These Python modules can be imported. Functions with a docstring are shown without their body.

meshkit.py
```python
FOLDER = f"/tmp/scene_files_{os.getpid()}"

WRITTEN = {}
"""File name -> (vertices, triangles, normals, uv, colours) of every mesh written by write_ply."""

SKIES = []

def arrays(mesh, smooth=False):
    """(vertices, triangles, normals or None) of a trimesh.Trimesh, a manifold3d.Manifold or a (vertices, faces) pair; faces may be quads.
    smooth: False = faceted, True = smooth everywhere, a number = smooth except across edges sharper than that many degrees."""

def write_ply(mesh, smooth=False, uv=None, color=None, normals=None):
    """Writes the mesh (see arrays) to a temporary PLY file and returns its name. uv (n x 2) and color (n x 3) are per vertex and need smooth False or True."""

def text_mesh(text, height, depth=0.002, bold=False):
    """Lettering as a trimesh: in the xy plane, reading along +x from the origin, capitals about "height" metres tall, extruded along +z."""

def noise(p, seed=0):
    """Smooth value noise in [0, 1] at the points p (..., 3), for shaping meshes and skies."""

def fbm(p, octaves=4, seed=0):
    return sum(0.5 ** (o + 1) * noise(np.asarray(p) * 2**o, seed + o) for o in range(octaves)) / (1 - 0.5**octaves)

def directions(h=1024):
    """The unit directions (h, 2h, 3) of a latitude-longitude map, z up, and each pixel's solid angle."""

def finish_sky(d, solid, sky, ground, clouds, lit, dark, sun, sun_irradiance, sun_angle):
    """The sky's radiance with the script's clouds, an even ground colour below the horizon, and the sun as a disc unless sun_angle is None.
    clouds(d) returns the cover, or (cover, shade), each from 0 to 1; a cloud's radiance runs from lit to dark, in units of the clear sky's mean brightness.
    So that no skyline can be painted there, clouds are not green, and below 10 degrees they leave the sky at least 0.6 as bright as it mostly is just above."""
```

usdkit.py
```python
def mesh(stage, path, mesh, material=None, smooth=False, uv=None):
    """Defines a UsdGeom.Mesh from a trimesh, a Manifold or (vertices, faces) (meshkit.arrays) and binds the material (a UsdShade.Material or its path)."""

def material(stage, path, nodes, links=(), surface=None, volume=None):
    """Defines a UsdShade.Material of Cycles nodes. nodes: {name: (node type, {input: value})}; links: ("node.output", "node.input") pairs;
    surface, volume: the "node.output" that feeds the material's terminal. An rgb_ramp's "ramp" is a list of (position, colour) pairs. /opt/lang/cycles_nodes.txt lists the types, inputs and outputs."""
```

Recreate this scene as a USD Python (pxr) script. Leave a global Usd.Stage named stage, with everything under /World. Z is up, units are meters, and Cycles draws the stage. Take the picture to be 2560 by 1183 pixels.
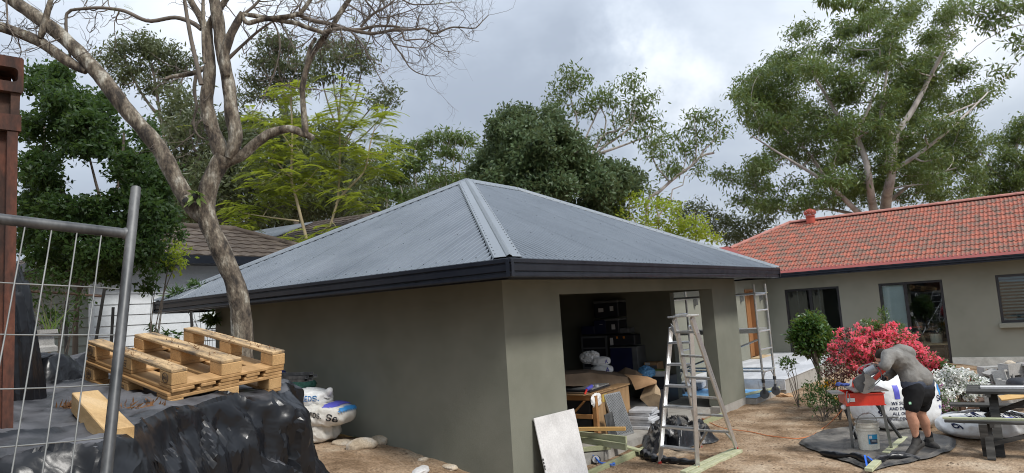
import math, random
import numpy as np, trimesh, usdkit, meshkit, manifold3d
from pxr import Usd, UsdGeom, UsdLux, UsdShade, Sdf, Gf, Vt

stage = Usd.Stage.CreateInMemory()
UsdGeom.SetStageUpAxis(stage, UsdGeom.Tokens.z)
UsdGeom.SetStageMetersPerUnit(stage, 1.0)
UsdGeom.Xform.Define(stage, '/World')
UsdGeom.Scope.Define(stage, '/World/Looks')

# ------------------------------------------------------------------ camera
# World: x and y run along the garage walls, its front corner stands at the origin, z = 0 is its floor slab.
EYE = np.array([5.0, -6.32, 2.10])
YAW, PITCH, ROLL, FOCAL = -0.6499, 0.10956, -0.06409, 1692.5
FWD = np.array([math.sin(YAW) * math.cos(PITCH), math.cos(YAW) * math.cos(PITCH), math.sin(PITCH)])
_r = np.array([math.cos(YAW), -math.sin(YAW), 0.0]); _u = np.cross(_r, FWD)
RIGHT = math.cos(ROLL) * _r + math.sin(ROLL) * _u
UP = -math.sin(ROLL) * _r + math.cos(ROLL) * _u
cam = UsdGeom.Camera.Define(stage, '/World/camera')
cam.CreateHorizontalApertureAttr(36.0); cam.CreateVerticalApertureAttr(36.0 * 1183 / 2560)
cam.CreateFocalLengthAttr(36.0 * FOCAL / 2560)
cam.CreateClippingRangeAttr(Gf.Vec2f(0.05, 3000))
cam.AddTransformOp().Set(Gf.Matrix4d(*RIGHT, 0, *UP, 0, *(-FWD), 0, *EYE, 1))
cam.CreateExposureAttr(1.12)

# ------------------------------------------------------------------ sky and sun (bright overcast)
SUN = np.array([0.66, -0.10, 0.74]); SUN /= np.linalg.norm(SUN)
dome = UsdLux.DomeLight.Define(stage, '/World/sky')
dome.GetPrim().SetCustomDataByKey('kind', 'structure')
dome.CreateIntensityAttr(1.0)
def _dir(px, py):
    v = (px - 1280) / FOCAL * RIGHT - (py - 591.5) / FOCAL * UP + FWD; return tuple(v / np.linalg.norm(v))
_nodes = {
    'tc': ('texture_coordinate', {}),
    'sky': ('sky_texture', {'sky_type': 'single_scattering', 'sun_disc': False, 'sun_elevation': math.asin(SUN[2]), 'sun_rotation': math.atan2(SUN[0], SUN[1]), 'aerosol_density': 2.0}),
    'map': ('mapping', {'scale': (1.0, 1.0, 1.9), 'location': (3.35, 0.7, 0.2)}),
    'n1': ('noise_texture', {'scale': 2.1, 'detail': 8.0, 'roughness': 0.55, 'distortion': 0.35}),
    'n2': ('noise_texture', {'scale': 1.1, 'detail': 3.0, 'roughness': 0.5}),
    'warp': ('noise_texture', {'scale': 5.0, 'detail': 6.0, 'roughness': 0.6}),
    'wsub': ('vector_math', {'math_type': 'subtract', 'vector2': (0.5, 0.5, 0.5)}), 'wmul': ('vector_math', {'math_type': 'multiply', 'vector2': (0.34, 0.34, 0.34)}), 'wadd': ('vector_math', {'math_type': 'add'}),
    'mixn': ('math', {'math_type': 'multiply_add', 'value2': 0.55}), 'add': ('math', {'math_type': 'multiply_add', 'value2': 0.40, 'value3': 0.02}),
    'ramp': ('rgb_ramp', {'ramp': [(0.0, (1.4, 1.65, 2.05)), (0.36, (1.95, 2.22, 2.65)), (0.48, (2.65, 2.97, 3.45)), (0.56, (3.3, 3.62, 4.05)), (0.66, (4.5, 4.75, 5.1)), (0.80, (6.8, 7.0, 7.2)), (1.0, (7.8, 7.8, 7.8))]}),
    'mix': ('mix', {'mix_type': 'mix', 'fac': 0.94}), 'bg': ('background_shader', {'strength': 0.10})}
_links = [('tc.generated', 'map.vector'), ('map.vector', 'n1.vector'), ('map.vector', 'n2.vector'), ('tc.generated', 'warp.vector'), ('warp.color', 'wsub.vector1'), ('wsub.vector', 'wmul.vector1'), ('wmul.vector', 'wadd.vector1'), ('tc.generated', 'wadd.vector2'),
    ('n2.fac', 'add.value1'), ('n1.fac', 'mixn.value1'), ('add.value', 'mixn.value3')]
_last = 'mixn.value'          # a few cloud banks and breaks: (direction, angular size, lighter or darker)
for _k, (_d, _rad, _amt) in enumerate([(_dir(1600, 235), .14, .15), (_dir(1650, 330), .12, .06), (_dir(1930, 100), .30, .05), (_dir(1400, 60), .22, -.09), (_dir(1480, 120), .10, -.04), (_dir(620, 40), .20, .04), (_dir(150, 60), .25, .04)]):
    _nodes[f'd{_k}'] = ('vector_math', {'math_type': 'distance', 'vector2': _d}); _nodes[f'r{_k}'] = ('map_range', {'range_type': 'smoothstep', 'from_min': 0.0, 'from_max': _rad, 'to_min': _amt, 'to_max': 0.0, 'clamp': True}); _nodes[f's{_k}'] = ('math', {'math_type': 'add'})
    _links += [('wadd.vector', f'd{_k}.vector1'), (f'd{_k}.value', f'r{_k}.value'), (f'r{_k}.result', f's{_k}.value1'), (_last, f's{_k}.value2')]; _last = f's{_k}.value'
# an overcast sky brightens steadily from the horizon to the zenith
_nodes['sep'] = ('separate_xyz', {}); _nodes['zen'] = ('math', {'math_type': 'multiply_add', 'value2': 1.15, 'value3': 0.71}); _nodes['cc'] = ('combine_color', {}); _nodes['zm'] = ('mix', {'mix_type': 'multiply', 'fac': 1.0})
_links += [(_last, 'ramp.fac'), ('sky.color', 'mix.color1'), ('ramp.color', 'zm.color1'), ('tc.generated', 'sep.vector'), ('sep.z', 'zen.value1'), ('zen.value', 'cc.r'), ('zen.value', 'cc.g'), ('zen.value', 'cc.b'), ('cc.color', 'zm.color2'), ('zm.color', 'mix.color2'), ('mix.color', 'bg.color')]
skymat = usdkit.material(stage, '/World/Looks/overcast_sky', _nodes, _links, surface='bg.background')
UsdShade.MaterialBindingAPI.Apply(dome.GetPrim()).Bind(skymat)
sun = UsdLux.DistantLight.Define(stage, '/World/sun')
sun.CreateIntensityAttr(0.40); sun.CreateAngleAttr(12.0); sun.CreateNormalizeAttr(True); sun.CreateColorAttr(Gf.Vec3f(1.0, 0.97, 0.92))
_z = SUN; _x = np.cross([0, 0, 1], _z); _x /= np.linalg.norm(_x); _y = np.cross(_z, _x)
sun.AddTransformOp().Set(Gf.Matrix4d(*_x, 0, *_y, 0, *_z, 0, 0, 0, 60, 1))

# ------------------------------------------------------------------ helpers
def V(*a): return np.array(a, float)
def unit(v): v = np.asarray(v, float); return v / max(np.linalg.norm(v), 1e-12)
def ray(px, py): return (px - 1280) / FOCAL * RIGHT - (py - 591.5) / FOCAL * UP + FWD
_hf = unit([FWD[0], FWD[1], 0])
def at(px, py, d):                       # the point at ground distance d along the line of sight through a photo pixel
    v = ray(px, py); return EYE + v * (d / (v @ _hf))
def on(px, py, axis, val):               # the same, on the plane x, y or z = val
    v = ray(px, py); return EYE + v * ((val - EYE[axis]) / v[axis])
def rz(a): c, s = math.cos(a), math.sin(a); return np.array([[c, -s, 0], [s, c, 0], [0, 0, 1.0]])
def rx(a): c, s = math.cos(a), math.sin(a); return np.array([[1.0, 0, 0], [0, c, -s], [0, s, c]])
def ry(a): c, s = math.cos(a), math.sin(a); return np.array([[c, 0, s], [0, 1.0, 0], [-s, 0, c]])

class MB:
    def __init__(s): s.v, s.f, s.n = [], [], 0
    def add(s, v, f):
        v = np.asarray(v, float); f = np.asarray(f, int)
        if len(f) == 0: return s
        if f.shape[1] == 4: f = np.vstack([f[:, [0, 1, 2]], f[:, [0, 2, 3]]])
        s.v.append(v); s.f.append(f + s.n); s.n += len(v); return s
    def tm(s, m): return s.add(np.array(m.vertices), np.array(m.faces))
    def box(s, size, c=(0, 0, 0), R=None, b=0.0):
        h = np.asarray(size, float) / 2
        if b <= 0:
            v = np.array([[x, y, z] for x in (-1, 1) for y in (-1, 1) for z in (-1, 1)]) * h
            f = [[0, 1, 3, 2], [4, 6, 7, 5], [0, 4, 5, 1], [2, 3, 7, 6], [0, 2, 6, 4], [1, 5, 7, 3]]
        else:
            b = min(b, *(h * 0.49)); v, idx = [], {}
            for x in (-1, 1):
                for y in (-1, 1):
                    for z in (-1, 1):
                        for k in range(3):
                            p = np.array([x, y, z]) * (h - b); p[k] = (x, y, z)[k] * h[k]
                            idx[x, y, z, k] = len(v); v.append(p)
            f = []
            for k in range(3):
                i, j = (k + 1) % 3, (k + 2) % 3
                for sg in (-1, 1):
                    q = []
                    for a, c2 in ((-1, -1), (1, -1), (1, 1), (-1, 1)):
                        t = [0, 0, 0]; t[k] = sg; t[i] = a; t[j] = c2; q.append(idx[(*t, k)])
                    f.append(q if sg > 0 else q[::-1])
                for a in (-1, 1):           # edge along k
                    for c2 in (-1, 1):
                        t0 = [0, 0, 0]; t0[i] = a; t0[j] = c2; t0[k] = -1; t1 = list(t0); t1[k] = 1
                        q = [idx[(*t0, i)], idx[(*t0, j)], idx[(*t1, j)], idx[(*t1, i)]]
                        f.append(q if a * c2 > 0 else q[::-1])
            t3 = []
            for x in (-1, 1):
                for y in (-1, 1):
                    for z in (-1, 1):
                        q = [idx[x, y, z, 0], idx[x, y, z, 1], idx[x, y, z, 2]]
                        t3.append(q if x * y * z > 0 else q[::-1])
            v = np.array(v); f = np.array(f)
            f = np.vstack([f[:, [0, 1, 2]], f[:, [0, 2, 3]], np.array(t3)])
        v = np.asarray(v, float)
        if R is not None: v = v @ np.asarray(R).T
        return s.add(v + np.asarray(c, float), f)
    def span(s, a, c, b=0.0):               # a box from corner to corner
        a, c = np.minimum(a, c), np.maximum(a, c); return s.box(np.subtract(c, a), np.add(a, c) / 2.0, b=b)
    def bar(s, p, q, w, h, up=(0, 0, 1), b=0.0, ext=0.0):  # a beam from p to q
        p, q = np.asarray(p, float), np.asarray(q, float); d = unit(q - p)
        if abs(d @ unit(up)) > 0.98: up = (1, 0, 0)
        side = unit(np.cross(up, d)); u = np.cross(d, side)
        return s.box((np.linalg.norm(q - p) + 2 * ext, w, h), (p + q) / 2, np.stack([d, side, u], 1), b)
    def tube(s, pts, r, n=8, caps=True, closed=False):
        P = np.asarray(pts, float); m = len(P); r = np.broadcast_to(np.asarray(r, float), (m,))
        T = np.gradient(P, axis=0) if m > 2 else np.repeat([P[-1] - P[0]], m, 0)
        if closed: T = np.roll(P, -1, 0) - np.roll(P, 1, 0)
        T = T / np.maximum(np.linalg.norm(T, axis=1, keepdims=True), 1e-9)
        u = np.cross(T[0], [0, 0, 1.0]);
        if np.linalg.norm(u) < 0.1: u = np.cross(T[0], [1.0, 0, 0])
        u = unit(u); U = []
        for t in T: u = unit(u - t * (u @ t)); U.append(u)
        U = np.array(U); W = np.cross(T, U); a = np.arange(n) * 2 * np.pi / n
        v = (P[:, None] + r[:, None, None] * (U[:, None] * np.cos(a)[None, :, None] + W[:, None] * np.sin(a)[None, :, None])).reshape(-1, 3)
        i = np.arange(m if closed else m - 1)[:, None] * n; j = np.arange(n)[None]; k = (j + 1) % n; i2 = (i + n) % (m * n)
        f = np.stack([i + j, i + k, i2 + k, i2 + j], -1).reshape(-1, 4)
        s.add(v, f)
        if caps and not closed:
            for e, fl in ((0, True), (m - 1, False)):
                c = np.vstack([v[e * n:(e + 1) * n], P[e]]); ii = np.arange(n)
                ff = np.stack([ii, (ii + 1) % n, np.full(n, n)], 1); s.add(c, ff[:, ::-1] if fl else ff)
        return s
    def lathe(s, prof, n=20, c=(0, 0, 0), R=None):      # profile of (radius, z)
        prof = np.asarray(prof, float); m = len(prof); a = np.arange(n) * 2 * np.pi / n
        v = np.stack([prof[:, :1] * np.cos(a), prof[:, :1] * np.sin(a), np.repeat(prof[:, 1:2], n, 1)], -1).reshape(-1, 3)
        if R is not None: v = v @ np.asarray(R).T
        i = np.arange(m - 1)[:, None] * n; j = np.arange(n)[None]; k = (j + 1) % n
        return s.add(v + np.asarray(c, float), np.stack([i + j, i + k, i + n + k, i + n + j], -1).reshape(-1, 4))
    def prism(s, poly, p0, ex, ey, ez, depth):     # polygon in (ex, ey) at p0, extruded along ez
        from shapely.geometry import Polygon
        m = trimesh.creation.extrude_polygon(Polygon(poly), depth, engine='earcut'); v = np.array(m.vertices)
        M = np.stack([ex, ey, ez], 1); f = np.array(m.faces)
        if np.linalg.det(M) < 0: f = f[:, ::-1]
        return s.add(v @ M.T + np.asarray(p0, float), f)
    def grid(s, P):                           # P (a, b, 3) points
        P = np.asarray(P, float); a, b = P.shape[:2]; i = np.arange(a - 1)[:, None] * b; j = np.arange(b - 1)[None]
        return s.add(P.reshape(-1, 3), np.stack([i + j, i + b + j, i + b + j + 1, i + j + 1], -1).reshape(-1, 4))
    def shell(s, P, t):                       # a grid with thickness t (along the surface normal)
        P = np.asarray(P, float); du = np.gradient(P, axis=0); dv = np.gradient(P, axis=1); N = np.cross(du, dv)
        N /= np.maximum(np.linalg.norm(N, axis=2, keepdims=True), 1e-9); a, b = P.shape[:2]; Q = P - N * t
        v = np.vstack([P.reshape(-1, 3), Q.reshape(-1, 3)]); o = a * b
        i = np.arange(a - 1)[:, None] * b; j = np.arange(b - 1)[None]
        f = np.stack([i + j, i + b + j, i + b + j + 1, i + j + 1], -1).reshape(-1, 4); F = [f, f[:, ::-1] + o]
        rim = np.concatenate([np.arange(b), np.arange(1, a) * b + b - 1, (a - 1) * b + np.arange(b - 2, -1, -1), np.arange(a - 2, 0, -1) * b])
        r2 = np.roll(rim, -1); F.append(np.stack([rim, r2, r2 + o, rim + o], 1))
        return s.add(v, np.vstack(F))
    def rot(s, R, c=(0, 0, 0)): s.v = [(v - c) @ np.asarray(R).T + c for v in s.v]; return s
    def move(s, d): s.v = [v + np.asarray(d, float) for v in s.v]; return s
    def get(s): return np.vstack(s.v), np.vstack(s.f)

_used = {}
def fresh(parent, name):
    k = _used.get((parent, name), 0); _used[parent, name] = k + 1
    return f'{parent}/{name}' + (f'_{k:03d}' if k else '')
def note(path, label=None, cat=None, group=None, kind=None):
    p = stage.GetPrimAtPath(path)
    for k, v in (('label', label), ('category', cat), ('group', group), ('kind', kind)):
        if v: p.SetCustomDataByKey(k, v)
    return path
def put(name, mb, m, parent='/World', smooth=False, label=None, cat=None, group=None, kind=None):
    path = fresh(parent, name)
    usdkit.mesh(stage, path, mb.get() if isinstance(mb, MB) else mb, M(m), smooth)
    return note(path, label, cat, group, kind)
def setxf(path, loc=(0, 0, 0), R=None):
    R = np.eye(3) if R is None else np.asarray(R); x = UsdGeom.Xformable(stage.GetPrimAtPath(path)); x.ClearXformOpOrder()
    T = np.eye(4); T[:3, :3] = R.T; T[3, :3] = loc
    x.MakeMatrixXform().Set(Gf.Matrix4d(T.tolist()))
def thing(name, label, cat, loc=(0, 0, 0), R=None, group=None, kind=None):
    path = fresh('/World', name); UsdGeom.Xform.Define(stage, path); setxf(path, loc, R)
    return note(path, label, cat, group, kind)
def copy(src, loc, R=None, label=None, group=None):
    base = src.split('/')[-1]; base = base[:-4] if base[-4:-3] == '_' and base[-3:].isdigit() else base
    path = fresh('/World', base); p = UsdGeom.Xform.Define(stage, path).GetPrim()
    p.GetReferences().AddInternalReference(src); p.SetInstanceable(True); setxf(path, loc, R)
    return note(path, label, None, group)

# ------------------------------------------------------------------ materials
_mats = {}
def M(name): return name if isinstance(name, UsdShade.Material) else _mats[name]
def look(name, cols, scale=4.0, rough=0.7, bump=0.0, bscale=60.0, metal=0.0, spec=0.5, stretch=(1, 1, 1), detail=5.0, island=0.0, fine=0.0, coat=0.0, vec='tc.object', contrast=(0.32, 0.68), rvar=0.0):
    """cols: colours from dark to light, spread by noise; island: share of the spread that goes by separate piece; fine: small grain."""
    lo, hi = contrast; stops = [(lo + (hi - lo) * i / max(len(cols) - 1, 1), c) for i, c in enumerate(cols)]
    nodes = {'tc': ('texture_coordinate', {}), 'geo': ('geometry', {}), 'map': ('mapping', {'scale': tuple(float(scale * s) for s in stretch)}),
             'n': ('noise_texture', {'scale': 1.0, 'detail': detail, 'roughness': 0.6}),
             'isl': ('math', {'math_type': 'multiply_add', 'value2': float(island), 'value3': -0.5 * float(island)}),
             'obi': ('object_info', {}), 'sum': ('math', {'math_type': 'add'}), 'ramp': ('rgb_ramp', {'ramp': stops}),
             'nf': ('noise_texture', {'scale': float(bscale), 'detail': 3.0, 'roughness': 0.65}),
             'fr': ('map_range', {'from_min': 0.3, 'from_max': 0.7, 'to_min': 1.0 - fine, 'to_max': 1.0 + fine}),
             'mul': ('mix', {'mix_type': 'multiply', 'fac': 1.0}), 'cc': ('combine_color', {}),
             'p': ('principled_bsdf', {'roughness': float(rough), 'metallic': float(metal), 'specular_ior_level': float(spec), 'coat_weight': float(coat)})}
    links = [(vec, 'map.vector'), ('map.vector', 'n.vector'), ('geo.random_per_island', 'isl.value1'), ('n.fac', 'sum.value1'), ('isl.value', 'sum.value2'), ('sum.value', 'ramp.fac'),
             ('map.vector', 'nf.vector')]
    if fine:
        links += [('nf.fac', 'fr.value'), ('fr.result', 'cc.r'), ('fr.result', 'cc.g'), ('fr.result', 'cc.b'), ('ramp.color', 'mul.color1'), ('cc.color', 'mul.color2'), ('mul.color', 'p.base_color')]
    else: links.append(('ramp.color', 'p.base_color'))
    if rvar:
        nodes['rr'] = ('map_range', {'from_min': 0.3, 'from_max': 0.7, 'to_min': max(rough - rvar, 0.03), 'to_max': min(rough + rvar, 1.0)}); links += [('n.fac', 'rr.value'), ('rr.result', 'p.roughness')]
    if bump:
        nodes['b'] = ('bump', {'strength': 0.6, 'distance': float(bump)}); links += [('nf.fac', 'b.height'), ('b.normal', 'p.normal')]
    nodes['nf'][1]['scale'] = float(bscale) / float(scale)
    _mats[name] = usdkit.material(stage, '/World/Looks/' + name, nodes, links, surface='p.BSDF'); return name
def leafmat(name, cols, trans=0.3, rough=0.5, spec=0.35, tcol=None, scale=0.6):
    stops = [(0.12 + 0.76 * i / (len(cols) - 1), c) for i, c in enumerate(cols)]
    tc = tcol or tuple(min(1.0, x * 1.5) for x in cols[-1])
    _mats[name] = usdkit.material(stage, '/World/Looks/' + name, {
        'geo': ('geometry', {}), 'n': ('noise_texture', {'scale': scale, 'detail': 2.0}), 'a': ('math', {'math_type': 'multiply_add', 'value2': 0.55}),
        's': ('math', {'math_type': 'multiply', 'value2': 0.62}), 'ramp': ('rgb_ramp', {'ramp': stops}),
        'p': ('principled_bsdf', {'roughness': rough, 'specular_ior_level': spec}), 't': ('translucent_bsdf', {'color': tc}), 'm': ('mix_closure', {'fac': trans})},
        [('geo.position', 'n.vector'), ('geo.random_per_island', 'a.value1'), ('n.fac', 's.value1'), ('s.value', 'a.value3'), ('a.value', 'ramp.fac'), ('ramp.color', 'p.base_color'),
         ('p.BSDF', 'm.closure1'), ('t.BSDF', 'm.closure2')], surface='m.closure'); return name
def glassmat(name, tint=(0.9, 0.95, 0.95), fres=1.62):
    _mats[name] = usdkit.material(stage, '/World/Looks/' + name, {'f': ('fresnel', {'IOR': fres}), 't': ('transparent_bsdf', {'color': tint}), 'g': ('glossy_bsdf', {'color': (0.95, 0.97, 1.0), 'roughness': 0.01}), 'm': ('mix_closure', {})},
        [('f.fac', 'm.fac'), ('t.BSDF', 'm.closure1'), ('g.BSDF', 'm.closure2')], surface='m.closure'); return name

look('render_paint', [(.152, .156, .124), (.178, .181, .146), (.202, .203, .166)], scale=1.1, rough=0.9, bump=0.004, bscale=170, fine=0.16, spec=0.25, vec='geo.position', detail=8)
look('render_house_lit', [(.185, .187, .150), (.215, .215, .176), (.235, .234, .193)], scale=0.8, rough=0.9, bump=0.004, bscale=170, fine=0.14, spec=0.25, vec='geo.position', detail=8)  # same paint as the garage, lightened for the brighter light on the house
look('render_new', [(.42, .41, .37), (.55, .54, .49), (.36, .35, .31)], scale=2.2, rough=0.9, bump=0.004, bscale=50, fine=0.08, spec=0.2, vec='geo.position')
look('roof_steel', [(.105, .123, .145), (.128, .148, .172)], scale=1.3, rough=0.24, metal=0.25, spec=0.9, fine=0.03, bscale=30, rvar=0.06)
look('hip_steel', [(.16, .182, .205), (.185, .207, .23)], scale=1.3, rough=0.36, spec=0.6, rvar=0.08)
look('gutter_steel', [(.011, .0135, .019), (.016, .019, .026)], scale=2.0, rough=0.30, spec=0.32, rvar=0.08)
look('screw_dark', [(.05, .06, .07), (.075, .085, .095)], rough=0.5)
look('dirt', [(.13, .083, .048), (.235, .160, .100), (.335, .245, .165), (.41, .325, .235)], scale=1.7, rough=0.95, bump=0.035, bscale=30, fine=0.38, spec=0.15, vec='geo.position', detail=9)
look('concrete', [(.24, .225, .20), (.34, .325, .295), (.28, .26, .235)], scale=2.5, rough=0.85, bump=0.003, bscale=90, fine=0.12, spec=0.25, vec='geo.position')
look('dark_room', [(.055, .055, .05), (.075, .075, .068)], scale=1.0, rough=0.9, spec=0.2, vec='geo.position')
look('red_tile', [(.16, .095, .07), (.30, .088, .055), (.37, .115, .068), (.34, .19, .135)], scale=4.5, rough=0.75, island=0.22, fine=0.18, bscale=55, bump=0.004, vec='geo.position', detail=7)
look('red_cap', [(.34, .14, .115), (.42, .19, .15)], scale=2.5, rough=0.8, fine=0.12, bscale=40)
look('red_metal', [(.20, .04, .035), (.25, .055, .045)], scale=2.0, rough=0.6)
look('black_frame', [(.012, .012, .014), (.02, .02, .022)], rough=0.35, scale=3)
look('paver', [(.44, .45, .47), (.58, .59, .61), (.50, .51, .53)], scale=3.0, rough=0.55, island=0.25, fine=0.08, bscale=40, vec='geo.position', stretch=(1, .25, 1))
look('weatherboard', [(.55, .585, .61), (.66, .685, .71)], scale=1.2, rough=0.75, fine=0.06, bscale=25, vec='geo.position')
look('weatherboard_grey_shaded', [(.13, .15, .13), (.18, .20, .175)], scale=1.2, rough=0.8, fine=0.08, bscale=25, vec='geo.position')  # green-grey boards, with the shade under the dense tree mixed into the colour
look('brown_tile', [(.055, .04, .03), (.10, .078, .06), (.15, .115, .085)], scale=2.2, rough=0.85, island=0.3, fine=0.25, bscale=45, vec='geo.position')
glassmat('window_glass')
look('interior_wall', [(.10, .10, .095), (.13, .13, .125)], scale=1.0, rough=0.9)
look('timber_green', [(.20, .22, .12), (.30, .31, .18), (.36, .35, .22)], scale=3, stretch=(1, .12, 1), rough=0.8, fine=.15, bscale=40)
look('timber_pale', [(.40, .30, .17), (.52, .40, .25)], scale=3, stretch=(1, .2, 1), rough=0.75, fine=.12, bscale=50)
look('door_timber', [(.22, .10, .04), (.30, .14, .055)], scale=4, stretch=(1, 1, .1), rough=0.5, fine=.12, bscale=60)
look('blind', [(.20, .28, .30), (.26, .34, .36)], rough=0.6)
look('blind_white', [(.62, .68, .68), (.70, .75, .75)], rough=0.8)
look('light_steel', [(.25, .25, .25), (.35, .35, .35)], rough=0.35, metal=0.8)
look('vent_red', [(.33, .05, .03), (.42, .075, .045)], rough=0.5, scale=5)
leafmat('fern_leaf', [(.16, .24, .06), (.28, .36, .12), (.36, .42, .18)], trans=.3, rough=.5)
look('dark_rubber', [(.012, .012, .012), (.025, .024, .022)], rough=.6, scale=8)
def plastic(name, base, dusty, rough, dust, bump=.03, bs=7.0):
    _mats[name] = usdkit.material(stage, '/World/Looks/' + name, {'geo': ('geometry', {}), 'n': ('noise_texture', {'scale': 2.2, 'detail': 7.0, 'roughness': .62}), 'sx': ('separate_xyz', {}), 'up': ('map_range', {'from_min': .55, 'from_max': 1.0, 'to_min': -.30, 'to_max': .12}),
        's': ('math', {'math_type': 'add'}), 'r': ('map_range', {'from_min': .50 - dust * .3, 'from_max': .78 - dust * .3, 'to_min': 0.0, 'to_max': .85, 'clamp': True}), 'mx': ('mix', {'color1': base, 'color2': dusty}), 'rg': ('map_range', {'from_min': 0, 'from_max': 1, 'to_min': rough, 'to_max': .85}),
        'n2': ('noise_texture', {'scale': bs, 'detail': 3.0, 'roughness': .5, 'distortion': .6}), 'rs': ('math', {'math_type': 'subtract', 'value2': .5}), 'ra': ('math', {'math_type': 'absolute'}), 'rm': ('math', {'math_type': 'multiply', 'value2': -2.0}),
        'n3': ('noise_texture', {'scale': bs * 4, 'detail': 4.0}), 'ad': ('math', {'math_type': 'multiply_add', 'value2': .25}), 'b': ('bump', {'strength': .8, 'distance': bump}), 'p': ('principled_bsdf', {'specular_ior_level': .38})},
        [('geo.position', 'n.vector'), ('geo.normal', 'sx.vector'), ('sx.z', 'up.value'), ('n.fac', 's.value1'), ('up.result', 's.value2'), ('s.value', 'r.value'), ('r.result', 'mx.fac'), ('mx.color', 'p.base_color'), ('r.result', 'rg.value'), ('rg.result', 'p.roughness'), ('geo.position', 'n2.vector'), ('geo.position', 'n3.vector'),
         ('n2.fac', 'rs.value1'), ('rs.value', 'ra.value1'), ('ra.value', 'rm.value1'), ('n3.fac', 'ad.value1'), ('rm.value', 'ad.value3'), ('ad.value', 'b.height'), ('b.normal', 'p.normal')], surface='p.BSDF')
plastic('black_plastic', (.006, .0065, .008), (.13, .13, .14), .30, .30, .012, 3.6)
plastic('dusty_plastic', (.010, .011, .013), (.19, .175, .155), .34, .34, .016, 6.0)
look('galvanised', [(.045, .047, .048), (.085, .087, .089), (.16, .163, .163)], scale=9, rough=.5, metal=.45, spec=.5, fine=.15, bscale=60, stretch=(1, 1, .4), rvar=.12)
look('wire_steel', [(.15, .155, .15), (.24, .245, .24)], scale=9, rough=.55, metal=.4)
look('rust_red', [(.018, .010, .008), (.048, .019, .012), (.095, .031, .017), (.14, .062, .034)], scale=7, rough=.85, fine=.3, bscale=60, bump=.004, stretch=(1, 1, .35))
look('rust_dark', [(.02, .012, .01), (.06, .03, .02), (.10, .045, .028)], scale=6, rough=.9, fine=.2)
look('rust_brown', [(.05, .032, .024), (.12, .075, .055), (.19, .115, .08)], scale=6, rough=.8, fine=.25, bscale=50, bump=.003)
look('pallet_wood', [(.33, .19, .075), (.47, .285, .125), (.58, .385, .19)], scale=2.2, stretch=(.35, 5, 5), rough=.75, island=.25, fine=.14, bscale=60, bump=.0015, rvar=.1)
look('pallet_weathered', [(.09, .07, .05), (.34, .23, .12), (.52, .36, .19)], scale=5, stretch=(.6, 3, 3), rough=.8, fine=.3, bscale=70, bump=.003, contrast=(.36, .6), detail=9)
look('pallet_block', [(.40, .24, .10), (.52, .33, .15)], scale=6, rough=.8, fine=.25, bscale=120, bump=.002)
look('ink', [(.03, .022, .018), (.05, .035, .028)], rough=.8)
look('beam_wood', [(.36, .22, .09), (.50, .33, .15), (.56, .40, .22)], scale=2.5, stretch=(.3, 4, 4), rough=.75, fine=.15, bscale=60)
look('bag_white', [(.56, .56, .55), (.68, .68, .67), (.74, .74, .73)], scale=3, rough=.6, fine=.06, bscale=120, bump=.0015, spec=.35)
look('bag_soiled', [(.36, .33, .28), (.58, .56, .51), (.66, .65, .61)], scale=4, rough=.7, fine=.1, bscale=80, bump=.002)
look('print_black', [(.012, .012, .02), (.02, .02, .03)], rough=.7)
look('print_navy', [(.015, .02, .07), (.02, .03, .10)], rough=.7)
look('print_blue', [(.03, .20, .50), (.04, .26, .58)], rough=.6)
look('print_violet', [(.08, .08, .42), (.10, .10, .5)], rough=.6)
look('blue_cloth', [(.02, .04, .16), (.035, .06, .24)], rough=.8, scale=6)
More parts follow.
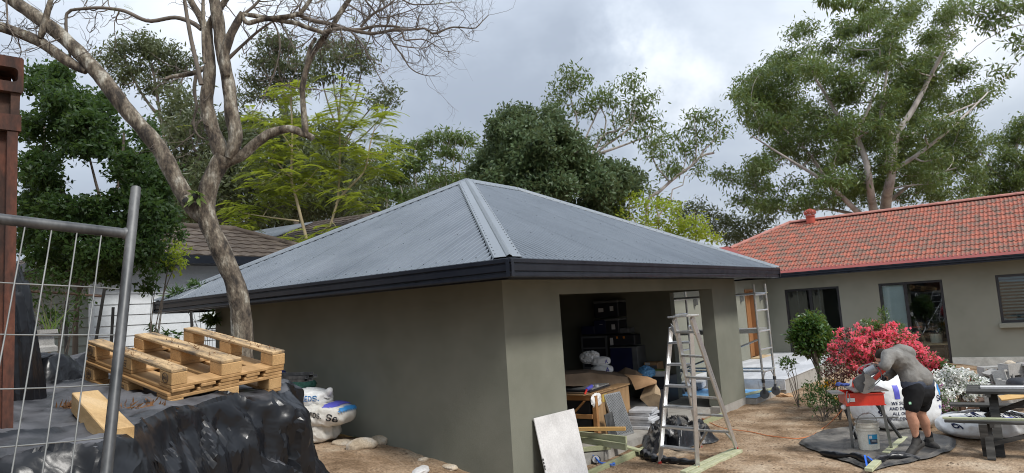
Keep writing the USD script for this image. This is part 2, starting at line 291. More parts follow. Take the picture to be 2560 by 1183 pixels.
look('green_cloth', [(.03, .10, .075), (.05, .15, .11)], rough=.8, scale=6)
look('blue_sheet', [(.10, .32, .62), (.20, .45, .75)], rough=.4, scale=4)
look('blue_twine', [(.02, .10, .50), (.03, .16, .62)], rough=.5)
look('cement_board', [(.46, .45, .44), (.54, .53, .52), (.60, .59, .58)], scale=3, rough=.8, fine=.12, bscale=50, bump=.001)
look('carton', [(.34, .20, .10), (.46, .28, .15)], scale=3, rough=.8, fine=.08)
look('carton_dark', [(.11, .075, .045), (.18, .125, .08)], scale=3, rough=.85, fine=.1)
look('ply', [(.22, .13, .06), (.34, .21, .10)], scale=2.5, stretch=(4, 4, .5), rough=.75, fine=.15)
look('crate_wood', [(.26, .12, .04), (.38, .19, .07)], scale=4, rough=.7, fine=.1)
look('perforated', [(.36, .37, .37), (.50, .51, .51)], scale=5, rough=.42, metal=.7)
look('alu', [(.55, .56, .57), (.66, .67, .68)], scale=6, rough=.38, metal=.75, fine=.06)
look('alu_dull', [(.30, .30, .29), (.42, .42, .41), (.34, .29, .22)], scale=9, rough=.5, metal=.6, fine=.15)
look('red_plastic', [(.34, .02, .015), (.45, .03, .02)], rough=.45)
look('red_paint', [(.46, .022, .012), (.58, .04, .02)], scale=5, rough=.35, fine=.1, coat=.2)
look('orange_cord', [(.55, .16, .05), (.65, .22, .08)], rough=.55)
look('treated_pine', [(.27, .29, .17), (.40, .41, .26), (.46, .46, .32)], scale=2.5, stretch=(.4, 4, 4), rough=.8, fine=.12, bscale=50)
look('yellow_pine', [(.46, .27, .09), (.56, .36, .14)], scale=3, rough=.7, fine=.1)
look('grey_plastic', [(.10, .105, .11), (.15, .155, .16)], rough=.5)
look('motor_grey', [(.34, .35, .36), (.44, .45, .46)], rough=.35, metal=.4, scale=6)
look('guard_black', [(.025, .027, .03), (.06, .062, .066)], scale=8, rough=.55, fine=.2)
look('steel_top', [(.20, .20, .19), (.34, .34, .33)], scale=7, rough=.4, metal=.7, fine=.1)
look('bucket_white', [(.58, .55, .46), (.72, .70, .62)], scale=7, rough=.5, fine=.12)
look('label_blue', [(.02, .22, .42), (.03, .32, .55)], rough=.4)
look('label_dark', [(.03, .04, .06), (.05, .06, .09)], rough=.4)
look('skin', [(.40, .20, .13), (.48, .26, .175)], scale=12, rough=.55, fine=.08, spec=.4)
look('hoodie', [(.13, .124, .115), (.185, .178, .166), (.235, .227, .21)], scale=6, rough=.95, fine=.15, bscale=160, spec=.2, bump=.001)
look('hoodie_hem', [(.05, .06, .085), (.07, .082, .11)], scale=6, rough=.95, fine=.1, spec=.2)
look('shorts', [(.006, .006, .007), (.012, .012, .013)], scale=8, rough=.9, spec=.25)
look('shoe', [(.018, .017, .016), (.045, .042, .038)], scale=20, rough=.8)
look('shoe_sole', [(.07, .06, .05), (.12, .10, .085)], scale=20, rough=.85)
look('hair', [(.012, .008, .005), (.03, .02, .013)], scale=30, rough=.7, spec=.2)
look('neon', [(.35, .6, .03), (.45, .7, .05)], rough=.7)
look('table_dark', [(.022, .021, .020), (.052, .050, .046), (.105, .10, .092)], scale=3, stretch=(.4, 4, 4), rough=.85, spec=.25, fine=.2, bscale=40)
look('cement_block', [(.27, .26, .24), (.36, .35, .33)], scale=5, rough=.95, fine=.25, bscale=90, bump=.003)
look('brick_red', [(.24, .065, .045), (.34, .10, .07)], scale=8, rough=.9, island=.3, fine=.2)
look('sandstone', [(.34, .27, .19), (.46, .38, .28), (.52, .47, .40)], scale=6, rough=.9, fine=.25, bscale=50, bump=.006)
look('chip', [(.16, .11, .07), (.34, .25, .16), (.52, .44, .34)], scale=.1, rough=.9, island=1.6)
look('dark_goods', [(.010, .011, .015), (.02, .021, .026)], rough=.5, scale=3)
look('navy_goods', [(.008, .010, .035), (.014, .018, .06)], rough=.45, scale=3)
look('paper_label', [(.5, .5, .5), (.6, .6, .6)], rough=.7)
look('orange_clip', [(.5, .16, .02), (.6, .22, .03)], rough=.5)
look('yellow_tub', [(.40, .28, .05), (.50, .36, .08)], rough=.5)
look('rope', [(.42, .38, .20), (.55, .50, .30)], rough=.9, scale=30)
leafmat('camellia_leaf', [(.014, .042, .010), (.04, .10, .02), (.10, .19, .035), (.28, .36, .06)], trans=.15, rough=.3, spec=.6, scale=3)
leafmat('azalea_pink', [(.86, .12, .19), (.94, .23, .30), (.96, .40, .43), (.97, .64, .62)], trans=.42, rough=.7, spec=.15, tcol=(.95, .2, .26), scale=4)
leafmat('azalea_white', [(.72, .73, .68), (.82, .82, .80), (.86, .86, .85)], trans=.12, rough=.7, spec=.15, tcol=(.85, .86, .8), scale=4)
leafmat('shrub_leaf', [(.02, .045, .014), (.05, .10, .025), (.12, .19, .045)], trans=.25, rough=.45, spec=.4, scale=3)
leafmat('red_leaf', [(.03, .010, .008), (.07, .02, .014), (.10, .035, .02)], trans=.25, rough=.45, spec=.4, scale=3)
leafmat('marigold', [(.55, .26, .01), (.70, .40, .02)], trans=.3, rough=.7, spec=.1)
leafmat('purple_flower', [(.30, .05, .22), (.50, .22, .42), (.66, .45, .58)], trans=.3, rough=.7, spec=.1)
leafmat('grass_blade', [(.07, .12, .025), (.14, .21, .04), (.24, .30, .08)], trans=.35, rough=.6, spec=.25, scale=5)
leafmat('litter_leaf', [(.10, .05, .025), (.20, .10, .045), (.30, .17, .08)], trans=.1, rough=.8, spec=.1, scale=5)
look('grass_mat', [(.16, .22, .05), (.2, .27, .07)], rough=.6)
look('vent_patch', [(.10, .4, .2), (.5, .7, .55)], rough=.6, scale=60)
look('carton_paper', [(.28, .20, .12), (.40, .30, .19)], scale=5, rough=.85, fine=.1)

# ------------------------------------------------------------------ ground
def smooth(x): x = np.clip(x, 0, 1); return x * x * (3 - 2 * x)
def ground_z(x, y):
    x, y = np.asarray(x, float), np.asarray(y, float)
    ramp = smooth((0.9 - x) / 4.2) * smooth((2.6 - y) / 3.0)
    far = smooth((-3.0 - x) / 6.0) * smooth((4.0 - y) / 4.0)
    south = smooth((-1.2 - y) / 3.0) * 0.45 * smooth((3.8 - x) / 3.0)
    z = -0.12 + 0.66 * ramp + 0.55 * far + south * (1 - 0.6 * ramp)
    z = z + 0.30 * smooth((0.2 - x) / 1.0) * smooth((0.75 - y) / 1.4) * (1 - ramp)
    z = z - 0.22 * smooth((y - 9.0) / 5.0) * smooth((x - 2.5) / 2.0)
    p = np.stack([x, y, 0 * x], -1)
    return z + 0.05 * (meshkit.fbm(p * 1.1, 3, 5) - 0.5) + (0.03 + 0.05 * ramp) * (meshkit.fbm(p * 5.0, 4, 9) - 0.5)
def axis(lo, hi, core0, core1, fine, n_out):
    c = np.arange(core0, core1 + 1e-6, fine); t = np.linspace(0, 1, n_out + 1)[1:] ** 2.4
    return np.concatenate([(core0 + (lo - core0) * t)[::-1], c, core1 + (hi - core1) * t])
_gx, _gy = np.meshgrid(axis(-600, 600, -12, 9, 0.075, 26), axis(-400, 900, -9, 14, 0.075, 26), indexing='ij')
put('ground', MB().grid(np.stack([_gx, _gy, ground_z(_gx, _gy)], -1)), 'dirt', smooth=True, kind='structure')
def gnd(px, py, z=-0.12):                # where a line of sight meets the ground
    v = ray(px, py); t = (z - EYE[2]) / v[2] if v[2] < 0 else 30
    for _ in range(12):
        p = EYE + v * t; zz = float(ground_z(p[0], p[1])); t += (p[2] - zz) / max(-v[2], 0.02) * 0.7
    return EYE + v * t

# ------------------------------------------------------------------ garage
GX, GY = -6.47, 7.90                      # far wall ends
EX0, EX1, EY0, EY1, EZ = -7.15, 0.70, -0.73, 8.70, 2.645     # eave rectangle
TP = math.tan(math.radians(26.3)); HALF = (EX1 - EX0) / 2
g = thing('garage', 'olive rendered double garage with blue grey corrugated hipped roof', 'garage')
w = MB()
w.span((GX, 0.0, -0.7), (-0.20, 0.20, 2.49)); put('wall', w, 'render_paint', g)
w = MB(); w.span((-0.20, 0.0, -0.7), (0.0, 1.21, 2.49)); w.span((-0.20, 1.21, 2.285), (0.0, 6.59, 2.49)); put('wall', w, 'render_paint', g)
w = MB(); w.span((-0.26, 6.59, 0.03), (0.0, GY, 2.49)); w.span((-0.71, 7.69, 0.03), (-0.262, GY, 2.49)); w.span((-1.39, 7.69, 2.28), (-0.711, GY - .002, 2.49)); w.span((GX, 7.69, -0.3), (-1.391, GY, 2.49))
put('wall', w, 'render_paint', g)
w = MB(); w.span((GX, 0.2, -0.3), (GX + 0.2, 7.69, 2.49)); put('wall', w, 'render_paint', g)
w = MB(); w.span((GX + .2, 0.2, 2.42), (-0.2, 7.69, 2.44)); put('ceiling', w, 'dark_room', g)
w = MB(); w.span((GX + .2, 0.2, -0.25), (-0.20, 7.69, 0.0)); w.span((-0.20, 6.45, -0.28), (-0.004, 7.89, 0.028)); w.span((-1.39, 7.69, -0.25), (-.71, 7.9, 0.0)); put('floor_slab', w, 'concrete', g)
put('formwork_board', MB().box((0.045, 5.2, 0.13), (0.10, 3.75, -0.10), b=.004), 'timber_green', g)

def roof_face(origin, along, inward, length, sheets=True):
    """One hipped face: along = eave direction, inward = up-slope in plan."""
    sl = V(0, 0, 1) * TP + inward; nrm = unit(np.cross(along, sl)); nrm = nrm if nrm[2] > 0 else -nrm
    pitch, sub = 0.1016, 14; n = int(length / pitch * sub); s_ = np.linspace(0.02, length - 0.02, n)
    run = np.minimum(np.minimum(s_, length - s_), HALF) + 0.02
    prof = 0.0145 * np.tanh(2.2 * np.cos(s_ / pitch * 2 * np.pi)) / np.tanh(2.2)
    a = origin + along * s_[:, None] + nrm * prof[:, None]; b = a + sl * run[:, None]
    per = sub * 8; k = 0
    while k < n - 1:
        e = min(k + per + 1, n); mb = MB().grid(np.stack([b[k:e], a[k:e]], 1))
        v, f = mb.get(); fn = np.cross(v[f[0, 1]] - v[f[0, 0]], v[f[0, 2]] - v[f[0, 0]])
        if fn[2] < 0: f = f[:, ::-1]
        put('roof_sheet', (v + nrm * 0.0012 * ((k // per) % 2), f), 'roof_steel', g, smooth=True); k = e - 1
    sc = MB()
    for row in [0.10] + list(np.arange(0.95, HALF, 0.95)):
        step = 2 if row < .2 else 5
        for q in np.arange(pitch * 2, length, pitch * step):
            if min(q, length - q) > row + 0.25: sc.box((.013, .013, .010), origin + along * (round(q / pitch) * pitch) + sl * row + nrm * 0.018, np.stack([along, unit(sl), nrm], 1), b=.004)
    put('roof_screws', sc, 'screw_dark', g, kind='stuff')
X, Y, Z = V(1, 0, 0), V(0, 1, 0), V(0, 0, 1)
roof_face(V(EX0, EY0, EZ), X, Y, EX1 - EX0)
roof_face(V(EX1, EY0, EZ), Y, -X, EY1 - EY0)
roof_face(V(EX1, EY1, EZ), -X, -Y, EX1 - EX0)
roof_face(V(EX0, EY1, EZ), -Y, X, EY1 - EY0)
def cap(p, q, n1, n2, wd, name='hip_cap'):
    """A folded capping along p-q over faces with outward plan normals giving flange directions n1, n2 (unit, down each face)."""
    mb = MB(); u = unit(q - p); rows = []
    upv = unit(-(n1 + n2)); upv = upv if upv[2] > 0 else -upv
    for t in (0, 1):
        c = p if t == 0 else q
        rows.append([c + n1 * wd + upv * .020, c + n1 * (wd - .012) + upv * .034, c + n1 * .035 + upv * .030, c + n1 * .026 + upv * .040, c + upv * .052, c + n2 * .026 + upv * .040, c + n2 * .035 + upv * .030, c + n2 * (wd - .012) + upv * .030, c + n2 * wd + upv * .016])
    P = np.array(rows)
    if name == 'hip_cap':                # the lower end is cut along the eaves
        for j_, off in enumerate((n1 * wd, n1 * (wd - .012), n1 * .035, n1 * .026, n1 * 0, n2 * .026, n2 * .035, n2 * (wd - .012), n2 * wd)): P[0, j_] += u * (-off[2] / u[2] - .01)
    N = np.cross(P[1, 4] - P[0, 4], P[0, 6] - P[0, 2]); P = P if N[2] < 0 else P[::-1]
    path = put(name, MB().shell(P, .002), 'hip_steel', g)
    sc = MB(); L = np.linalg.norm(q - p)
    for s_ in np.arange(0.12 + wd * .8, L, 0.152):
        for nn in (n1, n2): sc.box((.016, .016, .012), p + u * s_ + nn * (wd - .035) + upv * .034, b=.004)
    put('cap_screws', sc, 'screw_dark', path, kind='stuff')
A_, B_ = V(EX0 + HALF, EY0 + HALF, EZ + HALF * TP), V(EX0 + HALF, EY1 - HALF, EZ + HALF * TP)
def flange(hip, face_in):                # direction in a face, square to the hip, pointing away from it
    return hip
def face_dir(p, q, inner):               # unit vector square to p-q, lying in the face that contains the point inner
    u = unit(q - p); d = inner - p; return unit(d - u * (d @ u))
cs = V(EX0 + HALF, EY0, EZ); ce = V(EX1, (EY0 + EY1) / 2, EZ); cn = V(EX0 + HALF, EY1, EZ); cw = V(EX0, (EY0 + EY1) / 2, EZ)
for p, q, i, j in ((V(EX1, EY0, EZ), A_, cs, ce), (V(EX0, EY0, EZ), A_, cs, cw), (V(EX1, EY1, EZ), B_, cn, ce), (V(EX0, EY1, EZ), B_, cn, cw)):
    cap(p, q, face_dir(p, q, i), face_dir(p, q, j), 0.165)
cap(A_, B_, face_dir(A_, B_, ce), face_dir(A_, B_, cw), 0.17, 'ridge_cap')

def gutter_loop(prof, x0, x1, y0, y1):   # profile (outward, z) swept round a rectangle with mitred corners
    P = np.array([[V(x0 - o, y0 - o, z), V(x1 + o, y0 - o, z), V(x1 + o, y1 + o, z), V(x0 - o, y1 + o, z), V(x0 - o, y0 - o, z)] for o, z in prof])
    mb = MB()
    for k in range(4): mb.grid(P[:, k:k + 2])
    return mb
put('fascia', gutter_loop([(-.125, 2.44), (-.125, 2.62), (-.14, 2.62), (-.14, 2.44), (-.125, 2.44)], EX0, EX1, EY0, EY1), 'gutter_steel', g)
put('gutter', gutter_loop([(-.12, 2.462), (-.02, 2.452), (-.004, 2.458), (0, 2.47), (0, 2.497), (-.010, 2.503), (-.012, 2.512), (.008, 2.524), (.012, 2.585), (.004, 2.592), (.004, 2.600), (.020, 2.610), (.022, 2.648), (.016, 2.655), (.006, 2.648), (.004, 2.63), (-.004, 2.54), (-.11, 2.535), (-.12, 2.60)][::-1], EX0, EX1, EY0, EY1), 'gutter_steel', g)
for c in ((EX1, EY0), (EX1, EY1), (EX0, EY0)):
    sx, sy = np.sign(c[0] + 3), np.sign(c[1] - 4); mb = MB()
    mb.box((.045, .004, .185), (c[0] + sx * -.012, c[1] + sy * .027, 2.553)); mb.box((.004, .045, .185), (c[0] + sx * .027, c[1] + sy * -.012, 2.553)); put('gutter_corner', mb, 'gutter_steel', g)
sf = MB()
sf.span((EX0 + .14, EY0 + .14, 2.475), (EX1 - .14, -0.002, 2.485)); sf.span((0.002, 0.0, 2.475), (EX1 - .14, GY, 2.485)); sf.span((EX0 + .14, GY + .002, 2.475), (EX1 - .14, EY1 - .14, 2.485)); sf.span((EX0 + .14, 0, 2.475), (GX - .002, GY, 2.485))
put('soffit', sf, 'gutter_steel', g)

# ------------------------------------------------------------------ house with the red roof
HY, HX0, HX1 = 16.5, -2.0, 13.0
h = thing('house', 'long olive rendered house under a red tiled roof', 'house')
TERR = 0.22
def wall_with_holes(mb, x0, x1, z0, z1, y0, y1, holes):
    xs = x0
    for a, b, c, d in sorted(holes):
        mb.span((xs, y0, z0), (a, y1, z1))
        if c > z0: mb.span((a, y0, z0), (b, y1, c))
        if d < z1: mb.span((a, y0, d), (b, y1, z1))
        xs = b
    mb.span((xs, y0, z0), (x1, y1, z1))
holes = [(-1.42, 0.20, TERR, 2.225), (1.30, 2.93, -0.36, 2.215), (4.17, 5.97, 0.93, 2.235)]
w = MB(); wall_with_holes(w, HX0 - .2, HX1, 0.02, 2.62, HY, HY + .2, [(a, b, max(c, .02), d) for a, b, c, d in holes]); put('wall', w, 'render_house_lit', h)
w = MB(); wall_with_holes(w, HX0 - .2, HX1, -1.4, 0.02, HY - .035, HY + .2, [(1.30, 2.93, -0.36, .02)]); put('plinth', w, 'render_new', h)
# wing towards the garage, its wall faces +x
WD = (14.35, 15.25)
w = MB(); w.span((-2.2, 9.2, -.5), (-2.0, 10.9, 2.62)); w.span((-2.2, 10.9, 2.2), (-2.0, 11.7, 2.62)); w.span((-2.2, 10.9, -.5), (-2.0, 11.7, .3)); w.span((-2.2, 11.7, -.5), (-2.0, WD[0], 2.62)); w.span((-2.2, WD[0], 2.30), (-2.0, WD[1], 2.62)); w.span((-2.2, WD[1], -.5), (-2.0, HY, 2.62)); w.span((-6.2, 9.2, -.5), (-2.2, 9.4, 2.62)); put('wall', w, 'render_house_lit', h)
rm = MB(); rm.span((-2.2, HY + .2, -.4), (HX1, HY + 5, -.39)); rm.span((-2.2, HY + 5, -.4), (HX1, HY + 5.1, 2.6)); rm.span((-2.2, HY + .2, 2.6), (HX1, HY + 5, 2.62)); rm.span((-2.3, HY + .2, -.4), (-2.2, HY + 5, 2.6)); rm.span((3.5, HY + .2, -.4), (3.6, HY + 5, 2.6)); rm.span((.65, HY + .2, -.4), (.75, HY + 5, 2.6))
rm.span((-5, 9.4, -.1), (-2.2, HY, -.09)); rm.span((-5, 9.4, -.1), (-4.9, HY, 2.6)); rm.span((-5, 9.4, 2.6), (-2.2, HY, 2.61))
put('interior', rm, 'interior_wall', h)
def window(parent, x0, x1, z0, z1, splits, y=HY + .06, name='sliding_door', fr=.065):
    mb = MB(); mb.span((x0 + .003, y - .05, z1 - fr), (x1 - .003, y + .05, z1 - .003)); mb.span((x0 + .003, y - .05, z0 + .003), (x1 - .003, y + .05, z0 + fr))
    mb.span((x0 + .003, y - .05, z0 + fr), (x0 + fr, y + .05, z1 - fr)); mb.span((x1 - fr, y - .05, z0 + fr), (x1 - .003, y + .05, z1 - fr))
    f = put(name, mb, 'black_frame', parent); xs = [x0 + fr] + [x0 + (x1 - x0) * q for q in splits] + [x1 - fr]
    for k, q in enumerate(splits): put('mullion', MB().span((x0 + (x1 - x0) * q - .045, y - .03, z0 + fr), (x0 + (x1 - x0) * q + .045, y + .03, z1 - fr)), 'black_frame', f)
    for k in range(len(xs) - 1): put('pane', MB().span((xs[k] + (.045 if k else 0), y - .003 + .012 * k, z0 + fr), (xs[k + 1] - (.045 if k < len(splits) else 0), y + .003 + .012 * k, z1 - fr)), 'window_glass', f)
    return f
d1 = window(h, *holes[0], [.47]); d2 = window(h, *holes[1], [.42]); w3 = window(h, *holes[2], [.5], name='window')
for q in (.22, .62): put('glazing_bar', MB().span((holes[0][0] + (holes[0][1] - holes[0][0]) * q - .02, HY + .13, TERR + .07), (holes[0][0] + (holes[0][1] - holes[0][0]) * q + .02, HY + .15, 2.15)), 'black_frame', d1)
put('sill', MB().span((4.12, HY - .11, .80), (6.02, HY + .0, .93), b=.008), 'render_house_lit', h)
for k in range(14): put('blind_slat', MB().box((1.66, .055, .004), (5.07, HY + .17, 1.02 + k * .086), rx(.75)), 'blind', w3)
put('roller_blind', MB().span((1.37, HY + .14, -.25), (1.93, HY + .145, 2.14)), 'blind_white', d2)
# wing door frame, lights and small window
mb = MB(); mb.span((-2.19, WD[0], TERR), (-1.97, WD[0] + .05, 2.30)); mb.span((-2.19, WD[1] - .10, TERR), (-1.97, WD[1], 2.30)); mb.span((-2.19, WD[0] + .05, 2.24), (-1.97, WD[1] - .10, 2.30)); put('door_frame', mb, 'door_timber', h)
put('door_leaf', MB().box((.04, .62, 2.0), (-2.14, WD[1] - .42, TERR + 1.02)), 'door_timber', h)
put('step_mat', MB().span((-1.96, WD[0] - .1, TERR + .003), (-1.70, WD[1] + .1, TERR + .035)), 'timber_pale', h)
mb = MB(); mb.span((-2.15, 10.9, .3), (-2.06, 10.95, 2.2)); mb.span((-2.15, 11.65, .3), (-2.06, 11.7, 2.2)); mb.span((-2.15, 11.27, .3), (-2.06, 11.33, 2.2)); mb.span((-2.15, 10.95, 2.15), (-2.06, 11.65, 2.2)); f = put('window', mb, 'black_frame', h)
put('pane', MB().span((-2.11, 10.95, .3), (-2.105, 11.27, 2.15)), 'window_glass', f); put('pane', MB().span((-2.11, 11.33, .3), (-2.105, 11.65, 2.15)), 'window_glass', f)
for y in (10.45, 13.95, 15.75):
    l = put('wall_light', MB().span((-2.0, y - .045, 1.92), (-1.97, y + .045, 2.10)).span((-1.97, y - .03, 1.95), (-1.90, y + .03, 2.12)), 'light_steel', h)
# roof: main slope facing -y with individual tiles
HT = math.tan(math.radians(26)); RY0, RZ0 = 15.95, 2.735; RYT, RZT = 19.98, 2.735 + (19.98 - 15.95) * HT
RIDX = -1.95
sl = unit(V(0, 1, HT)); nrm = unit(V(0, -HT, 1))
def tile_mesh(wd, ln, o, ex, es, en, sag=0):
    """A clay tile: a shallow S across its width, thick at its lower edge, side lock standing proud."""
    xs = np.array([0, .08, .2, .34, .42, .5, .58, .66, .8, .92, 1.0]) * wd; pr = np.array([.020, .012, -.006, -.004, .012, .020, .012, -.006, -.006, .012, .022])
    top = np.array([[o + ex * x + es * (ln + .035) + en * (p + .004) for x, p in zip(xs, pr)], [o + ex * x + es * .012 + en * (p + .030) for x, p in zip(xs, pr)], [o + ex * x + es * 0 + en * (p + .024) for x, p in zip(xs, pr)], [o + ex * x + es * 0 + en * (p + .002) for x, p in zip(xs, pr)]])
    return MB().grid(top)
rng = random.Random(4)
TW, TL = 0.215, 0.345; rows = int((RYT - RY0) / math.cos(math.radians(26)) / TL)
tiles, rest = [], MB()
for r in range(rows):
    o0 = V(0, RY0, RZ0) + sl * (.16 + r * TL); yrun = o0[1] - RY0
    xl = -2.02 - yrun * 1.0 if o0[1] < 18.25 else -5.98 + (o0[1] - 15.95)      # valley, then hip
    c = 0
    x = HX1 + .4
    while x - TW > xl - .15:
        x -= TW
        o = V(max(x, xl) + 0, o0[1], o0[2]) + nrm * rng.uniform(0, .006) + sl * rng.uniform(-.006, .006)
        wd = TW * .99 if x >= xl else TW * .99 - (xl - x)
        if wd < .05: continue
        t = tile_mesh(wd, TL, o, V(1, 0, 0), sl, nrm)
        vis = x < 5.4; d = np.linalg.norm(o - EYE)
        tiles.append((0 if vis else 1, d, t))
tiles.sort(key=lambda t: (t[0], t[1]))
rf = put('roof', MB().add([V(-6.2, RY0 + .02, RZ0 - .03), V(HX1 + .4, RY0 + .02, RZ0 - .03), V(HX1 + .4, RYT, RZT - .03), V(RIDX, RYT, RZT - .03)], [[0, 1, 2, 3]]).add([V(HX1 + .4, 24.0, RZ0), V(-6, 24.0, RZ0), V(RIDX, RYT, RZT), V(HX1 + .4, RYT, RZT)], [[0, 1, 2, 3]]).add([V(-6, 24.0, RZ0), V(-6.0, 15.95, RZ0), V(RIDX, RYT, RZT)], [[0, 1, 2]]), 'red_metal', h)
for k, (_, _, t) in enumerate(tiles):
    if k < 300: put('roof_tile', t, 'red_tile', rf, smooth=25)
    else:
        v, f = t.get(); rest.add(v, f)
put('roof_tiles_rest', rest, 'red_tile', rf, smooth=25, kind='stuff')
def ridge_tiles(p, q, name='ridge_tile', r=.11):
    L = np.linalg.norm(q - p); u = unit(q - p); n = int(L / .41); side = unit(np.cross(u, Z)); upv = np.cross(side, u)
    for k in range(n):
        a0, a1 = p + u * (L * k / n), p + u * (L * (k + 1) / n + .03); th = np.linspace(-.1, np.pi + .1, 9)
        P = np.array([[c + side * np.cos(t) * rr + upv * (np.sin(t) * rr * .75 + dz) for t in th] for c, rr, dz in ((a0, r, -.01), (a0 + u * .05, r * 1.0, -.01), (a0 + u * .051, r * .9, -.012), (a1, r * .9, -.012))])
        if np.cross(P[1, 4] - P[0, 4], P[0, 5] - P[0, 3])[2] < 0: P = P[:, ::-1]
        put(name, MB().shell(P, .012), 'red_cap', rf, smooth=30)
ridge_tiles(V(RIDX, RYT, RZT + .02), V(6.6, RYT, RZT + .02))
jn = V(RIDX - 1.72, RYT - 1.72, RZT - 1.72 * HT + .02); ridge_tiles(jn, V(RIDX, RYT, RZT + .02), 'hip_tile')
# wing roof (ridge along y) and the painted valley
wz = RZ0 + 2.4 * HT; put('wing_roof', MB().add([V(-1.55, 9.0, RZ0 - .01), V(-1.55, RY0 + .05, RZ0 - .01), V(-3.95, 18.3, wz - .01), V(-3.95, 11.0, wz - .01)], [[0, 1, 2, 3]]).add([V(-6.35, 9.0, RZ0), V(-3.95, 11.0, wz), V(-3.95, 18.3, wz), V(-6.35, 18.3, RZ0)], [[0, 1, 2, 3]]).add([V(-6.35, 9.0, RZ0), V(-1.55, 9.0, RZ0), V(-3.95, 11.0, wz)], [[0, 1, 2]]), 'red_tile', h)
va, vb = V(-1.62, RY0 + .0, RZ0 + .05), V(-3.90, 18.25, wz + .04); put('valley', MB().bar(va, vb, .36, .015, up=(0.2, -.3, 1)), 'red_metal', h)
put('eave_flashing', MB().add([V(-1.6, RY0 - .02, RZ0 + .015), V(HX1 + .4, RY0 - .02, RZ0 + .015), V(HX1 + .4, RY0 + .22, RZ0 + .015 + .24 * HT + .012), V(-1.6, RY0 + .22, RZ0 + .015 + .24 * HT + .012)], [[0, 1, 2, 3]]), 'red_metal', h)
gp = [(-.12, 2.60), (0, 2.60), (.004, 2.63), (-.012, 2.64), (.012, 2.655), (.014, 2.70), (.004, 2.706), (.02, 2.714), (.02, 2.742), (.006, 2.742), (-.005, 2.64), (-.12, 2.635)][::-1]
put('gutter', MB().grid(np.array([[V(-1.6, RY0 - o, z), V(HX1 + .4, RY0 - o, z)] for o, z in gp])), 'gutter_steel', h)
put('gutter', MB().grid(np.array([[V(-1.52 + o, 9.0, z), V(-1.52 + o, RY0 + .1, z)] for o, z in gp])), 'gutter_steel', h)
put('soffit', MB().span((-1.6, RY0 + .1, 2.605), (HX1 + .4, HY, 2.615)).span((-2.0, 9.0, 2.605), (-1.62, HY, 2.615)), 'gutter_steel', h)
# turbine vent on the ridge
rv = thing('roof_ventilator', 'red spinning ventilator ball on the red tiled roof', 'roof vent', V(-1.15, RYT - .25, RZT - .02))
put('neck', MB().lathe([(.15, -.12), (.15, .12), (.18, .13), (.18, .16), (.0, .16)], 18), 'vent_red', rv)
for k in range(22):
    a = k * 2 * np.pi / 22; t = np.linspace(0, np.pi, 9); R_ = .205
    P = np.array([[V(np.cos(a + dd + q * .25) * (np.sin(q) * R_ + .012), np.sin(a + dd + q * .25) * (np.sin(q) * R_ + .012), .28 - np.cos(q) * .13) for q in t] for dd in (0, .17)])
    put('vane', MB().shell(P, .003), 'vent_red', rv, smooth=True)
put('top_cap', MB().lathe([(.09, .40), (.06, .418), (0, .42)], 14), 'vent_red', rv)

# ------------------------------------------------------------------ terrace, step
tp = thing('terrace', 'raised terrace laid with pale grey pavers before the house', 'terrace', kind='structure')
note(tp, kind='structure')
put('base', MB().span((-2.0, 9.42, -.6), (.38, HY - .037, TERR - .022)), 'concrete', tp)
for i in range(4):
    for j in range(12):
        x0, y0 = -1.998 + i * .6, 9.40 + j * .6; y1 = min(y0 + .596, HY - .04)
        if y1 - y0 > .05: put('paver', MB().span((x0, y0, TERR - .02), (min(x0 + .596, .40), y1, TERR + .001 * ((i * 7 + j * 3) % 3)), b=.003), 'paver', tp)
for i in range(4): put('edge_paver', MB().span((-1.998 + i * .6, 9.385, -.02), (min(-1.998 + i * .6 + .594, .38), 9.418, TERR - .024), b=.003), 'paver', tp)
st = thing('step', 'lower concrete landing beside the garage, half covered in blue sheet', 'step', kind='structure')
put('base', MB().span((-2.0, 7.905, -.5), (.20, 9.42, -.005)), 'concrete', st)

# ------------------------------------------------------------------ neighbouring houses
look('bark_gum', [(.20, .18, .16), (.34, .31, .28), (.44, .41, .37)], scale=3, stretch=(1, 1, .3), rough=.85, fine=.12, bscale=30, bump=.004)
look('bark_thin', [(.10, .085, .07), (.17, .14, .115)], scale=3, rough=.9)
look('bark_pale', [(.34, .27, .16), (.42, .34, .21)], scale=3, rough=.8)
look('bark_near', [(.030, .024, .019), (.095, .075, .055), (.17, .145, .11), (.34, .32, .27)], scale=9, stretch=(1, 1, .45), rough=.92, fine=.5, bscale=38, bump=.03, vec='geo.position', detail=9, contrast=(.36, .66))
nh = thing('neighbour_house', 'neighbour house of white weatherboards under a low brown tiled roof', 'house')
NX, NY0, NY1, NZ = -8.8, -1.1, 4.0, 3.52
NT = math.tan(math.radians(22))
for k in range(17):
    z = NZ - .02 - (k + 1) * .2; put('weatherboard', MB().add([V(NX + .008, NY0, z + .2), V(NX + .008, NY1, z + .2), V(NX + .026, NY1, z + .004), V(NX + .026, NY0, z + .004), V(NX, NY0, z), V(NX, NY1, z)], [[0, 3, 2, 1], [3, 4, 5, 2]]), 'weatherboard', nh)
for k in range(20):
    z = NZ - .02 - (k + 1) * .17; put('weatherboard', MB().add([V(-16, NY0 - .008, z + .17), V(NX, NY0 - .008, z + .17), V(NX, NY0 - .028, z + .004), V(-16, NY0 - .028, z + .004), V(-16, NY0, z), V(NX, NY0, z)], [[0, 3, 2, 1], [3, 4, 5, 2]]), 'weatherboard_grey_shaded', nh)
put('wall', MB().span((-16, NY0 + .002, -.5), (NX - .002, NY1, NZ)), 'weatherboard_grey_shaded', nh)
put('window', MB().span((NX - .02, 1.05, 2.15), (NX + .05, 1.75, 2.62)), 'blind_white', nh)
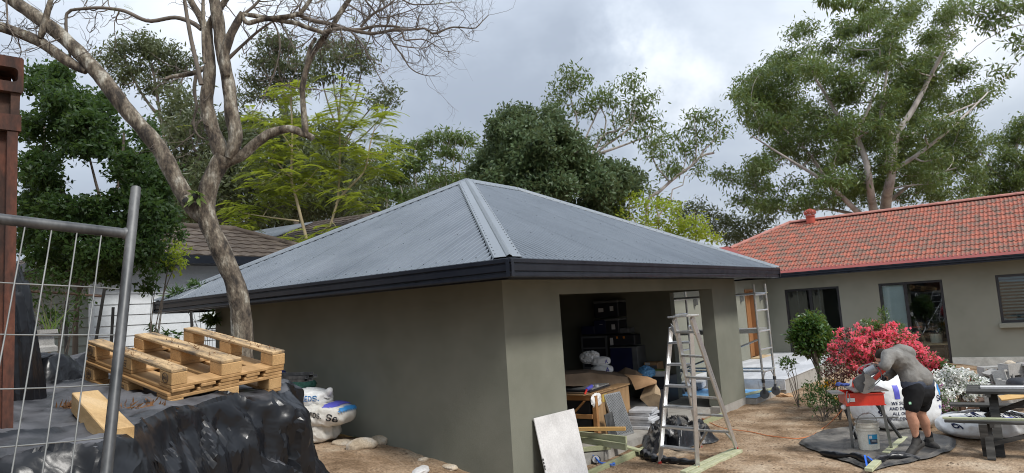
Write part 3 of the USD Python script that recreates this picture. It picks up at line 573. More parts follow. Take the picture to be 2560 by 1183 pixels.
put('corner_stop', MB().span((NX - .01, NY0 - .045, -.2), (NX + .04, NY0 + .03, NZ)), 'weatherboard', nh)
def tiled_face(parent, o, ex, inn, length, T, rows, hips, tw=.30, tl=.34, mat='brown_tile'):
    """Courses of concrete roof tiles, each course one wavy strip that steps over the one below; hips = how far the ends close in per metre of plan run."""
    for r in range(rows):
        sl_ = unit(inn + Z * T); nn = unit(Z - sl_ * sl_[2]); run = r * tl * math.cos(math.atan(T)); a, b = hips[0] * run, length - hips[1] * run
        if b - a < .3: break
        n = max(int((b - a) / tw * 6), 4); s_ = np.linspace(a, b, n); pr = .022 * np.abs(np.sin(s_ / tw * np.pi)) ** 1.5
        base = o + ex * s_[:, None] + sl_ * (r * tl)
        put('tile_course', MB().grid(np.stack([base + nn * (pr[:, None] - .01), base + nn * (pr[:, None] + .026), base + sl_ * (tl + .03) + nn * (pr[:, None] + .002)], 1)[:, ::-1]), mat, parent, smooth=30)
nr = put('roof', MB().add([V(-8.35, NY0 - .45, NZ + .08), V(-8.35, NY1 + .45, NZ + .08), V(-10.6, NY1 - 1.2, NZ + .08 + 2.25 * NT), V(-10.6, NY0 + 1.8, NZ + .08 + 2.25 * NT)], [[0, 1, 2, 3]]).add([V(-16, NY0 - .45, NZ + .08), V(-8.35, NY0 - .45, NZ + .08), V(-10.6, NY0 + 1.8, NZ + .08 + 2.25 * NT), V(-16, NY0 + 1.8, NZ + .08 + 2.25 * NT)], [[0, 1, 2, 3]]).add([V(-12.85, NY1 + .45, NZ + .08), V(-10.6, NY1 - 1.2, NZ + .08 + 2.25 * NT), V(-8.35, NY1 + .45, NZ + .08)], [[0, 1, 2]]), 'brown_tile', nh)
tiled_face(nr, V(-8.35, NY0 - .45, NZ + .10), V(0, 1, 0), V(-1, 0, 0), NY1 - NY0 + .9, NT, 7, (1, .75))
tiled_face(nr, V(-16, NY0 - .45, NZ + .10), V(1, 0, 0), V(0, 1, 0), 7.65, NT, 7, (0, 1))
put('ridge', MB().tube([V(-10.6, NY0 + 1.7, NZ + .13 + 2.25 * NT), V(-10.6, NY1 - 1.15, NZ + .13 + 2.25 * NT)], .09, 10).tube([V(-10.6, NY1 - 1.2, NZ + .13 + 2.25 * NT), V(-8.35, NY1 + .45, NZ + .14)], .08, 10).tube([V(-10.6, NY0 + 1.8, NZ + .13 + 2.25 * NT), V(-8.35, NY0 - .45, NZ + .14)], .08, 10), 'brown_tile', nr, smooth=True)
put('gutter', MB().grid(np.array([[V(-8.35 + o, NY0 - .5, z), V(-8.35 + o, NY1 + .5, z)] for o, z in ((-.45, 3.46), (.10, 3.46), (.12, 3.62), (.02, 3.625))][::-1])).grid(np.array([[V(-16, NY0 - .45 - o, z), V(-8.3, NY0 - .45 - o, z)] for o, z in ((-.45, 3.46), (.10, 3.46), (.12, 3.62), (.02, 3.625))][::-1])), 'gutter_steel', nh)
nh2 = thing('neighbour_house', 'farther low house with brown tiles and pale sheets on its roof', 'house')
p2, q2 = V(-14.74, 6.31, 5.2), V(-9.6, 7.3, 5.2); e2 = unit(q2 - p2); i2 = V(-e2[1], e2[0], 0); L2 = np.linalg.norm(q2 - p2) + 2
put('wall', MB().bar(p2 - Z * 3.2 - e2 * .5 + i2 * 0, q2 - Z * 3.2 + e2 * .5, 6.6, 4.2), 'weatherboard', nh2)
o2 = p2 - e2 - i2 * 3.6 - Z * 3.6 * .36
nr2 = put('roof', MB().add([o2, o2 + e2 * L2, q2 + e2 - Z * .01, p2 - e2 - Z * .01], [[0, 1, 2, 3]]).add([p2 - e2 - Z * .01, q2 + e2 - Z * .01, q2 + e2 + i2 * 3.6 - Z * 1.3, p2 - e2 + i2 * 3.6 - Z * 1.3], [[0, 1, 2, 3]]), 'brown_tile', nh2)
tiled_face(nr2, o2 + Z * .02, e2, i2, L2, .36, 11, (0, 0)); put('ridge', MB().tube([p2 - e2, q2 + e2], .09, 8), 'brown_tile', nr2, smooth=True)
sl2 = unit(i2 + Z * .36)
for k in range(3): put('roof_panel', MB().bar(p2 + e2 * (.25 + k * .78) - sl2 * 1.75 + Z * .10, p2 + e2 * (.25 + k * .78) - sl2 * .15 + Z * .10, .74, .03, up=unit(Z - i2 * .36)), 'hip_steel', nh2)

# ------------------------------------------------------------------ trees
leafmat('gum_leaf', [(.025, .050, .010), (.060, .108, .020), (.118, .180, .036), (.20, .235, .06)], trans=.25, rough=.42, spec=.5)
leafmat('gum_leaf_grey', [(.034, .048, .018), (.075, .095, .034), (.135, .15, .06)], trans=.25, rough=.45, spec=.45)
leafmat('fig_leaf', [(.022, .044, .015), (.058, .095, .034), (.12, .17, .065), (.19, .22, .09)], trans=.16, rough=.48, spec=.35)
leafmat('dark_leaf', [(.012, .030, .008), (.030, .062, .014), (.06, .11, .022), (.10, .16, .035)], trans=.26, rough=.5, spec=.3)
leafmat('jacaranda_leaf', [(.12, .17, .016), (.23, .275, .022), (.35, .365, .026), (.46, .43, .035)], trans=.42, rough=.6, spec=.2, tcol=(.38, .44, .05))
leafmat('lime_leaf', [(.15, .22, .02), (.26, .33, .03), (.36, .40, .05)], trans=.4, rough=.55, spec=.25, tcol=(.45, .52, .05))
def leaves(mb, C, rc, per, ln, wd, rng, droop=.6, flat=.8, spread=1.0, out=None):
    """Kite-shaped leaves in loose sprays round the points C."""
    n = len(C) * per; c = np.repeat(C, per, 0) + rng.normal(size=(n, 3)) * rc * np.array([.6, .6, .6 * flat])
    d = rng.normal(size=(n, 3)) * spread; d[:, 2] -= droop
    if out is not None: d += np.repeat(out, per, 0)
    d /= np.linalg.norm(d, axis=1, keepdims=True); s = np.cross(d, rng.normal(size=(n, 3))); s /= np.linalg.norm(s, axis=1, keepdims=True)
    k = np.cross(d, s); L = (ln * rng.uniform(.65, 1.25, n))[:, None]; W = (wd * rng.uniform(.7, 1.2, n))[:, None]
    v = np.stack([c, c + d * L * .45 + s * W * .5 + k * W * .12, c + d * L, c + d * L * .45 - s * W * .5 + k * W * .12], 1).reshape(-1, 3)
    i = np.arange(n)[:, None] * 4
    mb.add(v, np.vstack([i + [[0, 1, 2]], i + [[0, 2, 3]]]))
def curve(pts, n):
    """A smooth path through the points."""
    P = np.asarray(pts, float)
    if len(P) < 3: return np.array([P[0] + (P[-1] - P[0]) * t for t in np.linspace(0, 1, n)])
    from scipy.interpolate import PchipInterpolator
    t = np.concatenate([[0], np.cumsum(np.linalg.norm(np.diff(P, axis=0), axis=1) + 1e-6)]); return PchipInterpolator(t / t[-1], P)(np.linspace(0, 1, n))
def fill(poly, n, r0, r1, thick, seed, hole=0.0, f=90.0):
    from shapely.geometry import Polygon, Point
    R = np.random.default_rng(seed); P = Polygon(poly); x0, y0, x1, y1 = P.bounds; out = []; tries = 0
    while len(out) < n and tries < 40000:
        tries += 1; x, y = R.uniform(x0, x1), R.uniform(y0, y1); r = R.uniform(r0, r1)
        if not P.contains(Point(x, y)): continue
        e = P.exterior.distance(Point(x, y))
        if e < r * .55: continue
        dd = R.uniform(-1, 1) * thick * min(1, (e / (r1 * 2.2)) ** .5)
        if hole and meshkit.noise(np.array([x / f, y / f, dd * .35 + seed]), seed) < hole: continue
        if any((x - a) ** 2 + (y - b) ** 2 < (.45 * r) ** 2 and abs(dd - c) < thick * .3 for a, b, _, c in out): continue
        out.append((x, y, r, dd))
    return out
def tree(name, label, d, limbs, blobs, style, leaf, bark, seed, cat='tree', group=None, twig=.012, dens=1.0, stems=False, wob=.03):
    R = np.random.default_rng(seed); trunk_px = limbs[0][0][0]; b = at(trunk_px[0], trunk_px[1], d); bz = float(ground_z(b[0], b[1])); base = V(b[0], b[1], bz)
    path = thing(name, label, cat, base, group=group); tr, br, lf = MB(), MB(), MB(); pool, rad = [], []
    for k, (pts, r0, r1) in enumerate(limbs):
        P = [at(p[0], p[1], d + (p[2] if len(p) > 2 else 0)) for p in pts]
        if k == 0 and P[0][2] > bz + .1: P = [V(P[0][0] + R.uniform(-.2, .2), P[0][1], bz - .15)] + P
        L = sum(np.linalg.norm(P[i + 1] - P[i]) for i in range(len(P) - 1)); n = int(np.clip(L / .35, 6, 40)); C = curve(P, n)
        C[1:-1] += (meshkit.noise(C[1:-1, :, None] * [1.3, 0, 0] + [0, k, seed], seed)[:, :, None].squeeze(-1) - .5) * wob * 2
        rr = r1 + (r0 - r1) * (1 - np.linspace(0, 1, n)) ** 1.35
        if k == 0: rr[:2] *= 1.25
        (tr if k == 0 else br).tube(C - base, rr, 9 if k == 0 else 6) if not (stems and k) else put('stem', MB().tube(C - base, rr, 6), bark, path, smooth=True); m = int(n * (.35 if k == 0 else .15)); pool += list(C[m:]); rad += list(rr[m:])
    pool, rad = np.array(pool), np.array(rad); ln, wd, per, rc, drp, flt = style
    for bl in blobs:
        px, py, rp = bl[:3]; dd = bl[3] if len(bl) > 3 else R.uniform(-1, 1) * rp / FOCAL * d * .7; q = bl[4] if len(bl) > 4 else 1.0
        c = at(px, py, d + dd); rw = rp / FOCAL * d
        dist = np.linalg.norm(pool - c, axis=1) + .8 * np.maximum(pool[:, 2] - c[2] + rw * .3, 0); i = int(np.argmin(dist)); a = pool[i]
        if np.linalg.norm(a - c) > rw * .4:
            mid = (a + c) / 2 + R.normal(size=3) * np.linalg.norm(c - a) * .10 - Z * np.linalg.norm(c - a) * .06; C = curve([a, mid, c], 8); r_ = min(rad[i] * .7, twig * (1.2 + rw)); br.tube(C - base, np.linspace(r_, twig * .5, 8), 5, caps=False)
            if len(pool) < 1500: pool = np.vstack([pool, C[3:]]); rad = np.concatenate([rad, np.full(len(C) - 3, r_ * .8)])
        nc = max(int(dens * q * 9 * (rw / (rc * 1.6)) ** 2), 3); u = R.normal(size=(nc, 3)); u /= np.linalg.norm(u, axis=1, keepdims=True); u *= (R.uniform(0, 1, nc) ** .42)[:, None]
        u[:, 2] = np.where(u[:, 2] < -.25, u[:, 2] * .55, u[:, 2]); cl = c + u * rw * np.array([1, 1, flt])
        for t in cl[:max(3, nc // 3)]: br.tube([c - base, (c + t) / 2 + R.normal(size=3) * rw * .08 - base, t - base], [twig * .45, twig * .32, twig * .2], 4, caps=False)
        leaves(lf, cl - base, rc, per, ln, wd, R, drp, flt)
    put('trunk', tr, bark, path, smooth=True)
    if br.v: put('branches', br, bark, path, smooth=True)
    put('crown', lf, leaf, path, kind='stuff'); return path

GUM = (.23, .068, 30, .36, .70, .75)
BG = [(1800, 470), (1785, 425), (1850, 375), (1825, 330), (1868, 290), (1815, 240), (1825, 190), (1900, 165), (1938, 110), (1960, 60), (2030, 50), (2060, 85), (2090, 45), (2180, 5), (2300, -20), (2400, 0), (2445, 50), (2410, 110), (2400, 150), (2445, 150), (2505, 190), (2505, 240), (2455, 280), (2440, 330), (2485, 400), (2430, 500), (2300, 520), (2000, 550), (1860, 530)]
tree('gum_tree', 'huge spreading gum tree with pale branching limbs behind the red roof', 32.0,
     [([(2213, 620), (2213, 516, -1), (2225, 450, -2.5), (2237, 350, -2.3), (2282, 275, -2.4), (2320, 203, -2.3), (2358, 128, -3)], .42, .08), ([(2200, 610), (2183, 525, -1.5), (2168, 426, -3), (2135, 331, -2.5), (2093, 284, -2.5), (2055, 222, -2.5), (2010, 150, -3)], .24, .05), ([(2137, 335, -2.5), (2173, 265, -2.6), (2192, 203, -2.5), (2200, 120, -3)], .10, .03),
      ([(2185, 560), (2131, 516, -2), (2069, 459, -2.5), (2003, 416, -2.6), (1927, 369, -2.5), (1880, 340, -3)], .20, .03), ([(2190, 575), (2126, 535), (2041, 523), (1965, 528), (1900, 480)], .12, .02), ([(2069, 459), (2017, 379), (1965, 327), (1900, 240)], .10, .02),
      ([(2235, 350, -2.3), (2282, 336, -2.3), (2363, 293, -2.3), (2448, 255, -2)], .13, .03), ([(2225, 430, -2.6), (2330, 360, -3), (2400, 303, -3), (2470, 230, -2)], .12, .03), ([(2236, 345, -2.3), (2205, 300, -2.5), (2215, 200, -2.5), (2230, 90, -3)], .12, .03), ([(2215, 510), (2300, 450, -1), (2390, 420, -2)], .12, .03)],
     fill(BG, 205, 20, 42, 4.0, 11, .37, 75) + [(1850, 500, 30), (1900, 515, 30), (1950, 500, 32), (1990, 520, 30), (2045, 490, 32), (2090, 505, 28), (2150, 490, 30, 2), (2260, 490, 30), (2310, 470, 32), (2360, 480, 32), (2410, 470, 30), (2320, 420, 28), (2390, 420, 30), (1830, 450, 24), (1880, 450, 28), (2440, 440, 28), (2270, 440, 24, 1.5), (1985, 460, 26), (2060, 430, 24, 2)], GUM, 'gum_leaf', 'bark_gum', 1, dens=1.5, twig=.03)
tree('gum_tree', 'slender gum with airy crown of bare curving limbs above the dark fig', 27.0,
     [([(1470, 560), (1477, 410), (1487, 389), (1508, 368), (1542, 344), (1577, 313), (1588, 280)], .17, .04), ([(1487, 389), (1556, 366), (1601, 349), (1625, 340)], .07, .025), ([(1478, 400), (1494, 354), (1508, 334), (1539, 327), (1570, 299), (1585, 260)], .08, .03), ([(1455, 480), (1440, 400), (1439, 342), (1442, 299), (1428, 257), (1421, 215)], .07, .025), ([(1470, 430), (1463, 344), (1477, 320), (1490, 289), (1508, 255)], .06, .025), ([(1508, 334), (1515, 300), (1500, 270)], .04, .02), ([(1539, 327), (1530, 290), (1545, 260)], .04, .02)],
     [(1410, 195, 28), (1440, 205, 32), (1395, 235, 30), (1425, 222, 25), (1500, 245, 38), (1470, 262, 35), (1532, 255, 25), (1450, 282, 26), (1580, 212, 36), (1612, 245, 33), (1600, 288, 40), (1628, 290, 22), (1632, 322, 20), (1575, 262, 30), (1540, 300, 16), (1587, 330, 18), (1612, 335, 22), (1630, 362, 10), (1520, 348, 20), (1500, 338, 14), (1400, 262, 25), (1445, 185, 16)], GUM, 'gum_leaf', 'bark_gum', 2, dens=.95, twig=.022)
tree('gum_tree', 'leaning gum limb with thin open foliage left of the huge gum', 29.0,
     [([(1617, 600), (1617, 524), (1619, 497), (1646, 479), (1674, 455), (1702, 434), (1730, 413), (1750, 393), (1785, 382)], .16, .05), ([(1750, 393), (1761, 372), (1782, 354), (1790, 310)], .05, .02), ([(1674, 455), (1660, 438), (1643, 420), (1632, 390), (1650, 350)], .05, .02), ([(1640, 560), (1660, 521), (1678, 500), (1681, 476), (1709, 462), (1712, 440)], .06, .02), ([(1730, 413), (1740, 370), (1735, 300)], .04, .02), ([(1702, 434), (1715, 390), (1700, 350)], .03, .015)],
     [(1735, 290, 26), (1760, 290, 26), (1790, 300, 22), (1720, 320, 22), (1760, 322, 28), (1800, 330, 22), (1660, 345, 28), (1690, 345, 18), (1640, 365, 20), (1655, 382, 20), (1665, 405, 20), (1632, 388, 13), (1680, 420, 14), (1720, 380, 20), (1740, 360, 26), (1780, 350, 26), (1700, 372, 12), (1740, 402, 16), (1690, 425, 12), (1665, 430, 13), (1745, 430, 9), (1620, 475, 14), (1650, 500, 12)], GUM, 'gum_leaf', 'bark_gum', 3, dens=.9, twig=.02)
FIG = [(1145, 560), (1155, 440), (1190, 400), (1212, 340), (1238, 285), (1280, 258), (1310, 270), (1345, 262), (1385, 264), (1425, 288), (1440, 340), (1472, 365), (1490, 396), (1540, 396), (1565, 425), (1606, 428), (1606, 475), (1580, 500), (1570, 560), (1480, 580), (1400, 560), (1250, 560)]
tree('fig_tree', 'dense dark round fig tree rising behind the garage roof apex', 24.0, [([(1350, 640), (1350, 540), (1345, 440), (1340, 330)], .35, .08), ([(1352, 540), (1430, 480), (1500, 440)], .15, .04), ([(1350, 520), (1270, 450), (1220, 400)], .15, .04), ([(1352, 560), (1460, 530), (1560, 460)], .12, .03)],
     fill(FIG, 170, 20, 42, 3.0, 21, .16, 60), (.18, .085, 22, .22, -.1, .9), 'fig_leaf', 'bark_thin', 4, dens=1.4, twig=.02)
tree('gum_tree', 'flat topped stand of pale stemmed gums left of the dark fig', 42.0, [([(1060, 620), (1070, 500), (1075, 420), (1085, 345)], .12, .03)] + [([(x0, 600), (x0 + 8, 500), (x1, 420), (x2, 350)], .08, .02) for x0, x1, x2 in ((1000, 990, 1005), (1040, 1035, 1045), (1110, 1115, 1125), (1140, 1150, 1165), (1090, 1100, 1110), (960, 955, 965), (1125, 1132, 1140))],
     [(1000, 362, 24), (1040, 362, 26), (1080, 350, 26), (1120, 345, 28), (1160, 350, 24), (1185, 360, 14), (1100, 378, 22), (1140, 385, 20), (1010, 400, 24), (960, 420, 30), (985, 445, 28), (1050, 415, 20), (1100, 425, 15), (1130, 440, 16), (950, 480, 30), (1000, 490, 26), (1050, 480, 20), (1150, 500, 20), (1100, 500, 18), (1020, 520, 24), (1080, 450, 24), (1130, 470, 24), (1000, 450, 26), (1060, 390, 22), (1170, 440, 22), (1025, 420, 22), (960, 390, 20), (1180, 400, 14), (930, 440, 24), (1075, 520, 22)], (.34, .10, 22, .45, .6, .7), 'gum_leaf', 'bark_gum', 5, dens=2.3, twig=.02, stems=True)
tree('gum_tree', 'tall gum whose rounded crown shows between the bare grey trunks', 30.0, [([(740, 600), (730, 420), (712, 260), (700, 190), (690, 120)], .22, .05), ([(720, 300), (680, 220), (655, 150)], .08, .03), ([(712, 250), (750, 200), (760, 160)], .06, .03)],
     [(680, 108, 38), (715, 122, 38), (655, 150, 34), (690, 165, 42), (742, 165, 34), (640, 200, 34), (700, 208, 34), (752, 208, 28), (618, 240, 24), (770, 180, 20), (665, 235, 26), (720, 250, 22)], GUM, 'gum_leaf_grey', 'bark_thin', 6, dens=1.9, twig=.025)
tree('gum_tree', 'gum with drooping olive crown on fine upright stems, above yellow green jacaranda', 27.0, [([(850, 620), (850, 420), (848, 330), (850, 260), (860, 170)], .14, .03), ([(849, 330), (820, 250), (800, 170)], .05, .02), ([(849, 320), (890, 240), (905, 150)], .05, .02), ([(852, 360), (910, 290), (960, 230)], .05, .015), ([(852, 380), (930, 320), (985, 240)], .04, .012), ([(850, 290), (835, 220), (830, 130)], .04, .02)],
     [(830, 108, 28), (870, 112, 32), (905, 128, 28), (850, 148, 32), (890, 160, 28), (925, 168, 20), (800, 150, 28), (790, 190, 28), (820, 190, 22), (880, 195, 16), (960, 225, 16, 0, .6), (950, 258, 22), (930, 245, 12), (985, 232, 10, 0, .5), (790, 130, 20), (975, 260, 10, 0, .5)], GUM, 'gum_leaf_grey', 'bark_thin', 7, dens=1.6, twig=.02)
tree('gum_tree', 'gum crown seen left of the bare trunk above dark hedge like tree', 28.0, [([(430, 620), (420, 420), (400, 280), (380, 160)], .2, .05), ([(410, 320), (450, 220), (470, 160)], .08, .03), ([(405, 300), (340, 210), (310, 140)], .08, .03)],
     [(378, 118, 36), (420, 128, 28), (350, 110, 34), (305, 125, 38), (440, 170, 32), (470, 152, 20), (490, 160, 18), (400, 182, 32), (335, 175, 36), (270, 150, 30), (420, 225, 30), (390, 140, 30), (365, 215, 30), (300, 200, 30)], GUM, 'gum_leaf_grey', 'bark_thin', 8, dens=1.9, twig=.025)
tree('gum_tree', 'grey green bushy gums filling the gap behind the leaning grey trunk', 24.0, [([(560, 640), (565, 520), (560, 420), (540, 300)], .2, .05), ([(565, 500), (490, 380), (450, 290)], .08, .03), ([(565, 510), (650, 420), (680, 330)], .08, .03), ([(562, 540), (720, 460), (800, 380)], .08, .02), ([(562, 540), (620, 480), (640, 400)], .05, .02), ([(562, 560), (490, 500), (440, 440)], .05, .02)],
     fill([(405, 560), (405, 250), (450, 215), (510, 225), (545, 290), (620, 270), (700, 280), (800, 290), (880, 330), (930, 400), (950, 480), (900, 560)], 185, 22, 40, 2.5, 31, .22, 70), (.25, .075, 20, .34, .5, .8), 'gum_leaf_grey', 'bark_thin', 9, dens=1.5, twig=.022)
tree('distant_tree', 'hazy broad tree mass low behind the neighbour roofs and young jacaranda', 46.0, [([(700, 640), (705, 520), (700, 420)], .25, .08), ([(702, 560), (560, 480), (470, 430)], .15, .05), ([(702, 560), (850, 480), (930, 440)], .15, .05)],
     fill([(370, 640), (385, 420), (480, 375), (600, 395), (720, 350), (860, 385), (960, 430), (1010, 640)], 85, 26, 46, 3.5, 32, .25, 70), (.36, .11, 22, .5, .5, .8), 'gum_leaf_grey', 'bark_thin', 17, dens=1.5, twig=.03)
tree('distant_tree', 'hazy low tree mass filling the gap beneath the flat topped gums', 50.0, [([(1050, 640), (1050, 540), (1050, 470)], .2, .08)],
     fill([(880, 640), (900, 470), (980, 440), (1080, 435), (1190, 430), (1230, 640)], 45, 24, 40, 3.0, 33, .22, 70), (.36, .11, 22, .5, .5, .8), 'gum_leaf_grey', 'bark_thin', 18, dens=1.4, twig=.03)
DK = [(40, 560), (50, 330), (65, 190), (110, 150), (185, 160), (235, 215), (300, 240), (390, 310), (425, 405), (458, 450), (455, 560), (465, 630), (420, 665), (390, 705), (350, 765), (300, 720), (200, 700), (120, 700), (55, 650)]
tree('evergreen_tree', 'dark glossy small leaved evergreen overhanging the weatherboard house', 10.2, [([(190, 850), (200, 720), (225, 640), (260, 560), (300, 450), (310, 330)], .05, .02), ([(228, 640), (180, 520), (110, 400), (110, 250)], .05, .02), ([(205, 720), (120, 650), (60, 560)], .04, .015), ([(262, 560), (360, 500), (410, 430)], .04, .02), ([(250, 590), (330, 640), (400, 660)], .03, .01), ([(265, 555), (230, 430), (200, 300)], .03, .01)],
     [b for b in fill(DK, 250, 16, 32, 1.1, 41, .31, 48) if not (120 < b[0] < 265 and 385 < b[1] < 510 and (b[0] * 7 + b[1]) % 5 < 4)], (.085, .045, 26, .11, .2, .85), 'dark_leaf', 'bark_thin', 10, dens=1.5, twig=.005)
tree('lime_shrub_tree', 'lime yellow young tree glowing behind the garage roof edge', 23.0, [([(1640, 700), (1640, 620), (1645, 560), (1640, 510)], .06, .02), ([(1645, 590), (1700, 560), (1740, 530)], .03, .01), ([(1642, 600), (1590, 560), (1570, 520)], .03, .01)],
     [(1575, 500, 22), (1560, 525, 16), (1600, 515, 24), (1640, 520, 26), (1680, 530, 28), (1650, 560, 30), (1700, 560, 28), (1610, 550, 28), (1740, 570, 28), (1770, 590, 24), (1720, 595, 26), (1680, 590, 26), (1600, 575, 22), (1790, 605, 16), (1560, 545, 12), (1745, 545, 18)], (.16, .06, 20, .25, .1, .8), 'lime_leaf', 'bark_pale', 12, dens=1.3, twig=.015)
tree('bush_tree', 'low dark bushy tree between lime tree and red roof end', 36.0, [([(1740, 680), (1740, 600), (1740, 530)], .15, .04)],
     [(1700, 530, 24), (1740, 520, 26), (1770, 535, 24), (1800, 550, 26), (1830, 560, 26), (1780, 570, 30), (1820, 590, 30), (1860, 560, 26), (1850, 590, 30), (1900, 560, 30), (1720, 560, 30), (1880, 590, 24), (1930, 545, 20)], (.24, .07, 20, .38, .4, .8), 'gum_leaf_grey', 'bark_thin', 13, dens=1.9, twig=.02)
tree('gum_tree', 'gum at the right edge with dense lower foliage above the ridge', 38.0, [([(2540, 620), (2545, 480), (2540, 380), (2560, 300)], .25, .06), ([(2545, 470), (2480, 420), (2450, 380)], .1, .03)],
     [(2550, 310, 30), (2580, 340, 40), (2530, 350, 34), (2560, 400, 40), (2510, 390, 34), (2490, 430, 34), (2540, 450, 40), (2590, 440, 40), (2460, 470, 34), (2510, 480, 40), (2560, 490, 40), (2480, 350, 20), (2440, 430, 26), (2420, 500, 26)], GUM, 'gum_leaf', 'bark_gum', 14, dens=2.0, twig=.03)
tree('gum_tree', 'tall gum at the top right corner, only its outer sprays in view', 22.0, [([(2700, 700), (2690, 400), (2660, 200), (2600, 60)], .2, .06), ([(2665, 220), (2600, 110), (2550, 150), (2515, 195)], .03, .01), ([(2640, 140), (2560, 60), (2480, 90), (2400, 160)], .03, .008), ([(2620, 80), (2540, 10), (2460, 30)], .04, .012)],
     [(2460, 15, 26), (2500, 10, 28), (2540, 20, 28), (2440, 40, 20), (2470, 60, 18), (2420, 15, 16), (2580, 10, 30), (2545, 95, 16), (2555, 115, 14), (2500, 180, 9, 0, .6), (2490, 60, 14), (2515, 40, 20)], GUM, 'gum_leaf', 'bark_gum', 15, dens=1.5, twig=.018)
tree('gum_tree', 'near gum outside the picture, its leaf tips hanging at the top edge', 9.0, [([(3600, 900), (3200, -300), (2700, -420), (2300, -200), (2150, -30)], .16, .012), ([(2200, -180), (2110, -60), (2070, -20)], .012, .006), ([(2200, -180), (2240, -60), (2260, -20)], .012, .006)],
     [(2075, -8, 20), (2100, 5, 18), (2130, 0, 20), (2150, 10, 16), (2180, -12, 18), (2215, -18, 16), (2255, -22, 14), (2050, -18, 14)], (.13, .030, 12, .07, 1.6, .7), 'gum_leaf', 'bark_thin', 16, dens=1.2, twig=.005)

# young jacaranda: fern-like fronds in flat sprays
def fronds(mb, c, n, ln, R, tilt=.22, m=15):
    for _ in range(n):
        a = R.uniform(0, 2 * np.pi); d = unit(V(np.cos(a), np.sin(a), R.uniform(-.05, .35))); s = unit(np.cross(d, Z)); L = ln * R.uniform(.65, 1.2)
        roll = R.normal() * tilt; s = unit(s * np.cos(roll) + np.cross(d, s) * np.sin(roll)); o = c + R.normal(size=3) * ln * .12; t = (np.arange(m) + 1) / (m + 1)
        ax = o + d * (L * t)[:, None] - Z * (L * .45 * t ** 2)[:, None]; w = L * .27 * np.sin(np.pi * (.14 + .80 * t)) ** .8 * R.uniform(.8, 1.1, m)
        for sg in (-1, 1):
            tip = ax + s * sg * w[:, None] + d * (w * .5)[:, None] - Z * (w * .25)[:, None]; h = d * L * .026
            v = np.stack([ax - h * .4, (ax + tip) / 2 - h, tip, (ax + tip) / 2 + h], 1).reshape(-1, 3); i = np.arange(m)[:, None] * 4
            mb.add(v, np.vstack([i + [[0, 1, 2]], i + [[0, 2, 3]]]))
JD = 17.5; R = np.random.default_rng(51); jb = at(769, 608, JD); jb[2] = float(ground_z(jb[0], jb[1])); jac = thing('jacaranda_sapling', 'young jacaranda with bright yellow green feathery leaves behind the garage', 'tree', jb)
tr, br, lf = MB(), MB(), MB(); pool = []
for k, (pts, r0, r1) in enumerate([([(775, 640), (769, 608), (748, 528), (737, 481), (727, 443), (731, 350), (727, 245)], .07, .02), ([(800, 640), (828, 557), (845, 498), (849, 414), (849, 329), (841, 245)], .055, .018), ([(840, 510), (858, 485), (913, 422), (925, 363), (934, 329)], .035, .014), ([(727, 443), (700, 415), (676, 384)], .03, .012), ([(748, 553), (685, 545), (625, 536)], .025, .01), ([(737, 481), (780, 440), (800, 410)], .02, .01), ([(849, 470), (880, 500), (915, 515)], .02, .01), ([(731, 380), (690, 320), (650, 300)], .02, .01), ([(849, 380), (880, 330), (890, 300)], .02, .01), ([(830, 555), (800, 585)], .015, .01)]):
    P = [at(*p, JD) for p in pts]
    if k < 2: P = [V(P[0][0], P[0][1], jb[2] - .1)] + P
    C = curve(P, 16); (tr if k == 0 else br).tube(C - jb, np.linspace(r0, r1, 16), 7); pool += list(C[4:])
pool = np.array(pool)
for px, py, rp in [(727, 240, 26), (700, 228, 22), (742, 215, 22), (690, 300, 36), (640, 292, 34), (730, 300, 30), (850, 228, 34), (862, 270, 36), (820, 300, 36), (882, 310, 36), (940, 300, 32), (965, 285, 20), (690, 370, 40), (742, 382, 36), (660, 405, 32), (700, 442, 44), (652, 462, 36), (762, 430, 40), (800, 402, 34), (850, 360, 40), (900, 382, 36), (942, 402, 40), (980, 382, 20), (960, 425, 30), (720, 500, 36), (682, 492, 32), (790, 472, 32), (842, 442, 30), (882, 492, 36), (922, 512, 30), (622, 540, 40), (590, 522, 26), (582, 566, 22), (800, 592, 36), (722, 605, 26), (850, 572, 22), (765, 330, 22), (650, 430, 20), (930, 345, 24), (610, 560, 22)]:
    c = at(px, py, JD + R.uniform(-.5, .5)); rw = rp / FOCAL * JD; a = pool[np.argmin(np.linalg.norm(pool - c, axis=1))]; br.tube([a - jb, (a + c) / 2 - jb + V(0, 0, -.04), c - jb], [.012, .009, .005], 5, caps=False)
    for _ in range(int(4 + 16 * rw * rw / .16)):
        u = R.normal(size=3) * rw * V(.50, .50, .36); fronds(lf, c + u - jb, 2, .52, R)
put('trunk', tr, 'bark_pale', jac, smooth=True); put('branches', br, 'bark_pale', jac, smooth=True); put('crown', lf, 'jacaranda_leaf', jac, kind='stuff')

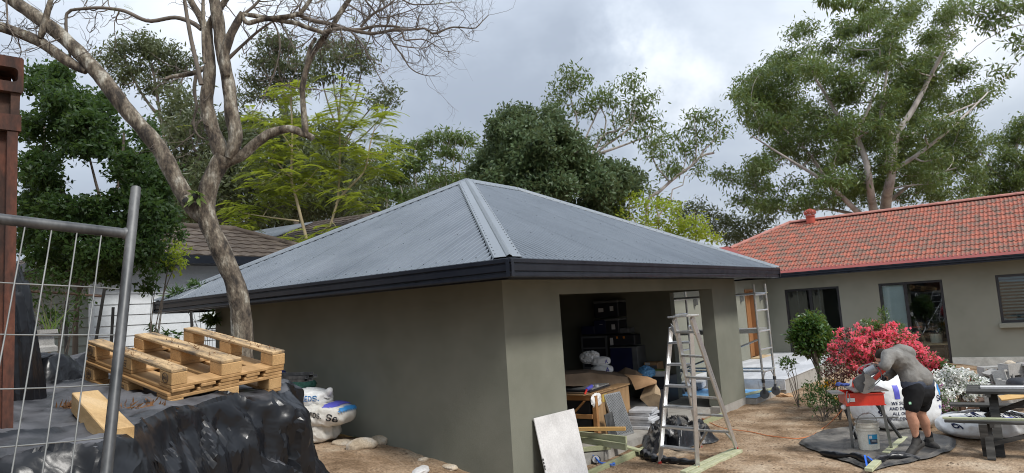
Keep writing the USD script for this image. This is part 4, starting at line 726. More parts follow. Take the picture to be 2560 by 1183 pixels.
# the bare tree in front
FD = 7.5; fb = at(608, 1000, FD); fb[2] = float(ground_z(fb[0], fb[1])); ft = thing('bare_tree', 'big leafless tree with leaning grey trunk beside the garage', 'tree', fb)
R = np.random.default_rng(61); tips = []
def limb(name, pts, r0, r1, n=8, dd=0.0, k=24, twigs=0, mat='bark_near', rough=1.0):
    P = [at(p[0], p[1], FD + dd + (p[2] if len(p) > 2 else 0)) for p in pts]; C = curve(P, k); rr = np.linspace(r0, r1, k) * (.84 if r0 > .03 else 1)
    if name == 'limb': rr[:3] *= [.55, .8, .95]
    rr = rr * (1 + .10 * rough * (meshkit.noise(C * 6.0, 3) - .5) * 2)
    mb = MB().tube(C - fb, rr, n); v, f = mb.get()
    if r0 > .04:
        c0 = np.repeat(C - fb, n, 0); m = len(c0); q = v[:m] - c0; v[:m] = c0 + q * (1 + .16 * (meshkit.fbm((v[:m] + fb) * [22, 22, 7], 3, 2) - .5))[:, None]
    path = put(name, (v, f), mat, ft, smooth=True)
    if twigs: tips.append((C, rr, twigs))
    return C
limb('trunk', [(608, 1010), (607, 900), (604, 800), (592, 725), (566, 658), (541, 602), (520, 555), (513, 520), (520, 475), (540, 425), (560, 392)], .140, .115, 18, k=60)
limb('limb', [(525, 560), (500, 535), (470, 500), (440, 450), (400, 375), (357, 322), (320, 280), (249, 188), (185, 119), (142, 80), (89, 40), (36, 4), (-20, -40)], .115, .085, 14, k=60)
limb('limb', [(215, 180), (174, 156), (89, 100), (0, 67), (-60, 50)], .07, .07, 12, dd=-.02, twigs=10)
limb('limb', [(100, 95), (109, 70), (121, 20), (134, -20)], .045, .035, 10, dd=-.06, twigs=4)
limb('limb', [(556, 400), (545, 360), (529, 315), (516, 250), (521, 213), (525, 160), (519, 106), (518, 71)], .105, .07, 14, k=40)
limb('limb', [(519, 85), (501, 43), (476, 0), (465, -30)], .055, .04, 10, twigs=5)
limb('limb', [(519, 80), (529, 53), (554, 14), (572, -10)], .05, .04, 10, twigs=5)
limb('limb', [(572, 395), (589, 341), (579, 284), (572, 213), (565, 178), (554, 124), (547, 64), (533, -10)], .095, .075, 14, k=40, dd=-.05)
limb('limb', [(569, 190), (562, 142), (572, 99), (589, 64), (608, 33)], .065, .05, 12, dd=-.12)
limb('limb', [(606, 36), (640, 40), (700, 52), (735, 57), (770, 70), (806, 82), (815, 88)], .032, .028, 9, dd=-.12, twigs=6)
limb('limb', [(606, 38), (620, 58), (660, 48), (700, 44), (746, 36), (765, 15), (781, -10)], .03, .025, 9, dd=-.14, twigs=10)
limb('limb', [(548, 418), (575, 400), (605, 388), (640, 358), (680, 332), (720, 322), (755, 332), (782, 346)], .085, .045, 12, k=36)
limb('limb', [(766, 342), (763, 320), (756, 231), (767, 170), (781, 135), (806, 100), (834, 60), (852, 30), (880, -10)], .042, .034, 10, k=36, twigs=10, dd=-.03)
limb('limb', [(767, 175), (775, 120), (790, 95)], .026, .018, 8)
limb('limb', [(513, 168), (483, 183), (433, 192), (415, 197)], .04, .026, 9, twigs=4)
limb('branch', [(460, -10), (476, 89), (494, 170), (503, 212)], .022, .026, 8, dd=-.2, mat='bark_thin'); limb('branch', [(508, -10), (508, 80), (511, 158)], .02, .02, 8, dd=-.2, mat='bark_near')
limb('branch', [(491, 188), (486, 225), (491, 266), (484, 302), (494, 337), (520, 350)], .022, .008, 7, mat='bark_thin', twigs=9); limb('branch', [(484, 335), (450, 362), (430, 380)], .008, .004, 5, twigs=4, mat='bark_thin')
limb('branch', [(503, 73), (472, 53), (433, 44), (380, 53), (300, 25), (235, 20), (180, 25), (165, 40), (167, 90), (178, 150)], .028, .012, 8, k=40, twigs=12, mat='bark_thin')
limb('branch', [(568, 150), (610, 110), (650, 75), (680, 55)], .022, .012, 7, mat='bark_thin', twigs=5)
B = dict(mat='bark_thin', n=7, dd=-.1)
limb('branch', [(746, 36), (780, 51), (831, 61), (864, 74), (897, 74), (937, 66), (1001, 68)], .026, .012, twigs=14, **B)
limb('branch', [(806, 82), (850, 72), (897, 79), (932, 84), (998, 74), (1034, 74), (1059, 71), (1084, 84), (1133, 68), (1186, 71), (1206, 53), (1221, 38)], .024, .005, k=40, twigs=30, **B)
limb('branch', [(902, 68), (932, 36), (968, 15), (995, -10)], .016, .010, twigs=12, **B)
limb('branch', [(1000, -5), (1040, 12), (1090, 10), (1135, 5)], .010, .004, twigs=12, **B); limb('branch', [(905, -10), (930, 20), (955, 45), (1000, 35), (1050, 15)], .012, .005, twigs=14, **B)
limb('branch', [(973, 86), (983, 109), (1008, 142), (1023, 167), (1046, 183), (1079, 190), (1102, 180)], .012, .003, twigs=9, **B)
limb('branch', [(879, 81), (907, 114), (932, 162), (950, 195), (968, 226)], .011, .003, twigs=9, **B)
limb('branch', [(965, 78), (1003, 78), (1013, 101), (1050, 98), (1089, 114), (1115, 129), (1138, 127)], .012, .003, twigs=14, **B)
limb('branch', [(983, 109), (1020, 118), (1060, 120), (1095, 100), (1130, 92)], .008, .003, twigs=10, **B)
limb('branch', [(870, 11), (900, 30), (925, 48)], .012, .005, twigs=6, **B); limb('branch', [(850, 72), (862, 100), (880, 130)], .008, .003, twigs=4, **B)
limb('branch', [(600, 40), (640, 10), (655, -10)], .02, .012, twigs=5, **B); limb('branch', [(680, 50), (700, 110), (690, 170), (665, 230), (650, 280)], .011, .003, twigs=9, **B)
limb('branch', [(700, 52), (720, 90), (740, 120), (760, 110), (790, 78)], .01, .005, twigs=6, **B); limb('branch', [(15, -10), (17, 20), (20, 60), (35, 90), (55, 130)], .012, .003, twigs=8, **B)
tw = MB()
def twiglet(p, d, L, r, depth):
    k = 6; pts = [p]; turn = R.normal(size=3) * .45
    for i in range(k):
        d = unit(d + turn * .35 + R.normal(size=3) * .28 + V(0, 0, .10)); turn = turn * .75 + R.normal(size=3) * .22; pts.append(pts[-1] + d * L / k)
    tw.tube(np.array(pts) - fb, np.linspace(r, r * .45, k + 1), 4, caps=False)
    if depth:
        for _ in range(R.integers(1, 3 + depth)): i = R.integers(1, k + 1); twiglet(pts[i], unit(d + R.normal(size=3) * .9), L * R.uniform(.4, .75), r * .6, depth - 1)
for C, rr, n in tips:
    for _ in range(n):
        i = R.integers(len(C) // 4, len(C)); t = unit(C[min(i + 1, len(C) - 1)] - C[i - 1]); s = R.normal(size=3); s = unit(s - t * (s @ t) * .6 - _hf * (s @ _hf) * .3); twiglet(C[i], unit(s + t * .6), R.uniform(.22, .55), min(rr[i] * .5, .0075), 2)
put('twigs', tw, 'bark_thin', ft, smooth=True, kind='stuff')
ys = MB()
for px, py in ((285, 22), (305, 15), (315, 55), (875, 45), (850, 92), (882, 138), (458, 315), (60, 75), (1110, 10), (460, 320)): fronds(ys, at(px, py, FD - .1) - fb, 2, .13, R, .3, 7)
put('last_leaves', ys, 'jacaranda_leaf', ft, kind='stuff')
# staghorn on the trunk
sc = at(492, 492, FD - .16); sg = thing('staghorn_fern', 'small pale green staghorn fern growing on the grey trunk', 'fern', sc); mb = MB()
for k in range(15):
    a = R.uniform(-1.1, 1.1); e = R.uniform(-.9, 1.0); d = unit(-_hf * .6 * math.cos(a) + _r * math.sin(a) * 1.1 + Z * e); s = unit(np.cross(d, _hf + .01)); L = R.uniform(.10, .2); t = np.linspace(0, 1, 6); ax = d * (L * t)[:, None] - Z * (L * .5 * t ** 2)[:, None]; w = .022 * np.sin(np.pi * (.12 + .86 * t)); mb.shell(np.stack([ax - s * w[:, None], ax + _hf * .004, ax + s * w[:, None]], 1), .002)
put('frond', mb, 'fern_leaf', sg, smooth=True); put('root_ball', MB().tm(trimesh.creation.icosphere(2, .055)), 'dark_rubber', sg, smooth=True)
put('knot', MB().tube([at(470, 497, FD - .10) - fb, at(462, 499, FD - .21) - fb], [.05, .038], 12), 'bark_near', ft, smooth=True); put('knot_end', MB().lathe([(.035, 0), (0, .004)], 12, at(462, 499, FD - .213) - fb, np.stack([_r, Z, -_hf], 1)), 'dark_rubber', ft)

# gums on the far side of the yard, behind the photographer: the house windows reflect them
for k, (x, y, s_) in enumerate([(-9, -24, .62), (-1, -27, .7), (7, -25, .6), (15, -22, .65), (-17, -19, .6)]):
    copy('/World/gum_tree_004', V(x, y, .2), rz(k * 1.7) * s_, label=['gum across the yard reflected in the left panes of the windows', 'gum across the yard, second of the row behind the viewer', 'gum across the yard, middle of the row behind the viewer', 'gum across the yard, fourth of the row behind the viewer', 'gum across the yard at the far end of the row'][k], group='gums across the yard')
for k, (x, y, s_) in enumerate([(-5.0, -9.6, 1.55), (.2, -12.5, 1.7), (-10.5, -8.2, 1.5)]):  # unseen evergreens, added to darken the left garage wall and the heap
    copy('/World/evergreen_tree', V(x, y, .3), rz(1.3 + k * 1.9) * s_, label=['dark evergreen added outside the picture to shade the heap and garage side, middle one', 'dark evergreen added for shade outside the picture, nearest the viewer', 'dark evergreen added for shade outside the picture, beyond the shipping container'][k], group='evergreens added for shade on the near left')

# ------------------------------------------------------------------ things in the foreground, left
def place(p, R=None): return dict(loc=p, R=R)
def sup(hx, hy, hz, n=4.5, sub=24, wr=0.0, ws=7.0, seed=0, nz=None):
    """A stuffed box: a superellipsoid with wrinkles."""
    m = trimesh.creation.box((2, 2, 2)); m = m.subdivide().subdivide().subdivide().subdivide().subdivide() if sub > 20 else m.subdivide().subdivide().subdivide().subdivide()
    d = np.array(m.vertices); d /= np.linalg.norm(d, axis=1, keepdims=True); h = np.array([hx, hy, hz]); r = (np.abs(d / h) ** n).sum(1) ** (-1 / n); v = d * r[:, None]
    if wr: v = v + d * wr * (np.abs(meshkit.fbm(v * ws, 4, seed) - .5) * -4 + .6)[:, None] * np.minimum(1, .4 + np.abs(d[:, 2:3]) * 0 + .6)
    return v, np.array(m.faces)
def front(u, v, hx, hy, hz, n): return -hy * np.maximum(1 - np.abs(u / hx) ** n - np.abs(v / hz) ** n, .02) ** (1 / n)
def onskin(u, w, hx, hy, hz, n, wr, ws, seed, e=.005):
    p = V(u, front(u, w, hx, hy, hz, n), w); return p + unit(p) * (wr * (abs(float(meshkit.fbm(p * ws, 4, seed)) - .5) * -4 + .6) + e) + V(0, 0, hz)
def text_on(txt, h, fx, bold=True, depth=.002):
    """Lettering bent over a surface: fx maps (u, v) to a point just proud of it."""
    m = meshkit.text_mesh(txt, h, depth, bold); m = m.subdivide_to_size(h * .8); v = np.array(m.vertices); return np.array([fx(a, b) for a, b, _ in v]) + 0, np.array(m.faces)

# shipping container whose rusty corner shows at the left edge
cc = at(60, 146, 3.35); _d0 = unit((cc - EYE) * V(1, 1, 0)); eb = rz(.14) @ _d0; el = np.cross(Z, eb); RC = np.stack([el, eb, Z], 1); gz = .75
ct = thing('shipping_container', 'rusty red steel container corner post at the left edge behind the fence', 'container', V(cc[0], cc[1], gz), RC); H = cc[2] - gz
from shapely.geometry import Polygon as _P, Point as _Pt, box as _bx
def holed(w, h, hole, depth, p0, ex, ey, ez):
    m = trimesh.creation.extrude_polygon(_bx(0, 0, w, h).buffer(-.012).buffer(.012).difference(hole), depth, engine='earcut'); v = np.array(m.vertices); f = np.array(m.faces); Mx = np.stack([ex, ey, ez], 1)
    return v @ Mx.T + p0, (f if np.linalg.det(Mx) > 0 else f[:, ::-1])
hole = _bx(.045, .075, .115, .105).buffer(.022)
put('corner_casting', MB().add(*holed(.165, .185, hole, .17, V(0, 0, H - .185), X, Z, Y)), 'rust_red', ct)
put('gusset', MB().span((0.012, .015, H - .30), (.05, .15, H - .187)).span((.05, .05, H - .30), (.165, .15, H - .187)), 'rust_dark', ct); put('band', MB().span((0.006, .006, H - .385), (.17, .16, H - .302)), 'rust_red', ct)
put('corner_post', MB().span((.018, .012, 0), (.062, .12, H - .387)).span((.062, .055, 0), (.10, .12, H - .387)), 'rust_red', ct)
pn = MB(); xs = np.arange(.10, 2.4, .04); pn.grid(np.array([[V(x, .075 + (.035 if (i // 3) % 2 else 0), 0), V(x, .075 + (.035 if (i // 3) % 2 else 0), H - .30)] for i, x in enumerate(xs)])); put('end_panel', pn, 'rust_dark', ct)
pn = MB(); xs = np.arange(.12, 5.9, .05); pn.grid(np.array([[V(.03 + (.035 if (i // 3) % 2 else 0), x, 0), V(.03 + (.035 if (i // 3) % 2 else 0), x, H - .1)] for i, x in enumerate(xs)])); put('side_panel', pn, 'rust_red', ct)
put('top_rail', MB().span((.03, .17, H - .1), (.10, 5.9, H - .02)).span((.165, .06, H - .30), (2.4, .14, H - .2)), 'rust_red', ct); put('roof', MB().span((.1, .14, H - .06), (2.4, 5.9, H - .04)), 'rust_dark', ct)

# tarpaulin covered heap
def loc2(u, d): return EYE + _r * u + _hf * d
poly = _P([(-4.6, 2.75), (-2.15, 2.85), (-1.86, 3.00), (-1.84, 3.25), (-1.97, 3.6), (-1.99, 3.95), (-1.95, 4.25), (-1.86, 4.50), (-1.78, 4.66), (-1.70, 4.74), (-1.68, 4.95), (-1.82, 5.4), (-2.1, 5.8), (-2.5, 6.2), (-4.8, 6.2)])
us, ds = np.linspace(-4.4, -.95, 270), np.linspace(2.2, 6.6, 270); P = np.zeros((len(us), len(ds), 3))
UU, DD = np.meshgrid(us, ds, indexing='ij'); q = np.stack([UU, DD, 0 * UU], -1)
import shapely as _sh
pts = _sh.points(UU.ravel(), DD.ravel()); dist = _sh.distance(poly, pts).reshape(UU.shape)
ang = np.arctan2(DD - 5.0, UU + 3.0)
# the top plane follows the pallets that lie on it
top = 1.655 - .18 * (UU - (-1.95)) * .55 + .02 * (DD - 5.0); top = np.clip(top, 1.50, 1.84) + .030 * (meshkit.fbm(q * 2.2, 4, 3) - .5)
zero = 0 * UU; rid = (1 - np.abs(2 * meshkit.fbm(np.stack([ang * 5.5, dist * .9, 0 * ang], -1) + 3, 2, 8) - 1)); rid2 = 1 - np.abs(2 * meshkit.noise(np.stack([ang * 17, dist * 2.0, 0 * ang], -1), 5) - 1)
rid3 = 1 - np.abs(2 * meshkit.fbm(np.stack([UU * 3.1 + DD, DD * 3.1 - UU + 4 * zero, 4 * top], -1), 3, 15) - 1); fall = .52 * smooth(dist / .30) ** .8 + 1.9 * np.maximum(dist - .16, 0); zz = top - fall + (.10 * (rid - .62) + .05 * (rid3 - .6)) * smooth(dist / .12)
crease = np.maximum(0, 1 - np.abs(meshkit.fbm(q * 1.5 + 9, 2, 4) - .5) / .035); zz += .022 * crease ** 2 * (1 - smooth(dist / .3)) + .022 * (1 - np.abs(2 * meshkit.fbm(q * 4.5, 2, 6) - 1)) * (1 - smooth(dist / .2))
W = EYE[None, None] * 0 + _r * UU[..., None] + _hf * DD[..., None] + V(EYE[0], EYE[1], 0); gz_ = ground_z(W[..., 0], W[..., 1]); zz = np.maximum(zz, gz_ + .02 + .02 * rid2)
push = -.10 * smooth(dist / .4) + (.08 * (rid - .62) + .05 * (rid3 - .65)) * smooth(dist / .25); W = W + (_r * np.cos(ang)[..., None] + _hf * np.sin(ang)[..., None]) * push[..., None]; W[..., 2] = zz
out = _r * np.cos(ang)[..., None] + _hf * np.sin(ang)[..., None] + Z * .35
# creased sheet: flat facets between random fold points, in two sizes
from scipy.interpolate import LinearNDInterpolator as _LI
_R = np.random.default_rng(41); sa, sh_ = np.where(dist > 0, ang * 2.2, UU * 1.0 + 40), np.where(dist > 0, np.minimum(top - zz, 2.0), DD)
cre = 0
for cell, amp, top_amp in ((.34, .17, .035), (.15, .075, .016), (.07, .028, .006)):
    for m_, lo_, hi_, am in ((dist > 0, (sa[dist > 0].min() - .5, -.5), (sa[dist > 0].max() + .5, 2.5), amp), (dist <= 0, (34, 2), (41, 7), top_amp)):
        n_ = int((hi_[0] - lo_[0]) * (hi_[1] - lo_[1]) / cell ** 2); pp = _R.uniform(lo_, hi_, (n_, 2)); f_ = _LI(pp * [1, .7], _R.uniform(-1, 1, n_) * am, 0.0); c_ = np.zeros_like(dist); c_[m_] = f_(np.stack([sa[m_], sh_[m_] * .7], 1)); cre = cre + c_
W = W + out * (cre * smooth(dist / .10) * .55)[..., None]; W[..., 2] += cre * (dist <= 0) * .8
def heap_z(p):
    u, d = (p - EYE) @ _r, (p - EYE) @ _hf; return zz[int(np.clip(np.searchsorted(us, u), 0, len(us) - 1)), int(np.clip(np.searchsorted(ds, d), 0, len(ds) - 1))]
hp = thing('tarpaulin_heap', 'big heap covered with black plastic sheet under the timber pallets', 'tarpaulin heap', V(W[135, 125, 0], W[135, 125, 1], 0)); put('plastic_sheet', (MB().grid(W - V(W[135, 125, 0], W[135, 125, 1], 0))), 'black_plastic', hp, smooth=16)
lt = MB(); R = np.random.default_rng(5); cl = np.array([at(px + R.normal() * 14, py + R.normal() * 8, 4.0 + R.normal() * .08) for px, py in [(215, 1010), (240, 1040), (190, 1090), (215, 1090), (370, 1060), (400, 1075), (330, 1050), (180, 1075)] for _ in range(4)])
for c in cl: c[2] = heap_z(c) + .012
leaves(lt, cl, .035, 7, .05, .012, R, 0, .15); put('leaf_litter', lt, 'litter_leaf', kind='stuff', label='dry brown leaf litter lying on the black plastic around the timber beam', cat='litter')

# pallets
PR = np.array([[.984, -.005, .177], [.017, .998, -.065], [-.176, .067, .982]]); PO = V(-.471, -4.292, 1.804)
rngp = random.Random(3)
def pallet(label, loc, Rm, flip):
    t = thing('pallet', label, 'pallet', loc, Rm); F = (lambda z: .144 - z) if flip else (lambda z: z); dark = 'pallet_weathered' if flip else 'pallet_wood'
    def bx(name, a, c, m, par=t):
        z = sorted((F(a[2]), F(c[2]))); j = rngp.uniform(-.003, .003); return put(name, MB().span((a[0] + j, a[1] + j, z[0]), (c[0] + j, c[1] + j, z[1]), b=.004), m, par)
    for y, w in ((0, .10), (.3275, .145), (.70, .10)):
        bx('skid_board', (0, y, 0), (1.2, y + w, .022), dark)
        for x, l in ((0, .145), (.5275, .145), (1.055, .145)):
            b = bx('block', (x, y, .0225), (x + l, y + w, .0995), 'pallet_block')
            if y == 0:
                zc = F(.061); up = 1
                if x != .5275:
                    s = MB(); a = np.linspace(0, 2 * np.pi, 29); C = np.stack([x + .0725 + .034 * np.cos(a), 0 * a - .0035, zc + .030 * np.sin(a)], 1); s.tube(C[:-1], .0022, 4, closed=True)
                    tx = meshkit.text_mesh('EPAL' if x > .9 else 'EUR', .018, .002, True); v = np.array(tx.vertices); v[:, 0] -= (v[:, 0].max() + v[:, 0].min()) / 2; v[:, 1] -= .009; v[:, 0] *= (.048 / np.ptp(v[:, 0])); k = -1 if flip else 1
                    s.add(np.stack([x + .0725 + v[:, 0] * k, -.0055 + 0 * v[:, 2] - v[:, 2] * .5, zc + v[:, 1] * k], 1), np.array(tx.faces)); put('stamp', s, 'ink', b)
                else:
                    s = MB()
                    for r_ in range(3):
                        for c_ in range(4): s.box((.012, .0015, .008 + .004 * ((r_ * c_) % 2)), (x + .022 + .019 * c_ + .004 * r_, -.0045, zc + (r_ - 1) * .019))
                    put('stamp', s, 'ink', b)
    for x in (0, .5275, 1.055): bx('stringer_board', (x, 0, .10), (x + .145, .80, .1215), 'pallet_wood')
    for y, w in ((0, .145), (.1875, .10), (.3275, .145), (.5125, .10), (.655, .145)): bx('deck_board', (0, y, .122), (1.2, y + w, .144), 'pallet_wood')
    return t
pallet('lower pallet of the stack, right way up on black plastic', PO, PR, False)
pallet('upper pallet lying upside down on the other, its skids weathered grey', PO + PR @ V(.012, .006, .145), PR @ rz(.008), True)
bd = MB(); R = np.random.default_rng(8)
for y0, w in ((0, .1), (.33, .145), (.7, .1)):
    cl = np.stack([R.uniform(.35, 1.18, 26), R.uniform(y0, y0 + w, 26), np.full(26, .2935)], 1); leaves(bd, cl @ PR.T + PO, .012, 3, .022, .006, R, 0, .1)
put('bark_crumbs', bd, 'litter_leaf', kind='stuff', label='dark bark crumbs scattered along the tops of the pallet skids', cat='litter')

# beam
def on_heap(px, py, lift):
    for d in np.arange(3.2, 6.2, .02):
        p = at(px, py, d)
        if p[2] <= heap_z(p) + lift: return p
    return at(px, py, 4.5)
ba, bb = on_heap(212, 1002, .06), on_heap(298, 1098, .06); bb = ba + unit(bb - ba) * min(np.linalg.norm(bb - ba), 1.15); bt = thing('timber_beam', 'thick sawn timber beam lying on black plastic beside the fence post', 'beam', ba)
put('beam', MB().bar(V(0, 0, 0), bb - ba, .125, .105, b=.004), 'beam_wood', bt); put('wane', MB().bar((bb - ba) * .35 + V(0, 0, -.056), (bb - ba) * .998 + V(0, 0, -.056), .12, .008), 'pallet_weathered', bt)

# temporary fence panel
fp0, fp1 = at(264, 1200, 2.10), at(340, 470, 2.46); fl0 = at(-60, 541, 2.06); fr0 = at(322, 585, 2.40)
fn = thing('fence_panel', 'galvanised temporary fence panel with welded wire mesh at the left', 'fence', fp0)
up_ = unit(fp1 - fp0); al = unit((fl0 - fr0)); lo = fp0 - up_ * .75
put('post', MB().tube([lo - fp0, fp1 - fp0 - up_ * .002, fp1 - fp0], [.0170, .0170, .0165], 18), 'galvanised', fn, smooth=35)
C = np.array([fr0 + al * .004 - fp0, fr0 + al * .03 - fp0, fr0 + al * .7 - fp0, fr0 + al * 2.2 - fp0]); put('top_rail', MB().tube(C, [.016, .0178, .0178, .0178], 18), 'galvanised', fn, smooth=35)
put('weld', MB().tm(trimesh.creation.icosphere(2, .022)).move(fr0 + al * .008 - fp0), 'galvanised', fn, smooth=True)
wdir = unit(al - up_ * (al @ up_) * .35); R = np.random.default_rng(2)
for k in range(14):
    a = fr0 + al * (.088 + k * .0745); b = a - up_ * 1.75 + V(*R.normal(size=3)) * .002; t = np.linspace(0, 1, 16); C = a + (b - a) * t[:, None] + np.cross(al, up_) * (.0015 * np.sin(t * 40 + k))[:, None]; put('wire', MB().tube(C - fp0, .0025, 6), 'wire_steel', fn, smooth=True)
for k in range(9):
    a = fr0 - up_ * (.215 + .168 * k) + np.cross(al, up_) * .004; a = a - al * .012; b = a + al * 1.15; t = np.linspace(0, 1, 12); C = a + (b - a) * t[:, None] + up_ * (.0015 * np.sin(t * 17 + k))[:, None]; put('wire', MB().tube(C - fp0, .0025, 6), 'wire_steel', fn, smooth=True)

# second black sheet, left, with a concrete block on it
def drape(name, label, px, py, d, ru, rd, hgt, seed, mat='black_plastic', zb=None, cat='plastic sheet', n=46, peaks=()):
    c = at(px, py, d); zb = float(ground_z(c[0], c[1])) if zb is None else zb; t = thing(name, label, cat, V(c[0], c[1], zb)); a, b = np.meshgrid(np.linspace(-1, 1, n), np.linspace(-1, 1, n), indexing='ij'); e = np.stack([a * 1.7 + seed, b * 1.7, 0 * a], -1)
    rr = np.maximum(np.abs(a), np.abs(b)) * .55 + .45 * np.hypot(a, b); hh = hgt * (1 - smooth((rr - .55) / .42)) * (.82 + .36 * meshkit.fbm(e, 3, seed)); k = 1 - np.abs(2 * meshkit.fbm(e * 2.3, 3, seed + 2) - 1)
    hh = hh + .10 * hgt * (k - .5) * (rr < .98)
    for (pa, pb, pr, ph) in peaks: hh = hh + ph * np.maximum(0, 1 - np.hypot(a - pa, b - pb) / pr) ** .7
    S = _r * (a * ru * (1 + .12 * (k - .5)))[..., None] + _hf * (b * rd * (1 + .12 * (k - .5)))[..., None]; S[..., 2] = np.maximum(hh, 0) + .004
    put('sheet', MB().grid(S), mat, t, smooth=50); return t, V(c[0], c[1], zb)
drape('plastic_sheet', 'black plastic over stacked goods with concrete block standing on it', 95, 990, 5.3, .48, .5, .52, 12, zb=1.42, n=60)
drape('plastic_sheet', 'upright black plastic wrap hanging by the rusty container corner', -20, 900, 4.2, .26, .3, 1.02, 17, zb=1.45, n=50)
kb = at(88, 882, 5.05); bl = thing('concrete_block', 'grey I shaped concrete paver block standing on black plastic behind the mesh', 'block', V(kb[0], kb[1], kb[2]), np.stack([_r, _hf, Z], 1))
prof = [(-.10, 0), (.10, 0), (.10, .035), (.075, .05), (.07, .12), (.10, .135), (.10, .165), (-.10, .165), (-.10, .135), (-.07, .12), (-.075, .05), (-.10, .035)]
put('block', MB().prism(prof, V(0, -.1, 0), X, Z, Y, .2), 'cement_block', bl)
def grass_tuft(label, p, n, h, seed, sp=.06, mat='grass_blade', group=None):
    R = np.random.default_rng(seed); t = thing('grass_tuft', label, 'grass', p, group=group); m = MB()
    for _ in range(n):
        o = V(R.normal() * sp, R.normal() * sp, -.01); d = unit(V(R.normal() * .45, R.normal() * .45, 1)); L = h * R.uniform(.5, 1.15); s = unit(np.cross(d, R.normal(size=3))) * .0035; bend = V(R.normal(), R.normal(), 0) * L * .3; tt = np.linspace(0, 1, 5)
        ax = o + d * (L * tt)[:, None] + bend * (tt ** 2)[:, None]; w = (1 - tt ** 2)[:, None] + .05; m.grid(np.stack([ax - s * w, ax + s * w], 1))
    put('blades', m, mat, t, kind='stuff'); return t
grass_tuft('bright green strappy seedling behind the concrete block', kb + V(-.05, .1, .15), 16, .24, 4, .02)
# white sack and studs behind the pallets
def sack(name, label, p, R_, hx, hy, hz, n, mat, seed, wr=.03, cat='sack', texts=(), cap_=None):
    t = thing(name, label, cat, p, R_); v, f = sup(hx, hy, hz, n, 24, wr, 6.0 / max(hx, .3) * .5, seed); b = put('body', (v + V(0, 0, hz), f), mat, t, smooth=True)
    for tx, h, u0, v0, m_, rot in texts:
        cs, sn = math.cos(rot), math.sin(rot)
        def fx(a, c, u0=u0, v0=v0, cs=cs, sn=sn):
            return onskin(u0 + a * cs - c * sn, v0 + a * sn + c * cs, hx, hy, hz, n, wr, 6.0 / max(hx, .3) * .5, seed)
        put('lettering', text_on(tx, h, fx), m_, b)
    return t
BR = np.stack([_r, _hf, Z], 1)
sack('sack', 'crumpled white plastic sack behind the pallets', at(205, 985, 5.9), BR, .20, .2, .15, 2.6, 'bag_white', 3, .06)
# stack of bags by the garage wall
wb = on(782, 1080, 1, -.60); wb[2] = float(ground_z(wb[0], wb[1])) - .03
ax_ = lambda a: np.stack([V(math.cos(a), math.sin(a), 0), V(-math.sin(a), math.cos(a), 0), Z], 1)
sack('building_bag', 'lowest plump white building bag resting on the dirt mound', wb + V(-.12, .02, 0), ax_(.25), .44, .27, .17, 3.0, 'bag_soiled', 21, .05, 'bag')
s2 = sack('building_bag', 'middle white bag printed BUILDING NEEDS with blue corner beside the wall', wb + V(.0, .06, .22), ax_(.22), .56, .27, .150, 3.2, 'bag_soiled', 22, .045, 'bag', [('BUILDING NEEDS.', .058, -.40, .075, 'print_black', -.13), ('Se', .085, .36, -.04, 'print_black', -.25)])
v, f = sup(.572, .278, .156, 3.2, 24, .045, 3, 22); c = v[f].mean(1); k = (c[:, 0] > .25) & (c[:, 2] > .05 + .10 * np.maximum(0, .52 - c[:, 0])); _cp = lambda vv, ff: (vv[np.unique(ff)], np.searchsorted(np.unique(ff), ff)); put('blue_panel', _cp(v + V(.008, 0, .153), f[k & (c[:, 0] > .525)]), 'print_blue', s2, smooth=True); put('violet_panel', _cp(v + V(.003, 0, .153), f[k & (c[:, 0] < .47) & (c[:, 0] > .30) & (c[:, 2] > .11)]), 'print_violet', s2, smooth=True)
s1 = sack('building_bag', 'topmost white bag with blue lettering and tied neck', wb + V(-.22, .05, .47), ax_(.12), .44, .21, .115, 3.0, 'bag_white', 23, .04, 'bag', [('BUILDING NEEDS.', .066, -.40, -.02, 'print_blue', .0)])
put('tied_neck', MB().tube(curve([V(.40, 0, .15), V(.47, .01, .20), V(.50, .02, .19)], 8), [.07, .055, .05, .045, .05, .055, .05, .02], 10), 'bag_white', s1, smooth=True)
sack('cloth_bundle', 'folded green cloth lying behind the topmost bag', wb + V(-.62, .25, .66), ax_(.4), .24, .14, .07, 2.5, 'green_cloth', 31, .04, 'cloth')
sack('cloth_bundle', 'dark blue bag slumped between pallets and wall', wb + V(-1.05, .1, .52), ax_(.3), .2, .16, .22, 2.5, 'blue_cloth', 32, .05, 'bag')
sd = on(728, 948, 1, -1.5); sb = thing('steel_studs', 'bundle of pale steel studs poking out from behind the pallets', 'studs', sd)
for k in range(5):
    o = V(0, k % 3 * .07, -.03 + .035 * (k // 2)); e = V(.36 + .05 * (k % 2), .02 + .05 * k * .3, .03 + .01 * k); put('stud', MB().box((1.6, .06, .003), o + V(-.55, 0, 0)).box((1.6, .003, .03), o + V(-.55, -.028, .015)).box((1.6, .003, .03), o + V(-.55, .028, .015)).rot(rz(.12 + .02 * k)), 'galvanised', sb)
pk = on(850, 1088, 1, -.12); put('plank', MB().bar(pk, on(925, 1108, 1, -.10), .05, .025), 'yellow_pine', label='narrow timber batten lying along the foot of the garage wall', cat='batten')

